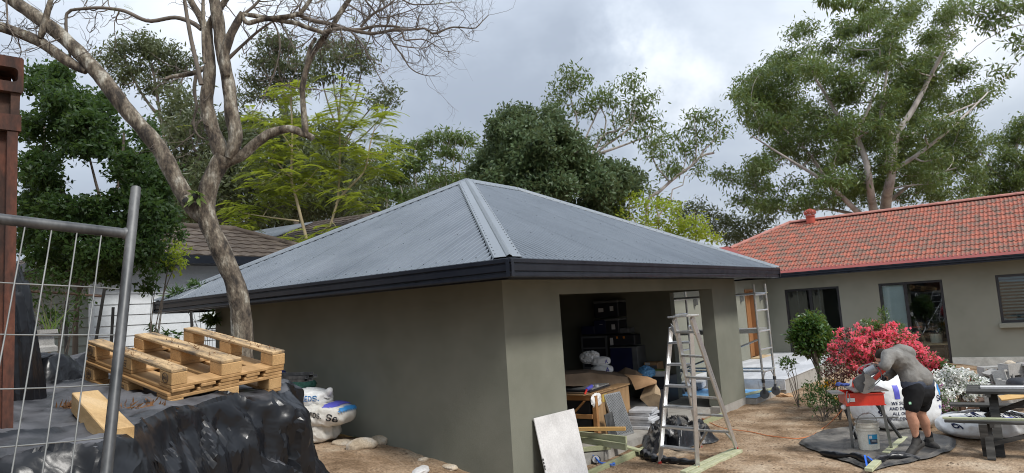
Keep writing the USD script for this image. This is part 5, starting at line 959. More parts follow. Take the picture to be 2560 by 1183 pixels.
# rocks, tufts and plank on the mound
def rock(label, px, py, s, seed, mat='sandstone', sq=(1, .8, .6), group=None):
    p = gnd(px, py); m = trimesh.creation.icosphere(3, 1.0); v = np.array(m.vertices); v = v * (1 + .55 * (meshkit.fbm(v * 1.3 + seed, 3, seed) - .5))[:, None]; v = np.sign(v) * np.abs(v) ** .85 * np.array(sq) * s; v = v @ rz(seed * 1.3).T
    return put('rock', (v + p + V(0, 0, s * sq[2] * .35), np.array(m.faces)), mat, smooth=40, label=label, cat='rock', group=group)
rock('jagged pale sandstone rock on the mound, second along from the bags', 905, 1120, .16, 1, sq=(1.2, .8, .6)); rock('flat topped tan rock against the garage wall beside green grass', 948, 1108, .14, 2, sq=(1.2, .8, .55)); rock('low brown stone half buried in front of the bags', 858, 1112, .12, 3, sq=(1.3, .8, .4))
rock('broken white stone at the bottom edge of the mound', 1052, 1182, .10, 4, 'cement_board', (1.5, .9, .5)); rock('rounded orange sandstone boulder by the garage corner', 1306, 1180, .085, 5, sq=(1.2, 1, .7)); rock('small dark stone on the bare mound slope', 1058, 1152, .06, 6, sq=(1.2, .8, .5)); rock('tan stone on the mound just right of the white stone', 1125, 1172, .09, 7, sq=(1.5, .9, .4))
for i, (px, py, n, h_) in enumerate([(985, 1104, 46, .17), (1064, 1118, 22, .22), (1240, 1160, 26, .13), (1282, 1172, 14, .10), (880, 1096, 18, .06), (1190, 1148, 10, .10)]):
    p = gnd(px, py); grass_tuft(['bright green grass tuft against the wall right of the rocks', 'thin weed with tall stalks against the wall', 'grass tuft near the garage corner', 'sparse grass blades at the garage corner foot', 'short scrubby grass below the bags', 'few dry grass blades on the crest of the mound'][i], p, n, h_, 20 + i)
put('plank', MB().bar(gnd(768, 1176) + V(0, 0, .012), gnd(815, 1190) + V(0, 0, .012), .06, .022), 'yellow_pine', label='short offcut of orange timber on the mound below the plastic', cat='offcut')
R = np.random.default_rng(77); ch = MB()
n = 9000; xy = np.stack([R.uniform(-4.5, 5.5, n), R.uniform(-3.2, 11, n)], 1); keep = ~((xy[:, 0] < .12) & (xy[:, 1] > -.02)) & ~((xy[:, 0] < .5) & (xy[:, 1] > 7.8)) & (meshkit.noise(np.c_[xy * .9, 0 * xy[:, 0]], 4) > .28); xy = xy[keep]; zc = ground_z(xy[:, 0], xy[:, 1])
for (x, y), z in zip(xy, zc):
    L = R.uniform(.008, .035) * (1.5 if R.random() < .06 else 1); a = R.uniform(0, 6.3); c, s_ = math.cos(a) * L, math.sin(a) * L; w = L * R.uniform(.25, .7); hgt = w * R.uniform(.15, .6)
    v = V(x, y, z) + np.array([[c, s_, 0], [-s_ * w / L, c * w / L, 0], [-c, -s_, 0], [s_ * w / L, -c * w / L, 0], [0, 0, hgt + .004]]); ch.add(v, [[0, 1, 4], [1, 2, 4], [2, 3, 4], [3, 0, 4]])
put('wood_chips', ch, 'chip', kind='stuff', label='pale wood chips and grit strewn over the bare dirt', cat='grit')

# ------------------------------------------------------------------ at the garage opening
bt0, bt1 = V(.035, .417, .80), V(.035, 1.313, .782); bb0, bb1 = V(.30, .30, -.13), V(.33, 1.13, -.13)
bd = thing('cement_board', 'pale grey cement sheet leaning against the garage corner pillar', 'board', (bb0 + bb1) / 2)
t = np.linspace(0, 1, 3)[:, None, None]; Q = np.array([[bb0, bb1], [bt0, bt1]]) - (bb0 + bb1) / 2; put('sheet', MB().shell(np.array([[Q[0, 0], Q[0, 1]], [Q[1, 0], Q[1, 1]]])[::-1], .012), 'cement_board', bd)
ch = MB()
for k, (f_, w) in enumerate([(.50, .02), (.46, .016), (.42, .026), (.39, .014), (.31, .018)]):
    p = Q[0, 0] + (Q[1, 0] - Q[0, 0]) * f_ + unit(Q[0, 1] - Q[0, 0]) * .005; n_ = unit(np.cross(Q[0, 1] - Q[0, 0], Q[1, 0] - Q[0, 0])); ch.box((w, .024, .006), p + n_ * .002, np.stack([unit(Q[0, 1] - Q[0, 0]), unit(Q[1, 0] - Q[0, 0]), n_], 1))
put('chipped_edge', ch, 'dark_rubber', bd)
# timber crate with ply side
c0, c1 = V(-.62, 2.84, 0), V(-.71, 4.22, 0); ex = unit(c1 - c0); ey = np.cross(Z, ex); L = np.linalg.norm(c1 - c0)
cr = thing('crate', 'open timber crate with ply end under cardboard just inside the garage', 'crate', c0, np.stack([ex, ey, Z], 1)); D = 1.55; Hc = .72
put('ply_side', MB().span((0.03, 0, .02), (L, .016, Hc)), 'ply', cr)
for x, y in ((0.0, 0), (0, D - .07), (L - .07, D - .07), (L - .07, .02)): put('corner_post', MB().span((x, y - (.07 if x == 0 and y == 0 else 0), 0), (x + .07, y + .07 - (.07 if x == 0 and y == 0 else 0), Hc), b=.004), 'crate_wood', cr)
for z in (.08, .37, Hc - .07): put('rail', MB().span((-.022, 0, z), (0, D, z + .07), b=.003), 'crate_wood', cr)
for y0, y1 in ((.12, .7), (.8, 1.45)): put('brace', MB().bar(V(-.012, y0, Hc - .08), V(-.012, y1, .12), .02, .07, up=(1, 0, 0)), 'crate_wood', cr)
put('wrapped_goods', MB().span((.05, .06, .05), (L - .05, D - .06, Hc - .03), b=.02), 'dark_goods', cr); put('lid', MB().span((-.03, -.02, Hc), (L + .02, D, Hc + .02)), 'ply', cr)
v, f = sup(.16, .03, .09, 2.2, 16, .05, 9, 4); put('plastic_wrap', (v + V(.10, -.025, Hc - .08), f), 'bag_white', cr, smooth=20); put('yellow_tape', MB().span((.36, -.004, Hc - .15), (.52, -.001, Hc - .03)), 'yellow_tub', cr)
def ic(x, y, z): return c0 + ex * x + ey * y + Z * z
tp_ = thing('panel_stack', 'flat sheets and boards lying on top of the crate', 'boards', ic(.3, .6, Hc + .022), np.stack([ex, ey, Z], 1))
for k in range(4): put('sheet', MB().box((.86 - .05 * k, 1.2, .016), (.02 * k - .02, .02 * (k % 2), .012 + k * .021), rz(.05 * (k - 1.5))), ['ply', 'carton_dark', 'dark_goods', 'perforated'][k], tp_)
tl = thing('caulking_gun', 'blue and red caulking tool lying on the crate top', 'tool', ic(.10, .05, Hc + .10), np.stack([ex, ey, Z], 1))
put('cartridge', MB().tube([V(-.15, 0, 0), V(.12, .05, .02)], .028, 12), 'print_violet', tl, smooth=30); put('handle', MB().tube(curve([V(-.15, 0, 0), V(-.2, -.01, -.03), V(-.24, -.01, -.06)], 6), .016, 8), 'red_paint', tl); put('nozzle', MB().tube([V(.12, .05, .02), V(.2, .06, .02)], [.014, .006], 8), 'paper_label', tl); put('tin', MB().lathe([(0, 0), (.035, 0), (.035, .09), (0, .09)], 14, V(.24, .02, -.06)), 'alu', tl)
# cardboard drift over the crate
def sheet_drape(name, label, mat, rows, cat='cardboard', th=.004, parent=None):
    Pm = np.array(rows, float); a, b = Pm.shape[:2]; tt = np.linspace(0, b - 1, 25); lin = lambda row: np.stack([np.interp(tt, np.arange(b), row[:, k_]) for k_ in range(3)], 1); F_ = np.array([lin(Pm[i]) for i in range(a)]); ta = np.linspace(0, a - 1, 22); G = np.array([[[np.interp(x_, np.arange(a), F_[:, j, k_]) for k_ in range(3)] for x_ in ta] for j in range(25)]); c = G.mean((0, 1)); G = G + .03 * (meshkit.fbm(G * 5, 3, 4) - .5)[..., None]
    t = thing(name, label, cat, c); put('sheet', MB().shell(G - c, th), mat, t, smooth=25); return t
sheet_drape('cardboard_sheet', 'dark brown carpet like roll of cardboard covering the crate', 'carton_dark', [[on(x_, y_, 0, -.92) for x_, y_ in ((1412, 966), (1470, 966), (1530, 964), (1580, 962))], [on(x_, y_, 0, -.98) for x_, y_ in ((1412, 936), (1470, 932), (1530, 938), (1580, 944))], [on(x_, y_, 0, -1.3) for x_, y_ in ((1412, 930), (1470, 926), (1530, 932), (1580, 938))], [on(x_, y_, 0, -1.9) for x_, y_ in ((1412, 926), (1470, 923), (1530, 928), (1580, 934))]])
sheet_drape('cardboard_sheet', 'tan cardboard flap hanging over the right end of the crate', 'carton', [[on(x_, y_, 1, 4.85) for x_, y_ in ((1560, 936), (1590, 938), (1618, 942), (1640, 952))], [on(x_, y_, 1, 4.70) for x_, y_ in ((1574, 945), (1600, 947), (1622, 951), (1642, 957))], [on(x_, y_, 1, 4.52) for x_, y_ in ((1588, 976), (1606, 970), (1624, 964), (1641, 960))]])
sheet_drape('paper_bag', 'torn brown paper hanging below the cardboard flap', 'carton_paper', [[on(x_, y_, 1, 4.66) for x_, y_ in ((1612, 968), (1626, 962), (1640, 960), (1650, 976))], [on(x_, y_, 1, 4.50) for x_, y_ in ((1600, 996), (1620, 990), (1636, 984), (1652, 990))], [on(x_, y_, 1, 4.50) for x_, y_ in ((1618, 1012), (1630, 1008), (1640, 1004), (1649, 1006))], [on(x_, y_, 1, 4.55) for x_, y_ in ((1638, 1030), (1641, 1030), (1644, 1030), (1647, 1028))]], 'paper')
sheet_drape('brown_cover', 'crumpled brown sheet heaped behind the cardboard', 'carton_dark', [[on(x_, y_, 1, 5.0) for x_, y_ in ((1535, 944), (1560, 944), (1590, 944), (1612, 946))], [on(x_, y_, 1, 5.2) for x_, y_ in ((1545, 930), (1563, 918), (1590, 926), (1605, 938))], [on(x_, y_, 1, 5.7) for x_, y_ in ((1540, 934), (1565, 926), (1590, 930), (1610, 938))]], 'cover')
# perforated steel tread leaning on the crate, pavers, drum
p0, p1 = V(-.50, 3.36, .005), V(-.44, 3.78, .005); pe = unit(p1 - p0); pu = unit(V(-.13, -.10, .62)); pn_ = np.cross(pe, pu)
pt = thing('perforated_panel', 'galvanised perforated steel tread leaning on the crate', 'panel', p0, np.stack([pe, pu, pn_], 1)); w_, h_ = np.linalg.norm(p1 - p0), .70
put('plate', MB().span((0, 0, -.002), (w_, h_, .002)), 'perforated', pt); put('flange', MB().span((0, -.002, -.03), (.004, h_, .004)).span((w_ - .004, -.002, -.03), (w_, h_, .004)), 'perforated', pt)
dm = MB()
for i in range(15):
    for j in range(23): dm.box((.014, .016, .004), (.032 + i * (w_ - .06) / 14, .04 + j * .028 + (.014 if i % 2 else 0), .003), rz(.78))
put('studs', dm, 'galvanised', pt, kind='stuff')
put('panel_offcut', MB().bar(V(-.50, 3.2, .0), V(-.50, 3.10, .42), .02, .16, up=(.4, 1, 0)), 'galvanised', label='narrow metal strip standing behind the perforated tread', cat='strip')
pv = V(-.52, 4.30, 0)
for k in range(6): put('paver', MB().box((.40, .42, .048), pv + V(.015 * ((k * 7) % 3 - 1), .02 * ((k * 5) % 3 - 1), .028 + .053 * k), rz(.12 + .06 * ((k * 3) % 4 - 1.5)), b=.005), 'paver', label='grey paver in the stack of six, ' + ['lowest, on the slab', 'second from the bottom', 'third from the bottom', 'fourth from the bottom', 'second from the top', 'topmost under the torn paper'][k], cat='paver', group='pavers stacked in the garage')
db = thing('plastic_bin', 'black plastic drum standing behind the stepladder in the garage', 'bin', V(-.62, 5.05, 0)); put('body', MB().lathe([(0, 0), (.17, 0), (.19, .5), (.2, .52), (.2, .55), (.185, .55), (.18, .06), (0, .05)], 22), 'dark_goods', db, smooth=30)
tb = thing('tub', 'yellow tub on the garage floor near the back doorway', 'tub', on(1607 + 65, 1000, 2, 0) * V(1, 1, 0)); put('body', MB().lathe([(0, 0), (.11, 0), (.12, .26), (.125, .27), (.115, .27), (.105, .03), (0, .03)], 20), 'yellow_tub', tb, smooth=30)
# timbers across the threshold
tim = [('orange pine stick poking out of the garage over the others', (1440, 1073), (1564, 1072), .30, .07, .05, 'yellow_pine', .5), ('upper green treated board poking past the perforated tread', (1450, 1087), (1566, 1100), .18, .035, .10, 'treated_pine', .6), ('lower green treated board beneath the other board', (1455, 1100), (1566, 1118), .11, .035, .09, 'treated_pine', .6), ('green plank sloping down over the slab edge to the dirt', (1530, 1108), (1620, 1132), .0, .10, .03, 'treated_pine', 0), ('short rough block end under the stacked boards', (1440, 1125), (1526, 1118), .05, .06, .06, 'timber_green', .2)]
for i, (lab, a, b, z, wd, ht, m, e) in enumerate(tim):
    q = on(*b, 2, z if i != 3 else -.06); p = on(*a, 2, z if i != 3 else .06); d = unit(q - p); put('timber', MB().bar(p - d * e, q, wd, ht, b=.003), m, label=lab, cat='timber', group=None)
tw_ = gnd(1492, 1160); tn = thing('string_line', 'spool of blue string line lying on the dirt by the slab', 'string', tw_ + V(0, 0, .02), rz(.4)); put('reel', MB().lathe([(0, -.05), (.055, -.05), (.055, -.04), (.03, -.035), (.03, .035), (.055, .04), (.055, .05), (0, .05)], 16, (0, 0, .04), rx(1.3)), 'dark_goods', tn, smooth=30); put('label', MB().lathe([(.05, .051), (0, .052)], 14, (0, 0, .04), rx(1.3)), 'paper_label', tn)
R = np.random.default_rng(6); C = curve([V(-.05, .0, .09), V(.02, -.08, .05), V(.10, -.16, .012), V(.22, -.2, .01), V(.27, -.14, .01), V(.2, -.12, .012), V(.1, -.14, .015), V(0, -.06, .07)], 40); sm = MB(); [sm.tube(C + V(0, 0, .004 * k) + R.normal(size=3) * .006, .0042, 5) for k in range(4)]; put('string', sm, 'blue_twine', tn, smooth=True)
# goods along the back wall of the garage
def goods(name, label, px0, py0, px1, py1, y, dep, mat, cat, lid=None, marks=()):
    a, b = on(px0, py1, 1, y), on(px1, py0, 1, y); x0, x1, z0, z1 = min(a[0], b[0]), max(a[0], b[0]), a[2], b[2]; t = thing(name, label, cat, V((x0 + x1) / 2, y, z0)); w, h_ = (x1 - x0) / 2, z1 - z0
    put('body', MB().span((-w, 0, 0), (w, dep, h_ * (.86 if lid else 1)), b=.012), mat, t)
    if lid: put('lid', MB().span((-w - .012, -.012, h_ * .865), (w + .012, dep, h_), b=.01), lid, t)
    for u, v_, sw, sh, m in marks: put('label', MB().box((sw, .002, sh), (u * w, -.0025, v_ * h_)), m, t)
    return t, w, h_
goods('storage_tub', 'top left black storage tub with white label high in the dark garage', 1487, 752, 1514, 795, 7.2, .4, 'dark_goods', 'storage tub', 'grey_plastic', [(.1, .45, .13, .09, 'paper_label')]); goods('storage_tub', 'top right black storage tub with grey lid and white label', 1515, 750, 1543, 793, 7.2, .4, 'dark_goods', 'storage tub', 'grey_plastic', [(.0, .5, .09, .11, 'paper_label')])
goods('storage_tub', 'navy storage tub in the middle of the dark stack', 1486, 800, 1514, 836, 7.2, .4, 'navy_goods', 'storage tub', None, [(.2, .7, .08, .01, 'paper_label')]); goods('storage_tub', 'lower black tub with grey lid and label above the toolbox', 1515, 796, 1545, 835, 7.2, .4, 'dark_goods', 'storage tub', 'grey_plastic', [(.2, .45, .09, .11, 'paper_label')])
goods('storage_tub', 'navy tub at the left end on the shelf unit', 1453, 815, 1485, 837, 7.2, .4, 'navy_goods', 'storage tub')
goods('storage_tub', 'clear grey tub on top of the black toolbox', 1536, 820, 1570, 834, 7.25, .3, 'grey_plastic', 'storage tub')
goods('toolbox', 'black toolbox with two orange clips', 1527, 836, 1585, 864, 7.15, .3, 'dark_goods', 'toolbox', None, [(-.42, .75, .05, .05, 'orange_clip'), (.15, .75, .05, .05, 'orange_clip'), (-.9, .38, .08, .16, 'paper_label')])
t, w, h_ = goods('shelf_unit', 'grey shelf unit standing against the dark back wall', 1457, 839, 1516, 925, 7.3, .36, 'grey_plastic', 'shelf'); put('recess', MB().span((-w + .06, -.004, .07), (w - .05, -.001, h_ * .62)).span((-w + .06, -.004, h_ * .66), (w - .05, -.001, h_ - .05)), 'dark_goods', t)
t, w, h_ = goods('cabinet', 'black cabinet with grey side beneath the toolbox', 1529, 866, 1592, 945, 7.2, .4, 'grey_plastic', 'cabinet'); put('door', MB().span((-w + .02, -.012, .03), (w * .62, -.001, h_ - .03)), 'navy_goods', t)
goods('carton', 'brown carton with dark window standing near the back wall', 1611, 906, 1643, 938, 7.3, .3, 'carton', 'carton', None, [(.1, .45, .26, .17, 'grey_plastic'), (-.4, .88, .12, .05, 'paper_label')]); goods('carton', 'white and green carton lying beside the blue bag', 1627, 925, 1660, 942, 7.0, .25, 'paper_label', 'carton', 'grass_mat')
goods('black_bench', 'black bench box carrying the cartons at the back', 1605, 943, 1662, 1010, 6.95, .6, 'dark_goods', 'bench')
sack('blue_bag', 'rumpled blue bag leaning on the white carton', on(1618, 945, 1, 6.85), np.eye(3), .16, .12, .12, 2.3, 'blue_sheet', 41, .05, 'bag')
g0 = on(1506, 934, 1, 5.0) + V(.2, -.6, 0)
sack('plaster_bag', 'lower white plaster bag with dark label on the covered crate', g0 + V(-.2, .6, 0), rz(.6), .2, .14, .075, 3, 'bag_white', 42, .02, 'bag', [('A', .07, .05, -.03, 'print_violet', 0)]); sack('plaster_bag', 'upper white plaster bag slumped on the lower one', g0 + V(-.24, .62, .155), rz(.75), .18, .13, .075, 3, 'bag_white', 43, .025, 'bag', [('A', .06, .05, -.03, 'print_violet', 0)])
sack('plastic_bag', 'crumpled white plastic bag at the top left of the plaster bags', g0 + V(-.42, .55, .22), rz(.4), .17, .12, .09, 2.2, 'bag_white', 44, .07, 'bag'); goods('black_case', 'black case beneath the crumpled plastic bag', 1480, 928, 1512, 952, 5.3, .3, 'dark_goods', 'case')
# step ladder
lA, lB, lC, lD = gnd(1650, 1158), gnd(1744, 1170), gnd(1842, 1128) + V(0, 0, .04), gnd(1752, 1118)
tA, tB = at(1678, 818, 9.55), at(1726, 815, 9.25); ct_ = (lA + lB + lC + lD) / 4
tA, tB = on(1678, 818, 2, 1.76), on(1727, 814, 2, 1.78); wAB = tB - tA
ld = thing('stepladder', 'aluminium double sided stepladder standing open before the garage', 'ladder', lA)
def rail(p, q, nm='stile'): put(nm, MB().bar(p - lA, q - lA, .028, .062, up=unit(np.cross(q - p, wAB)), b=.004), 'alu', ld)
topA, topB = tA + V(-.02, .02, .14), tB + V(-.02, .02, .14)
rail(lA, tA); rail(lB, tB)
cA, cB = on(1686, 797, 2, 1.90), on(1729, 794, 2, 1.92); rail(lD, cA, 'rear_stile'); rail(lC, cB, 'rear_stile')
put('top_plate', MB().bar(cA + unit(cA - cB) * .05 - lA + V(0, 0, .02), cB + unit(cB - cA) * .05 - lA + V(0, 0, .02), .13, .022, b=.004), 'alu_dull', ld)
for k in range(6):
    f_ = .13 + k * .152; p, q = lA + (tA - lA) * f_, lB + (tB - lB) * f_; put('rung', MB().bar(p - lA, q - lA, .07, .028, up=unit(tA - lA), b=.003), 'alu', ld)
for k in range(6):
    f_ = .17 + k * .15; p, q = lD + (cA - lD) * f_, lC + (cB - lC) * f_; put('tread', MB().bar(p - lA, q - lA, .06, .026, up=Z, b=.003), 'alu_dull', ld)
for p, q in ((tA, lD + (cA - lD) * .9), (tB, lC + (cB - lC) * .9)): put('hinge', MB().bar(p - lA, q - lA, .008, .09), 'alu_dull', ld)
for f0, f1, a, b in ((.17, .03, lD, lC), (.17, .03, lC, lD)): e = (b - a) * .28; put('brace', MB().bar(a + (cA - lD) * .04 - lA, a + (cA - lD) * .17 + e - lA, .02, .03), 'alu_dull', ld)
for p in (lA, lB, lC, lD): put('foot', MB().box((.045, .075, .035), p - lA + V(0, 0, .012), rz(.4), b=.006), 'red_plastic', ld)
sj = lC + (cB - lC) * .70; st_ = MB(); [st_.box((.004, .022, .045), sj + (lC - cB) * (.018 * k) - lA + unit(np.cross(wAB, Z)) * 0 - _hf * .033 * 0 + unit(cB - cA) * .018, np.stack([unit(cB - cA), unit(np.cross(cB - lC, cB - cA)), unit(cB - lC)], 1)) for k in range(9)]; put('sticker', st_, 'print_black', ld)
for k, (a, b) in enumerate((((1708, 1188), (1838, 1128)), ((1728, 1192), (1850, 1131)))):
    put('plank', MB().bar(gnd(*a) + V(0, 0, .03), gnd(*b) + V(0, 0, .022), .085, .042, b=.004), 'treated_pine', label=['green treated plank on the dirt under the stepladder foot, far one', 'green treated plank on the dirt under the stepladder foot, near one'][k], cat='plank')
# crumpled black sheet by the ladder
def crumple(name, label, pts, hgt, seed, mat='dusty_plastic', cat='plastic sheet', z0=None, n=70, edge=.0, ridge=1.0, holes=()):
    G = np.array([gnd(*p) for p in pts]); c = G.mean(0); B_ = curve(np.vstack([G, G[:1]]), n + 1)[:n] - c; rings = np.linspace(0, 1, 34); P = B_[None, :, :] * rings[:, None, None]; W_ = P + c; e = np.stack([W_[..., 0], W_[..., 1], 0 * W_[..., 0]], -1)
    k1 = 1 - np.abs(2 * meshkit.fbm(e * 3.2 + seed, 3, seed) - 1); k2 = 1 - np.abs(2 * meshkit.fbm(e * 8 + seed, 3, seed + 3) - 1); hz = hgt * ((k1 ** 2) * .75 + .38 * k2 * ridge) * (1 - smooth((rings - .72) / .28))[:, None] + edge * np.exp(-((rings - .93) / .05) ** 2)[:, None]
    P[..., 2] = ground_z(W_[..., 0], W_[..., 1]) - c[2] + .016 + hz; P[..., :2] += .05 * hgt / .2 * (meshkit.fbm(e * 5, 2, 7)[..., None] - .5) * (rings[:, None, None] > .1)
    t = thing(name, label, cat, c); P = np.concatenate([P, P[:, :1]], 1); put('sheet', MB().grid(P), mat, t, smooth=42); return t, c
crumple('plastic_sheet', 'crumpled dusty black plastic heaped on the dirt behind the stepladder', [(1605, 1120), (1640, 1085), (1690, 1065), (1740, 1075), (1790, 1092), (1786, 1108), (1745, 1115), (1700, 1130), (1660, 1118), (1640, 1140), (1615, 1150)], .26, 3)
rl = gnd(1612, 1148); put('plastic_roll', MB().tube(curve([gnd(1610, 1140) + V(0, 0, .04), gnd(1640, 1155) + V(0, 0, .05), gnd(1690, 1160) + V(0, 0, .045), gnd(1742, 1162) + V(0, 0, .03)], 20), np.linspace(.06, .035, 20) * (1 + .3 * np.sin(np.arange(20) * 2.1)), 9), 'black_plastic', smooth=35, label='rolled edge of black plastic lying between the ladder feet', cat='plastic roll')
cord = [gnd(*p) + V(0, 0, .008) for p in [(1752, 1042), (1775, 1058), (1820, 1074), (1870, 1080), (1930, 1092), (1985, 1098), (2030, 1090), (2060, 1070)]] + [at(2090, 1042, 9.9), at(2108, 1018, 9.6), at(2110, 1000, 9.45)]
put('extension_cord', MB().tube(curve(cord, 90), .0065, 7), 'orange_cord', smooth=True, label='orange extension cord snaking over the dirt to the saw', cat='cord')
# mobile scaffold
ua, ub = V(.28, 8.24, -.02), V(.34, 8.82, -.02); sf_ = thing('scaffold_tower', 'aluminium mobile scaffold tower on castors between garage and terrace', 'scaffold', ua)
zt = 2.36
for fx in (0, -1.85):
    for p in (ua, ub): put('upright', MB().tube([p - ua + V(fx, 0, .2), p - ua + V(fx, 0, zt)], .024, 10), 'alu_dull', sf_, smooth=30)
    for z in (.52, .98, 1.36, 1.80, 2.14): put('rung', MB().tube([V(fx, 0, z), ub - ua + V(fx, 0, z)], .019, 8), 'alu', sf_, smooth=30)
    for p in (ua, ub):
        w_ = put('castor', MB().lathe([(0, -.02), (.085, -.02), (.095, -.012), (.095, .012), (.085, .02), (0, .02)], 20, p - ua + V(fx, 0, .065), rx(np.pi / 2) @ np.eye(3)), 'grey_plastic', sf_, smooth=30)
        put('fork', MB().box((.07, .056, .09), p - ua + V(fx, 0, .12), b=.01).box((.05, .05, .06), p - ua + V(fx, 0, .18)), 'galvanised', sf_)
    for p, s in ((ua, 1), (ub, -1)):
        put('clamp', MB().tube([p - ua + V(fx, 0, .30), p - ua + V(fx, 0, .37)], .034, 10), 'galvanised', sf_, smooth=30); put('brace', MB().tube([p - ua + V(fx, 0, .36), p - ua + V(fx, s * .2, .52)], .012, 6), 'alu_dull', sf_)
for z, r_ in ((2.14, .024), (.52, .022)):
    for p in (ua, ub): put('rail', MB().tube([p - ua + V(.03, -.03, z + .02), p - ua + V(-1.9, -.03, z + .02)], r_, 9), 'alu', sf_, smooth=30)
put('platform', MB().span((-1.9, .02, 1.38), (.02, .52, 1.42)).span((-1.9, .0, 1.33), (.02, .03, 1.42)).span((-1.9, .52, 1.33), (.02, .55, 1.42)), 'alu_dull', sf_); put('diagonal', MB().tube([V(0, .02, 1.2), V(-1.85, .02, .55)], .02, 8), 'alu', sf_)
for z, q in ((2.14, ub), (.52, ub), (.52, ua)): put('rope', MB().tube([q - ua + V(.035 * math.cos(a), .035 * math.sin(a), z + .02 + .008 * (a % 1.3)) for a in np.linspace(0, 15, 50)], .007, 5), 'rope', sf_, smooth=True)
put('blue_film', MB().grid(np.array([[V(x, y, .006 + .03 * float(meshkit.fbm(np.array([x * 4, y * 4, 0]), 3, 2) - .35) * (.3 if x > .1 else 1)) for y in np.linspace(7.93, 9.2, 14)] for x in np.linspace(-1.6, .21, 18)])), 'blue_sheet', smooth=40, label='bright blue plastic film covering part of the landing', cat='film')
put('timber', MB().bar(V(-.15, 7.98, .04), V(.26, 9.3, .05), .07, .04, b=.003), 'treated_pine', label='green treated batten lying along the landing beside the castors', cat='timber'); put('paver', MB().box((.5, .5, .14), (-1.62, 9.05, .12), rz(.2), b=.006), 'paver', label='pale block standing on the landing, seen through the back doorway', cat='block')
sk = thing('plastic_bag', 'brown translucent sheet scrap on the dirt right of the castors', 'plastic scrap', gnd(1962, 992)); v, f = sup(.17, .1, .07, 2.2, 16, .05, 8, 2); put('scrap', (v, f), 'carton', sk, smooth=30)

# ------------------------------------------------------------------ garden bed
def bush(name, label, cat, px, py_base, d, blobs, leaf, lm, ln, wd, per, rc, stems, seed, dens=1.0, flowers=None, stem_mat='bark_thin', droop=0.0, r0=.02, foot=0.0):
    """A shrub: stems from one foot to each clump, leaves through the clumps, flower trusses on their outside."""
    R = np.random.default_rng(seed); b = at(px, py_base, d); b = V(b[0], b[1], float(ground_z(b[0], b[1]))); t = thing(name, label, cat, b); st, lf, fl = MB(), MB(), MB()
    for bl in blobs:
        x, y, rp = bl[:3]; dd = bl[3] if len(bl) > 3 else R.uniform(-1, 1) * rp / FOCAL * d * .9; c = at(x, y, d + dd) - b; rw = rp / FOCAL * d
        mid = V(c[0] * .35, c[1] * .35, c[2] * .6) + R.normal(size=3) * .04; C = curve([V(0, 0, -.03 + foot), mid * V(1, 1, 1) if not foot else V(c[0] * .4, c[1] * .4, foot + (c[2] - foot) * .5), c], 8); st.tube(C, np.linspace(r0, r0 * .3, 8), 5, caps=False)
        nc = max(int(dens * 10 * (rw / (rc * 1.7)) ** 2), 4); u = R.normal(size=(nc, 3)); u /= np.linalg.norm(u, axis=1, keepdims=True); u *= (R.uniform(0, 1, nc) ** .35)[:, None]; cl = c + u * rw
        leaves(lf, cl, rc, per, ln, wd, R, droop, .9, 1.0, out=u * .8)
        if flowers:
            fm, fn_, fl_, fw, share, fr_ = flowers; k = R.random(nc) < share; o = cl[k] + u[k] * rw * .12
            if len(o): leaves(fl, o, fr_, fn_, fl_, fw, R, -.25, .8, 1.0, out=u[k] * .9)
    put('stems', st, stem_mat, t, smooth=True, kind='stuff'); put('foliage', lf, leaf, t, kind='stuff')
    if fl.v: put('blossoms', fl, flowers[0], t, kind='stuff')
    return t
R = np.random.default_rng(9)
tb_ = at(2048, 940, 14.3); CB = [(2028 + 37 * a, 833 + 40 * b_, 20) for a, b_ in [(0, 0), (.7, .1), (-.7, .1), (.4, .7), (-.4, .7), (.1, -.8), (.6, -.5), (-.6, -.5), (0, .95), (.9, -.1), (-.9, .3), (.3, -.3), (-.3, .3), (.35, 1.1), (.75, .6), (-.75, -.2), (.2, .4), (-.5, .95), (-.1, -.6)]]
bush('camellia_standard', 'glossy green ball shaped bush on a single stem by the terrace', 'topiary', 2046, 945, 13.6, [(x, y, r) for x, y, r in CB], 'camellia_leaf', None, .085, .05, 14, .075, 1, 71, 1.5, r0=.012, foot=.62)
put('trunk', MB().tube(curve([at(2048, 948, 13.6), at(2044, 915, 13.6), at(2040, 895, 13.55), at(2034, 860, 13.6)], 14), np.linspace(.036, .026, 14), 9), 'bark_pale', '/World/camellia_standard', smooth=True) if False else None
tk = MB().tube(curve([at(2050, 950, 13.6), at(2045, 915, 13.6), at(2038, 890, 13.55), at(2032, 850, 13.6)], 14), np.linspace(.036, .026, 14), 9); _o = at(2046, 945, 13.6); _o = V(_o[0], _o[1], float(ground_z(_o[0], _o[1]))); put('trunk', tk.move(-_o), 'bark_near', '/World/camellia_standard', smooth=True)
AZ = [(2105, 880, 26), (2120, 855, 28), (2140, 890, 30), (2160, 850, 28), (2170, 905, 32), (2190, 835, 28), (2200, 880, 34), (2215, 835, 26), (2235, 850, 28), (2260, 850, 26), (2280, 865, 26), (2250, 890, 30), (2300, 890, 28), (2320, 905, 26), (2335, 925, 22), (2310, 925, 22), (2150, 920, 26), (2125, 905, 24), (2290, 910, 26), (2190, 915, 28), (2225, 915, 26), (2100, 900, 18), (2340, 910, 14), (2330, 940, 14), (2180, 865, 26), (2265, 880, 22), (2088, 872, 14), (2108, 838, 12), (2145, 826, 12), (2178, 816, 10), (2232, 822, 12), (2280, 838, 12), (2318, 882, 13), (2352, 912, 10), (2086, 905, 12)]
bush('azalea', 'big azalea bush covered in hot coral pink blossom behind the worker', 'flowering bush', 2205, 1000, 12.4, [(x, y, r * .98) for x, y, r in AZ], 'shrub_leaf', None, .055, .022, 10, .07, 1, 72, 1.0, ('azalea_pink', 17, .056, .046, .78, .045))
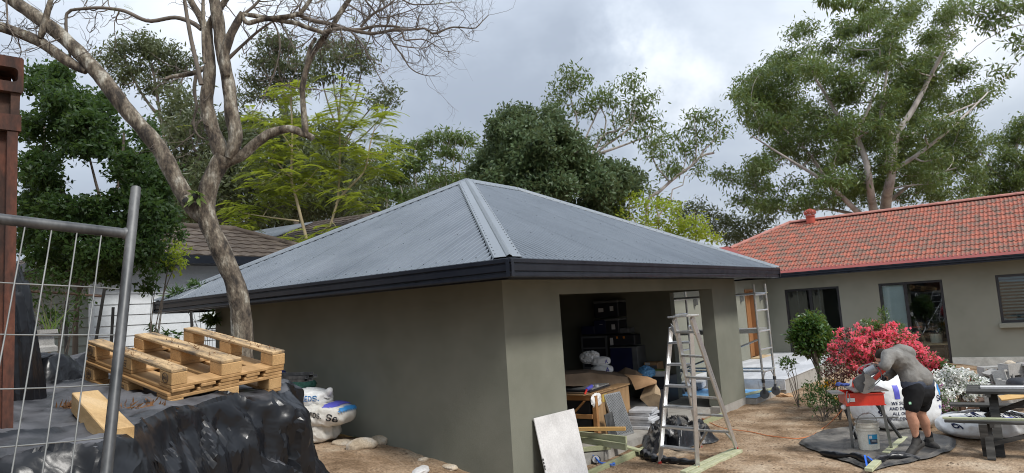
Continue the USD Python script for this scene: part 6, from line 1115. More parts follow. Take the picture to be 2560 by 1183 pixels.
for k, pts in enumerate([[(2158, 800), (2160, 820)], [(2200, 800), (2195, 825), (2205, 790)], [(2240, 808), (2245, 830)], [(2285, 818)]]):
    pass
bush('azalea_shoots', 'fresh green upright shoots standing above the pink azalea', 'shrub', 2205, 1000, 12.6, [(2158, 825, 9), (2160, 808, 8), (2198, 815, 12), (2206, 795, 9), (2205, 780, 7), (2195, 820, 9), (2250, 815, 9), (2252, 826, 9), (2185, 815, 10), (2150, 845, 8)], 'camellia_leaf', None, .07, .022, 9, .05, 1, 73, 1.2, None, 'bark_thin', -.8, .006)
bush('azalea_white', 'white flowering azalea low in the bed beside the concrete blocks', 'flowering bush', 2395, 1015, 11.6, [(2360, 950, 20), (2385, 940, 22), (2410, 945, 22), (2440, 955, 20), (2455, 965, 16), (2380, 970, 22), (2410, 975, 22), (2360, 975, 18), (2350, 965, 14), (2430, 985, 18), (2395, 995, 18), (2365, 998, 18), (2345, 945, 12), (2465, 975, 9)], 'shrub_leaf', None, .05, .018, 7, .07, 1, 74, 1.0, ('azalea_white', 20, .050, .044, .9, .045))
bush('purple_flowers', 'small pink and purple flowers between bulk bag and white azalea', 'flowers', 2345, 1025, 10.9, [(2335, 975, 12), (2345, 990, 12), (2340, 1005, 14), (2362, 1000, 10), (2352, 1015, 14), (2335, 1020, 12), (2365, 1018, 12), (2350, 965, 8)], 'shrub_leaf', None, .07, .014, 9, .05, 1, 75, 1.0, ('purple_flower', 8, .03, .024, .40, .03), 'bark_thin', -.6, .005)
bush('green_shrub', 'leafy light green shrub tip right of the pink azalea', 'shrub', 2372, 985, 12.2, [(2365, 925, 12), (2368, 945, 12), (2360, 910, 9), (2375, 960, 12)], 'shrub_leaf', None, .09, .03, 8, .05, 1, 76, 1.2, None, 'bark_thin', -.4, .008)
bush('low_shrubs', 'low green shrubs spilling over the dirt below the ball bush', 'shrub', 2055, 1025, 12.0, [(2015, 965, 18), (2035, 985, 22), (2060, 1000, 24), (2085, 1005, 22), (2105, 1012, 18), (2030, 1010, 18), (2080, 985, 18), (2110, 990, 16), (2050, 975, 18), (2020, 1000, 14), (2125, 1015, 14), (2120, 1000, 14)], 'shrub_leaf', None, .085, .026, 9, .08, 1, 77, .85, ('marigold', 6, .035, .028, .05, .03), 'bark_thin', -.2, .008)
bush('marigolds', 'cluster of orange yellow flowers in the bed under the ball bush', 'flowers', 2062, 985, 12.3, [(2062, 960, 10), (2070, 952, 10), (2055, 968, 9), (2080, 958, 9), (2092, 962, 8)], 'shrub_leaf', None, .05, .02, 5, .05, 1, 78, .8, ('marigold', 9, .045, .036, .5, .03), 'bark_thin', -.3, .005)
bush('red_shrub', 'dark red leaved shrub with bare upright stems beside the azalea', 'shrub', 2095, 990, 12.0, [(2085, 915, 14), (2095, 890, 12), (2075, 900, 14), (2110, 870, 9), (2118, 845, 7), (2120, 830, 6), (2090, 935, 16), (2120, 935, 16), (2070, 925, 16), (2110, 950, 14), (2145, 950, 12), (2090, 955, 14)], 'red_leaf', None, .06, .024, 8, .06, 1, 79, .9, None, 'bark_thin', 0, .008)
bush('thin_seedling', 'spindly little shrub standing in front of the terrace edge', 'shrub', 1992, 965, 13.6, [(1955, 905, 8), (1968, 900, 8), (1975, 910, 7), (1985, 905, 6), (1960, 918, 5), (1980, 925, 4)], 'camellia_leaf', None, .06, .032, 6, .04, 1, 80, .9, None, 'bark_thin', 0, .010)
bush('green_shrub', 'green shrub against the wall left of the pink azalea', 'shrub', 2060, 960, 13.2, [(2060, 905, 14), (2070, 885, 12), (2065, 925, 14), (2050, 930, 12)], 'shrub_leaf', None, .06, .025, 8, .06, 1, 81, .8, None, 'bark_thin', 0, .008)

# ------------------------------------------------------------------ plants and posts by the neighbour's wall
bush('sapling', 'slim sapling with yellow green top in front of white weatherboards', 'tree', 372, 960, 10.6, [(430, 610, 26), (410, 625, 24), (450, 640, 20), (440, 655, 18), (395, 640, 18), (425, 640, 22)], 'lime_leaf', None, .10, .035, 12, .10, 1, 82, .7, None, 'bark_thin', .3, .012)
bush('schefflera', 'umbrella leaved plant peeping over the garage eave corner', 'shrub', 520, 900, 11.8, [(445, 730, 12), (470, 720, 13), (490, 715, 12), (500, 725, 10), (430, 740, 8), (520, 800, 10), (535, 800, 8), (530, 790, 10)], 'shrub_leaf', None, .16, .04, 8, .05, 1, 83, .9, None, 'bark_thin', .4, .008)
bush('seedling', 'small leafy seedling showing just above the pallets', 'shrub', 420, 900, 10.8, [(385, 828, 8), (420, 835, 9), (445, 840, 8), (375, 820, 6)], 'shrub_leaf', None, .10, .03, 6, .04, 1, 84, .9, None, 'bark_thin', .4, .006)
for i, (a, b_, d) in enumerate([((262, 718), (240, 850), 9.2), ((283, 768), (278, 860), 9.6), ((478, 778), (480, 835), 10.6), ((167, 752), (165, 860), 9.0)]):
    q0 = at(*a, d); q1 = at(*b_, d); q1 = q0 + (q1 - q0) / max(q0[2] - q1[2], .1) * (q0[2] - float(ground_z(q1[0], q1[1]))); put('stake', MB().bar(q0, q1, .035, .02), 'dark_rubber', label=['tall dark star picket leaning by the white weatherboards', 'shorter dark picket beside the leaning one', 'dark post under the garage eave corner', 'dark upright in the shade before the grey weatherboards'][i], cat='stake')
put('pipe_rail', MB().tube([at(58, 728, 9.0), at(160, 733, 9.1), at(256, 741, 9.2)], .017, 8), 'rust_brown', smooth=True, label='rusty pipe rail running across the shaded weatherboard wall', cat='rail')

bush('shade_shrub', 'dark leafy shrub in the shade before the grey weatherboards, behind the mesh', 'shrub', 140, 930, 9.0, [(90, 690, 30), (130, 715, 30), (175, 690, 30), (110, 760, 28), (205, 740, 26), (155, 780, 28), (70, 745, 26), (190, 800, 24), (120, 810, 26), (60, 700, 26), (215, 700, 22)], 'dark_leaf', None, .07, .032, 14, .10, 1, 90, .75, None, 'bark_thin', .2, .012)

# ------------------------------------------------------------------ saw bench
tarp, tc_ = crumple('ground_sheet', 'large black ground sheet spread under the saw bench and worker', [(1998, 1110), (2040, 1086), (2100, 1074), (2180, 1070), (2260, 1078), (2330, 1088), (2390, 1104), (2388, 1122), (2345, 1142), (2290, 1156), (2230, 1168), (2180, 1180), (2120, 1158), (2060, 1138), (2020, 1124)], .022, 6, 'dusty_plastic', 'ground sheet', n=130, edge=.035, ridge=1.6)
fr = put('folded_edge', MB().tube(curve([gnd(2052, 1140) + V(0, 0, .04), gnd(2100, 1150) + V(0, 0, .06), gnd(2145, 1158) + V(0, 0, .09), gnd(2180, 1170) + V(0, 0, .06), gnd(2220, 1158) + V(0, 0, .08), gnd(2262, 1152) + V(0, 0, .05), gnd(2300, 1152) + V(0, 0, .02)], 40) - tc_, np.array([.03, .05, .06, .07, .06, .075, .07, .06, .05, .04] * 4) * .75, 9), 'black_plastic', tarp, smooth=40)
put('blue_lining', MB().bar(gnd(2165, 1165) + V(0, 0, .13) - tc_, gnd(2170, 1180) + V(0, 0, .03) - tc_, .022, .012).bar(gnd(2172, 1166) + V(0, 0, .12) - tc_, gnd(2188, 1172) + V(0, 0, .08) - tc_, .02, .01), 'blue_twine', tarp)
F1, F2, F3, F4 = V(2.73, 4.20, -.10), V(3.20, 4.27, -.08), V(3.22, 4.98, -.08), V(2.66, 4.84, -.10)
hz = .545
T1, T2 = at(2122, 1004, 9.33), at(2205, 1001, 9.24); T1[2] = T2[2] = hz; dx = unit((T2 - T1) * V(1, 1, 0)); dy = np.cross(Z, dx); T1, T2 = T1 - dx * .03, T2 + dx * .03; TW_, TD = np.linalg.norm(T2 - T1), .44
bs = thing('saw_bench', 'red wet tile saw bench with grey motor head on steel legs', 'saw', V(T1[0], T1[1], -.1), np.stack([dx, dy, Z], 1)); so = V(T1[0], T1[1], -.1); RS = np.stack([dx, dy, Z], 1)
def L_(p): return (np.asarray(p) - so) @ RS
zt = hz + .1
put('tray', MB().span((0, 0, zt), (TW_, .006, zt + .16)).span((0, TD - .006, zt), (TW_, TD, zt + .16)).span((0, .006, zt), (.006, TD - .006, zt + .16)).span((TW_ - .006, .006, zt), (TW_, TD - .006, zt + .16)).span((.006, .006, zt), (TW_ - .006, TD - .006, zt + .01)).span((-.012, -.012, zt + .15), (TW_ + .012, -.001, zt + .165)).span((-.012, -.012, zt), (TW_ + .012, -.001, zt + .012)), 'red_paint', bs)
put('table_top', MB().span((.10, -.02, zt + .18), (TW_ + .06, TD + .05, zt + .195)), 'steel_top', bs); put('side_table', MB().span((-.16, .05, zt + .15), (.0, TD - .06, zt + .165)), 'steel_top', bs); put('sticker', MB().box((.09, .002, .05), (.06, -.014, zt + .08)), 'paper_label', bs)
for k, (top, ft) in enumerate(((V(.02, .02, zt), F1), (V(TW_ - .03, .02, zt), F2), (V(TW_ - .02, TD - .02, zt), F3), (V(.04, TD - .02, zt), F4))): put('leg', MB().bar(top, L_(ft), .035, .03), 'guard_black' if k > 1 else 'steel_top', bs)
put('leg_brace', MB().bar(L_(F3 + V(0, 0, .30)), L_(F4 + V(0, 0, .30)), .02, .02).bar(L_(F1 + (T1 - F1) * .28), L_(F4 + V(0, 0, .18)), .02, .02), 'steel_top', bs)
# head: column, motor, blade guard
put('column', MB().box((.10, .09, .14), (TW_ * .52, TD - .05, zt + .25), ry(.2), b=.01), 'red_paint', bs)
def hp_(px, py, d): return L_(at(px, py, d))
m0, m1 = hp_(2163, 934, 9.42), hp_(2192, 920, 9.34)
put('motor', MB().tube([m0, m0 + (m1 - m0) * .06, m0 + (m1 - m0) * .07, m0 + (m1 - m0) * .93, m0 + (m1 - m0) * .94, m1], [.050, .066, .062, .062, .068, .06], 20), 'motor_grey', bs, smooth=30)
put('motor_end', MB().tube([m0 - (m1 - m0) * .10, m0 - (m1 - m0) * .004], [.035, .058], 16), 'dark_goods', bs, smooth=30)
for k in range(5): put('cooling_rib', MB().tube([m0 + (m1 - m0) * (.25 + .13 * k), m0 + (m1 - m0) * (.28 + .13 * k)], .066, 20), 'motor_grey', bs, smooth=30)
gpts = [(2134, 955), (2140, 948), (2154, 938), (2159, 932), (2162, 946), (2161, 964), (2157, 980), (2151, 982), (2142, 972)]
gp3 = np.array([hp_(x, y, 9.20) for x, y in gpts]); gy = gp3[:, 1].mean(); put('blade_guard', MB().prism([(p[0], p[2]) for p in gp3], V(0, gy, 0), X, Z, Y, .05), 'guard_black', bs)
bc = gp3.mean(0); put('blade', MB().tube([V(bc[0] + .05, gy + .022, bc[2] - .015), V(bc[0] + .05, gy + .026, bc[2] - .015)], .13, 32), 'steel_top', bs, smooth=30); put('blade_bolt', MB().tube([V(bc[0] + .05, gy - .012, bc[2]), V(bc[0] + .05, gy + .03, bc[2])], .016, 8), 'steel_top', bs)
a0, a1 = hp_(2160, 972, 9.36), hp_(2212, 930, 9.30); put('arm', MB().bar(a0, a1, .05, .045, b=.006).bar(a0 + V(0, .05, .02), a1 + V(0, .05, .03), .03, .03), 'motor_grey', bs); put('red_arm', MB().bar(hp_(2186, 948, 9.28), hp_(2214, 921, 9.22), .045, .05, b=.008), 'red_paint', bs)
put('handle', MB().tube(curve([hp_(2192, 917, 9.3), hp_(2198, 907, 9.26), hp_(2208, 909, 9.22), hp_(2214, 921, 9.2)], 14), .014, 8), 'dark_goods', bs, smooth=True)
cm = MB(); R = np.random.default_rng(3)
for pts in ([(2195, 917), (2180, 908), (2165, 914), (2158, 925)], [(2200, 925), (2204, 940), (2190, 960), (2170, 975)], [(2196, 912), (2170, 912), (2150, 918), (2143, 930), (2150, 938)], [(2118, 978), (2116, 995), (2120, 1008), (2125, 1000), (2122, 985)]): cm.tube(curve([hp_(x, y, 9.15) for x, y in pts], 22), .006, 6)
put('hose', cm, 'grey_plastic', bs, smooth=True); put('plug', MB().tm(trimesh.creation.icosphere(2, .035)).move(hp_(2109, 1018, 9.4)), 'paper_label', bs, smooth=True)
gl = at(2113, 962, 9.42); gt = thing('work_glove', 'dark blue work glove lying on the left end of the saw bench', 'glove', gl, BR)
for k in range(4): put('finger', MB().tube(curve([V(-.02, -.01 + .018 * k, .0), V(-.07, -.015 + .024 * k, .012 + .004 * k), V(-.10, -.02 + .026 * k, -.012)], 8), [.012, .013, .013, .012, .012, .011, .011, .008], 7), 'blue_cloth', gt, smooth=True)
put('palm', MB().add(*sup(.06, .04, .022, 2.5, 16)), 'blue_cloth', gt, smooth=True); put('thumb', MB().tube(curve([V(0, -.03, 0), V(-.03, -.065, .01), V(-.06, -.075, 0)], 6), .013, 7), 'blue_cloth', gt, smooth=True)
put('timber', MB().bar(gnd(2215, 1140) + V(0, 0, .03), gnd(2262, 1100) + V(0, 0, .03), .09, .04, b=.003), 'treated_pine', label='pale timber offcut under the right legs of the saw bench', cat='timber'); put('timber', MB().bar(gnd(2172, 1186) + V(0, 0, .05), gnd(2196, 1170) + V(0, 0, .08), .09, .04, b=.003), 'treated_pine', label='timber offcut weighing down the front of the ground sheet', cat='timber')
# bucket
bk_ = (gnd(2145, 1128) + gnd(2194, 1132)) / 2 + V(.02, .05, .02); bt_ = thing('bucket', 'white plastic bucket with blue label standing on the ground sheet', 'bucket', bk_, np.stack([_r, _hf, Z], 1))
put('body', MB().lathe([(0, 0), (.120, 0), (.126, .006), (.142, .27), (.150, .275), (.150, .29), (.143, .292), (.144, .315), (.153, .318), (.153, .332), (.145, .335), (.146, .362), (.156, .368), (.156, .378), (.146, .378), (.125, .03), (0, .025)], 32), 'bucket_white', bt_, smooth=30)
a = np.linspace(-2.05, -1.15, 14)
def cyl(z, a_, e=.0015): r_ = .126 + (.142 - .126) * z / .27 + e; return V(r_ * math.cos(a_), r_ * math.sin(a_), z)
put('label', MB().grid(np.array([[cyl(z, t) for z in (.10, .23)] for t in a])[::1]), 'label_blue', bt_, smooth=True); put('label_band', MB().grid(np.array([[cyl(z, t, .0025) for z in (.105, .165)] for t in a[2:]])), 'label_dark', bt_, smooth=True)
put('label_print', MB().grid(np.array([[cyl(z, t, .0035) for z in (.175, .215)] for t in a[1:6]])).grid(np.array([[cyl(z, t, .0035) for z in (.148, .153)] for t in a[4:12]])).grid(np.array([[cyl(z, t, .0035) for z in (.135, .139)] for t in a[4:12]])), 'paper_label', bt_, smooth=True)
put('handle', MB().tube(curve([V(-.15, 0, .34), V(-.10, -.03, .47), V(.02, -.02, .50), V(.12, 0, .44), V(.152, 0, .34)], 24), .0035, 6), 'galvanised', bt_, smooth=True); put('grip', MB().tube([V(-.06, -.028, .49), V(.04, -.018, .497)], .011, 8), 'paper_label', bt_)

# ------------------------------------------------------------------ bulk bags
def bulk(label, p, Rm, hx, hy, hz, n, seed, texts, stripes=(), wr=.02):
    t = thing('bulk_bag', label, 'bulk bag', p, Rm); v, f = sup(hx, hy, hz, n, 24, wr, 5.0, seed); b = put('body', (v + V(0, 0, hz), f), 'bag_white', t, smooth=True)
    def fxm(u0, v0, side, rot=0.0):
        cs, sn = math.cos(rot), math.sin(rot)
        def fx(a, c):
            u, w = u0 + a * cs - c * sn, v0 + a * sn + c * cs
            if side == 'f': return onskin(u, w, hx, hy, hz, n, wr, 5.0, seed)
            if side == 'r': return V(-front(u, w, hy, hx, hz, n) + wr * .55 + .004, u, w + hz)
            return V(u, w, hz - front(u, w, hx, hz, hy, n) + wr * .5)
        return fx
    for tx, h, u, w, side, m_, rot in texts: put('lettering', text_on(tx, h, fxm(u, w, side, rot)), m_, b)
    for u0, u1, w0, w1, side, m_, sk_ in stripes:
        fx = fxm(0, 0, side); put('stripe', MB().grid(np.array([[fx(u0 + (u1 - u0) * i / 6 + sk_ * j / 8, w0 + (w1 - w0) * j / 8) for j in range(9)] for i in range(7)])), m_, b, smooth=True)
    return t
bg = (gnd(2160, 1078) + gnd(2330, 1083)) / 2 + V(0, 0, .01); bg += unit((bg - EYE) * V(1, 1, 0)) * .45; bx_ = unit(_r * .97 + _hf * .10); BG_ = np.stack([bx_, np.cross(Z, bx_), Z], 1)
bulk('full white bulk bag printed WE SUPPLY AND DELIVER behind the saw bench', bg, BG_, .56, .50, .40, 4.2, 4,
     [('WE SUPPLY', .044, -.36, .02, 'f', 'print_navy', -.03), ('AND DELIVER', .044, -.395, -.055, 'f', 'print_navy', -.03), ('ALL OF YOUR', .044, -.36, -.13, 'f', 'print_navy', -.03), ('BUILDING NEEDS.', .044, -.41, -.205, 'f', 'print_navy', -.03), ('ur', .07, -.53, .06, 'f', 'print_navy', 0), ('9', .08, -.525, -.14, 'f', 'print_navy', 0), ('Sey', .085, .36, .02, 'f', 'print_navy', 0), ('B', .05, .40, -.09, 'f', 'print_violet', 0), ('90', .06, .42, -.22, 'f', 'print_violet', 0)],
     [(.26, .33, .12, .30, 'f', 'print_violet', -.04), (.44, .52, .10, .26, 'f', 'print_blue', -.01), (-.30, -.22, .10, .30, 'f', 'print_violet', .0)])
b2 = gnd(2470, 1100); b2 += unit((b2 - EYE) * V(1, 1, 0)) * .3; 
bulk('half empty white bulk bag slumped on the dirt behind the picnic table', b2, np.stack([unit(_r * .99 - _hf * .05), unit(_hf + _r * .05) * V(1, 1, 0), Z], 1), .62, .42, .17, 2.6, 5, [('Se', .10, -.30, .05, 'f', 'print_navy', .5), ('99', .09, -.50, -.02, 'f', 'print_navy', 1.2), ('Building', .06, .02, .10, 'f', 'print_navy', .1)], [(-.02, .12, .06, .13, 'f', 'print_violet', .04), (.24, .30, .08, .12, 'f', 'print_black', 0)], wr=.045)

# ------------------------------------------------------------------ picnic table
tA_ = gnd(2438, 1140); tax = unit((gnd(2560, 1118) - gnd(2425, 1140)) * V(1, 1, 0)); tax = unit(_r * .82 - _hf * .57); tay = np.cross(Z, tax); RT = np.stack([tax, tay, Z], 1)
pt_ = thing('picnic_table', 'dark grey weathered picnic table with attached benches at the right edge', 'picnic table', tA_, RT)
Lt = 2.0
def plank(name, x0, y0, w, z, ln=Lt, th=.035, m='table_dark'): return put(name, MB().span((x0, y0, z), (x0 + ln, y0 + w, z + th), b=.005), m, pt_)
for k in range(2): plank('bench_board', -.28, -.14 + k * .125, .118, .43)
for k in range(2): plank('bench_board', -.28, 1.22 + k * .125, .118, .43)
for k in range(5): plank('top_board', -.02, .30 + k * .145, .138, .74)
for x in (.20, 1.5):
    put('cross_rail', MB().span((x, -.14, .385), (x + .045, 1.48, .43)), 'table_dark', pt_); put('top_rail', MB().span((x, .30, .70), (x + .045, 1.02, .74)), 'table_dark', pt_)
    for y0, y1 in ((.02, .58), (1.30, .74)): put('leg', MB().bar(V(x + .068, y0 - .02, 0), V(x + .068, y1, .70), .045, .10, up=(1, 0, 0)), 'table_dark', pt_)
    for y0 in (-.08, 1.36): put('bench_leg', MB().bar(V(x - .025, y0 - .10, 0), V(x - .025, y0 + .06, .43), .045, .09, up=(1, 0, 0)).bar(V(x - .072, y0 + .10, 0), V(x - .072, y0 - .06, .43), .045, .09, up=(1, 0, 0)), 'table_dark', pt_)
put('brace', MB().bar(V(.15, .66, .40), V(.85, .66, .70), .045, .06), 'table_dark', pt_); put('brace', MB().bar(V(.15, -.08, .16), V(.95, -.08, .42), .04, .05), 'table_dark', pt_)
def ontable(x, y, z): return tA_ + RT @ V(x, y, z)
put('timber', MB().bar(ontable(-.30, -.06, .476), ontable(.72, .02, .476), .08, .02), 'treated_pine', label='pale batten lying on the near bench of the picnic table', cat='timber'); put('timber', MB().bar(ontable(.14, .62, .79), ontable(1.8, .70, .79), .14, .025), 'cement_board', label='grey board lying along the top of the picnic table', cat='board')
# ------------------------------------------------------------------ concrete blocks, bricks, buckets of the digger
def cblock(label, p, Rm, grp='concrete blocks in the heap'):
    t = thing('hollow_block', label, 'block', p, Rm, group=grp); from shapely.geometry import box as bx2
    m = trimesh.creation.extrude_polygon(bx2(-.195, -.095, .195, .095).difference(bx2(-.16, -.062, -.02, .062)).difference(bx2(.02, -.062, .16, .062)), .19, engine='earcut'); m.apply_translation((0, 0, -.095)); put('block', (np.array(m.vertices), np.array(m.faces)), 'cement_block', t); return t
for i, (px, py, d, rr) in enumerate([(2492, 985, 11.9, rz(.2)), (2530, 985, 11.9, rz(-.1)), (2568, 985, 11.8, rz(.3)), (2488, 955, 11.9, ry(1.2) @ rz(.1)), (2520, 962, 11.6, rz(.5) @ rx(.2)), (2508, 940, 11.75, rz(.35) @ rx(1.35) @ ry(.35)), (2545, 945, 11.8, rx(1.57) @ ry(.2)), (2556, 962, 11.7, rz(-.2)), (2531, 922, 11.8, rz(.25)), (2575, 938, 11.7, ry(1.57)), (2480, 930, 12.1, rx(1.57)), (2500, 1005, 11.4, rz(.15)), (2540, 1004, 11.4, rz(-.25))]):
    cblock(['block at the left foot of the concrete block heap', 'block in the middle of the heap foot', 'block at the right foot of the heap, cut by the picture edge', 'block standing on edge at the left of the heap', 'tilted block on the front of the heap', 'tilted block showing its open hollow, high on the left of the heap', 'dark sided block standing upright near the heap top', 'flat block right of the tilted one', 'flat pale block forming the top of the heap', 'upright block at the picture edge on the heap', 'block behind the one showing its hollow', 'front low block left behind the picnic table top', 'front low block behind the picnic table top, second along'][i], at(px, py, d), np.stack([_r, _hf, Z], 1) @ rr)
rock('rough tan stone sitting on top of the concrete block heap', 2525, 909, .09, 11) if False else None
m = trimesh.creation.icosphere(3, 1.0); v = np.array(m.vertices); v = v * (1 + .5 * (meshkit.fbm(v * 1.4 + 3, 3, 2) - .5))[:, None] * V(.085, .07, .06); put('rock', (v + at(2524, 910, 11.8), np.array(m.faces)), 'sandstone', smooth=35, label='rough tan stone on top of the concrete block heap', cat='rock')
R = np.random.default_rng(5); k = 0
for j in range(3):
    for i in range(3):
        put('brick', MB().box((.23, .11, .072), at(2448 + i * 15 - j * 2, 968 - j * 10, 12.4) + R.normal(size=3) * .008, np.stack([_r, _hf, Z], 1) @ rz(R.normal() * .1), b=.004), 'brick_red', label='red brick in the short stack left of the concrete blocks, ' + ['bottom', 'middle', 'top'][j] + ' course ' + ['left', 'centre', 'right'][i], cat='brick', group='red bricks by the block heap')
bb_ = thing('black_bin', 'black plastic bin lying at the right edge among the blocks', 'bin', at(2556, 970, 11.0), BR); put('body', MB().add(*sup(.17, .2, .16, 3.5, 16)), 'dark_goods', bb_, smooth=True); put('handle', MB().tube(curve([V(-.14, -.16, .02), V(-.05, -.22, .12), V(.12, -.2, .14)], 10), .012, 7), 'grey_plastic', bb_, smooth=True)
put('board', MB().bar(at(2500, 996, 10.6), at(2568, 988, 10.5), .12, .02, up=(0, -.5, 1)), 'yellow_pine', label='orange brown board lying across in front of the block heap', cat='board')
eb_ = gnd(2352, 1045); ek = thing('digger_attachment', 'rusty steel digger hitch with two lugs and pins', 'digger part', eb_, BR); hsc = 1.0
for k, x in enumerate((.14, .40)): put('lug', MB().prism([(-.02, 0), (.22, 0), (.24, .10), (.20, .17), (.10, .21), (.03, .18), (-.04, .08)], V(x, .1 - .10 * k, .02), unit(V(.55, -.8, 0)), Z, unit(V(.8, .55, 0)), .03), 'rust_brown', ek)
for z, y in ((.14, .04), (.09, .12), (.05, -.02)): put('pin', MB().tube([V(-.12, y + .06, z), V(.52, y - .10, z)], .022, 12), 'rust_brown', ek, smooth=30); put('pin_end', MB().tube([V(-.03, y + .03, z), V(.02, y + .02, z)], .038, 12), 'rust_brown', ek, smooth=30)
put('base_plate', MB().box((.55, .3, .03), (.2, .05, .02)), 'rust_brown', ek)
dk = gnd(2475, 1045) + _hf * .15 * V(1, 1, 0); dg = thing('digger_bucket', 'rusty steel digger bucket lying behind the picnic table', 'digger bucket', dk, BR)
th = np.linspace(-.3, 2.2, 12); put('shell', MB().shell(np.array([[V(x, .20 - .24 * math.sin(t), .20 - .20 * math.cos(t)) for t in th] for x in (-.36, .40)]), .014), 'rust_brown', dg, smooth=30)
for x in (-.37, .40): put('side_plate', MB().prism([(.20 - .24 * math.sin(t), .20 - .20 * math.cos(t)) for t in th], V(x, 0, 0), Y, Z, X, .014), 'rust_brown', dg)
put('lip', MB().span((-.36, .24, .33), (.40, .32, .36)), 'rust_brown', dg)
# things behind the house door
tr_ = thing('trestle_stool', 'red topped trestle stool standing inside the right sliding door', 'stool', V(1.98, HY + .75, .40)); put('seat', MB().span((-.22, -.1, .44), (.22, .1, .48)), 'red_paint', tr_)
for x in (-1, 1):
    for y in (-1, 1): put('leg', MB().bar(V(x * .12, y * .06, .44), V(x * .26, y * .14, 0), .035, .025), 'timber_pale', tr_)
ib = thing('indoor_bucket', 'black lidded white bucket on the board inside the right door', 'bucket', V(2.55, HY + .6, .40)); put('body', MB().lathe([(0, 0), (.15, 0), (.16, .22), (.17, .23), (.17, .26), (0, .26)], 22), 'bucket_white', ib, smooth=30); put('lid', MB().lathe([(.18, .262), (.185, .34), (.165, .40), (0, .41)], 22), 'dark_goods', ib, smooth=30)
put('scaffold_board', MB().span((1.95, HY + .28, .345), (2.84, HY + .95, .39)), 'timber_pale', label='timber board set across the lower part of the right door opening', cat='board'); put('trestle', MB().span((2.05, HY + .5, -.38), (2.1, HY + .8, .34)).span((2.72, HY + .5, -.38), (2.78, HY + .8, .34)), 'dark_goods', label='dark trestle holding up the board in the right door', cat='trestle')

# ------------------------------------------------------------------ worker
from manifold3d import Manifold, Mesh as MMesh
def balls(chain):
    """Hulls of successive spheres: a chain of (point, radius)."""
    out = []
    for (p, r), (q, s_) in zip(chain[:-1], chain[1:]): out.append(Manifold.hull(Manifold.sphere(r, 20).translate(list(map(float, p))) + Manifold.sphere(s_, 20).translate(list(map(float, q)))))
    return out
def hullof(c):
    m = Manifold.sphere(c[0][1], 20).translate(list(map(float, c[0][0])))
    for p, r in c[1:]: m = m + Manifold.sphere(r, 20).translate(list(map(float, p)))
    return [Manifold.hull(m)]
def melt(parts, fine, it=10):
    m = parts[0]
    for p in parts[1:]: m = m + p
    m = m.refine_to_length(fine); me = m.to_mesh(); t = trimesh.Trimesh(me.vert_properties[:, :3], me.tri_verts, process=True); trimesh.smoothing.filter_taubin(t, lamb=.5, nu=.53, iterations=it); return t
DP = 9.22
def J(px, py, d=0.0): return at(px, py, DP + d)
wp = thing('person', 'worker in grey hooded jacket and black shorts bending over the saw bench', 'person', gnd(2300, 1118)); wo = gnd(2300, 1118); wo[2] = float(ground_z(wo[0], wo[1]))
hipL, kneeL, ankL = J(2286, 972, -.08), J(2277, 1038, -.10), J(2291, 1096, -.06); hipR, kneeR, ankR = J(2312, 966, .14), J(2302, 1036, .20), J(2323, 1094, .24)
pel, wst, chs, shL, shR, nck, hd = J(2304, 962, .03), J(2288, 940, .03), J(2256, 903, .06), J(2222, 889, -.13), J(2230, 893, .26), J(2226, 890, .07), J(2212, 897, .08)
elL, wrL = J(2214, 915, -.24), J(2204, 914, -.04); elR, wrR = J(2232, 930, .26), J(2213, 946, .12)
def rel(c): return [(np.asarray(p) - wo, r) for p, r in c]
body = balls(rel([(pel, .085), (wst, .09), (chs, .12), (nck, .07), (hd, .085)])) + balls(rel([(chs, .12), (shL, .07), (elL, .048), (wrL, .032)])) + balls(rel([(chs, .12), (shR, .07), (elR, .048), (wrR, .032)]))
for h_, k_, a_ in ((hipL, kneeL, ankL), (hipR, kneeR, ankR)):
    calf = k_ + (a_ - k_) * .32 + _r * .012; body += balls(rel([(h_, .07), (h_ + (k_ - h_) * .5, .072), (k_, .062), (calf, .069), (k_ + (a_ - k_) * .7, .046), (a_, .039)]))
def hand(w, d, s_, curl):
    """A palm with five bent fingers closing round a grip that runs along s_."""
    d, s_ = unit(d), unit(s_); n_ = np.cross(d, s_); pc = w + d * .05; out = balls([(w, .028), (pc - s_ * .024, .017), (pc + s_ * .024, .017)]) + balls([(w, .026), (pc + s_ * .024, .017)]) + balls([(pc - s_ * .024, .017), (pc + s_ * .024, .017)])
    for k, (o, L) in enumerate(((-.030, .062), (-.010, .074), (.010, .078), (.030, .070))):
        b_ = w + d * .085 + s_ * o; m1 = b_ + unit(d * math.cos(curl) - n_ * math.sin(curl)) * L * .45; m2 = m1 + unit(d * math.cos(curl * 2.1) - n_ * math.sin(curl * 2.1)) * L * .33; m3 = m2 + unit(d * math.cos(curl * 2.8) - n_ * math.sin(curl * 2.8)) * L * .25
        out += balls([(w + d * .05 + s_ * o * .8, .013), (b_, .0105), (m1, .0095), (m2, .009), (m3, .008)])
    t0 = w + d * .025 + s_ * .03; t1 = t0 + unit(d * .6 + s_ * .6 - n_ * .5) * .04; t2 = t1 + unit(d * .8 - n_ * .7) * .03; return out + balls([(w + d * .02, .016), (t0, .013), (t1, .011), (t2, .009)])
HL = hand(wrL - wo, unit(J(2197, 912, .02) - wrL), unit(Z * .5 + _hf), .8); HR = hand(wrR - wo, unit(J(2203, 950, .06) - wrR), unit(_hf + Z * .3), .9)
face = []; hc = hd - wo; fd = unit(-_r * .75 - Z * .62); fs = unit(np.cross(fd, Z + .01 * X)); fu = np.cross(fs, fd); fu = fu if fu[2] > 0 else -fu
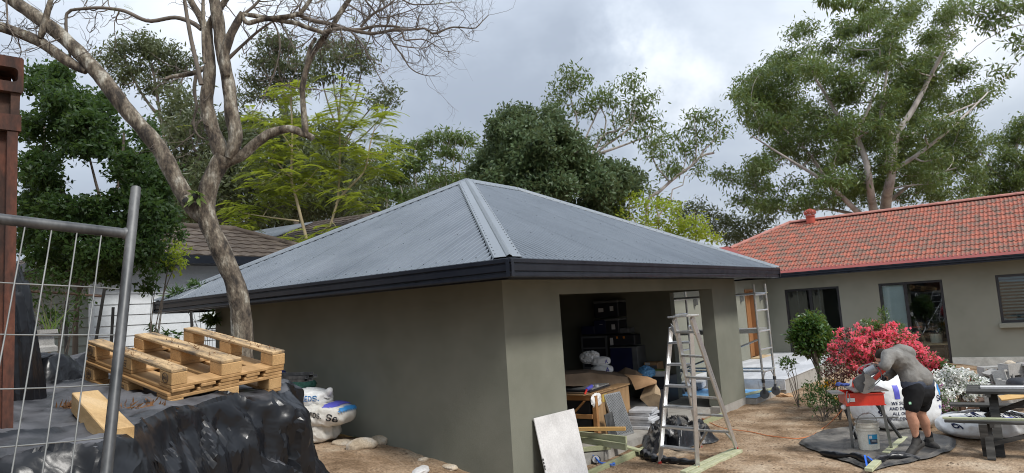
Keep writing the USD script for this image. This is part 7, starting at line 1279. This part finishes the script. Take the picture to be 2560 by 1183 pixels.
face += balls([(hc + fu * .035, .088), (hc + fd * .03 + fu * .01, .082), (hc + fd * .045 - fu * .055, .055)]) + balls([(hc + fd * .085 + fu * .015, .014), (hc + fd * .112 - fu * .012, .015)]) + balls([(hc + fd * .088 - fu * .045 - fs * .018, .010), (hc + fd * .088 - fu * .045 + fs * .018, .010)]) + balls([(hc + fs * .082 - fu * .005, .018), (hc + fs * .084 + fu * .022, .016)]) + balls([(hc - fs * .082 - fu * .005, .018), (hc - fs * .084 + fu * .022, .016)]) + balls([(hc + fd * .078 + fu * .03 - fs * .03, .012), (hc + fd * .078 + fu * .03 + fs * .03, .012)])
put('body', melt(body + face, .022, 6), 'skin', wp, smooth=True); put('hand', melt(HL, .004, 5), 'skin', wp, smooth=True); put('hand', melt(HR, .004, 5), 'dark_goods', wp, smooth=True)
for s_ in (-1, 1): put('eye', MB().tm(trimesh.creation.icosphere(2, .011)).move(hc + fd * .083 + fu * .018 + fs * .03 * s_), 'paper_label', wp, smooth=True)
hr = balls([(hc + fu * .05 - fd * .01, .094), (hc - fd * .04 + fu * .01, .088)]); put('hair', melt(hr, .015, 3), 'hair', wp, smooth=True)
def wrinkled(t, a, f_, seed):
    v = np.array(t.vertices); n_ = t.vertex_normals; k = 1 - np.abs(2 * meshkit.fbm(v * f_, 3, seed) - 1); return v + n_ * (a * (k - .55))[:, None], np.array(t.faces)
jk = hullof(rel([(J(2275, 950, -.04), .112), (J(2306, 946, .04), .126), (J(2290, 948, .16), .11), (J(2272, 922, .05), .152)])) + balls(rel([(J(2290, 947, .03), .14), (J(2298, 945, .03), .162), (wst, .152), (J(2272, 922, .05), .152), (chs, .158), (J(2240, 892, .06), .132), (nck, .095)])) + balls(rel([(chs, .132), (shL, .088), (shL + (elL - shL) * .5, .074), (elL, .060), (wrL + (elL - wrL) * .2, .046)])) + balls(rel([(chs, .132), (shR, .088), (elR, .060), (wrR + (elR - wrR) * .2, .048)])) + balls(rel([(J(2268, 884, .06), .10), (J(2252, 878, .06), .095), (J(2236, 883, .07), .07)]))
jt = melt(jk, .018, 5); put('jacket', wrinkled(jt, .015, 13, 3), 'hoodie', wp, smooth=True)
h0 = unit(wst - pel); put('jacket_hem', wrinkled(melt(hullof(rel([(J(2276, 959, -.04), .119), (J(2308, 956, .04), .133), (J(2292, 958, .16), .119)])), .02, 3), .005, 12, 5), 'hoodie_hem', wp, smooth=True)
put('hood', wrinkled(melt(balls(rel([(J(2262, 876, .02), .045), (J(2246, 873, .07), .055), (J(2258, 880, .16), .045)])), .014, 4), .010, 14, 6), 'hoodie', wp, smooth=True)
put('neon_collar', melt(balls(rel([(J(2209, 880, .0), .016), (J(2213, 876, .07), .016)])), .01, 2), 'neon', wp, smooth=True)
sh = hullof(rel([(J(2280, 983, -.05), .116), (J(2309, 981, .05), .128), (J(2295, 984, .17), .12), (J(2300, 990, .06), .13)]))
for h_, k_ in ((hipL, kneeL), (hipR, kneeR)): e = h_ + (k_ - h_) * .66; sh += balls(rel([(h_ + (k_ - h_) * .06, .120), (h_ + (k_ - h_) * .5, .104), (e, .096)]))
put('shorts', wrinkled(melt(sh, .018, 4), .014, 10, 8), 'shorts', wp, smooth=True)
lg = J(2275, 1008, -.225); put('logo_patch', MB().box((.03, .004, .03), lg - wo, np.stack([_r, _hf, Z], 1)), 'vent_patch', wp)
for a_, toe, heel_up in ((ankL, J(2266, 1128, -.16), .09), (ankR, J(2342, 1112, .16), .01)):
    toe = toe.copy(); toe[2] = float(ground_z(toe[0], toe[1])) + .045; d = toe - a_; d[2] = 0; d = unit(d); hl = a_ - d * .075; hl[2] = wo[2] + .045 + heel_up
    put('sock', melt(balls(rel([(a_ + V(0, 0, .05), .047), (a_, .046), (hl + d * .04 + V(0, 0, .02), .044)])), .012, 3), 'shorts', wp, smooth=True)
    ml = (hl + toe) / 2 + V(0, 0, .012); put('shoe', wrinkled(melt(balls(rel([(hl, .048), (ml + V(0, 0, .006), .052), (toe - d * .03 - V(0, 0, .004), .050), (toe - V(0, 0, .010), .036)])) + balls(rel([(a_ - V(0, 0, .015), .05), (ml, .046)])), .010, 4), .004, 30, 3), 'shoe', wp, smooth=True)
    put('sole', melt(balls([(p - V(0, 0, .028), r) for p, r in rel([(hl, .034), (ml - V(0, 0, .008), .036), (toe - d * .02, .038), (toe, .026)])]), .010, 3), 'shoe_sole', wp, smooth=True)
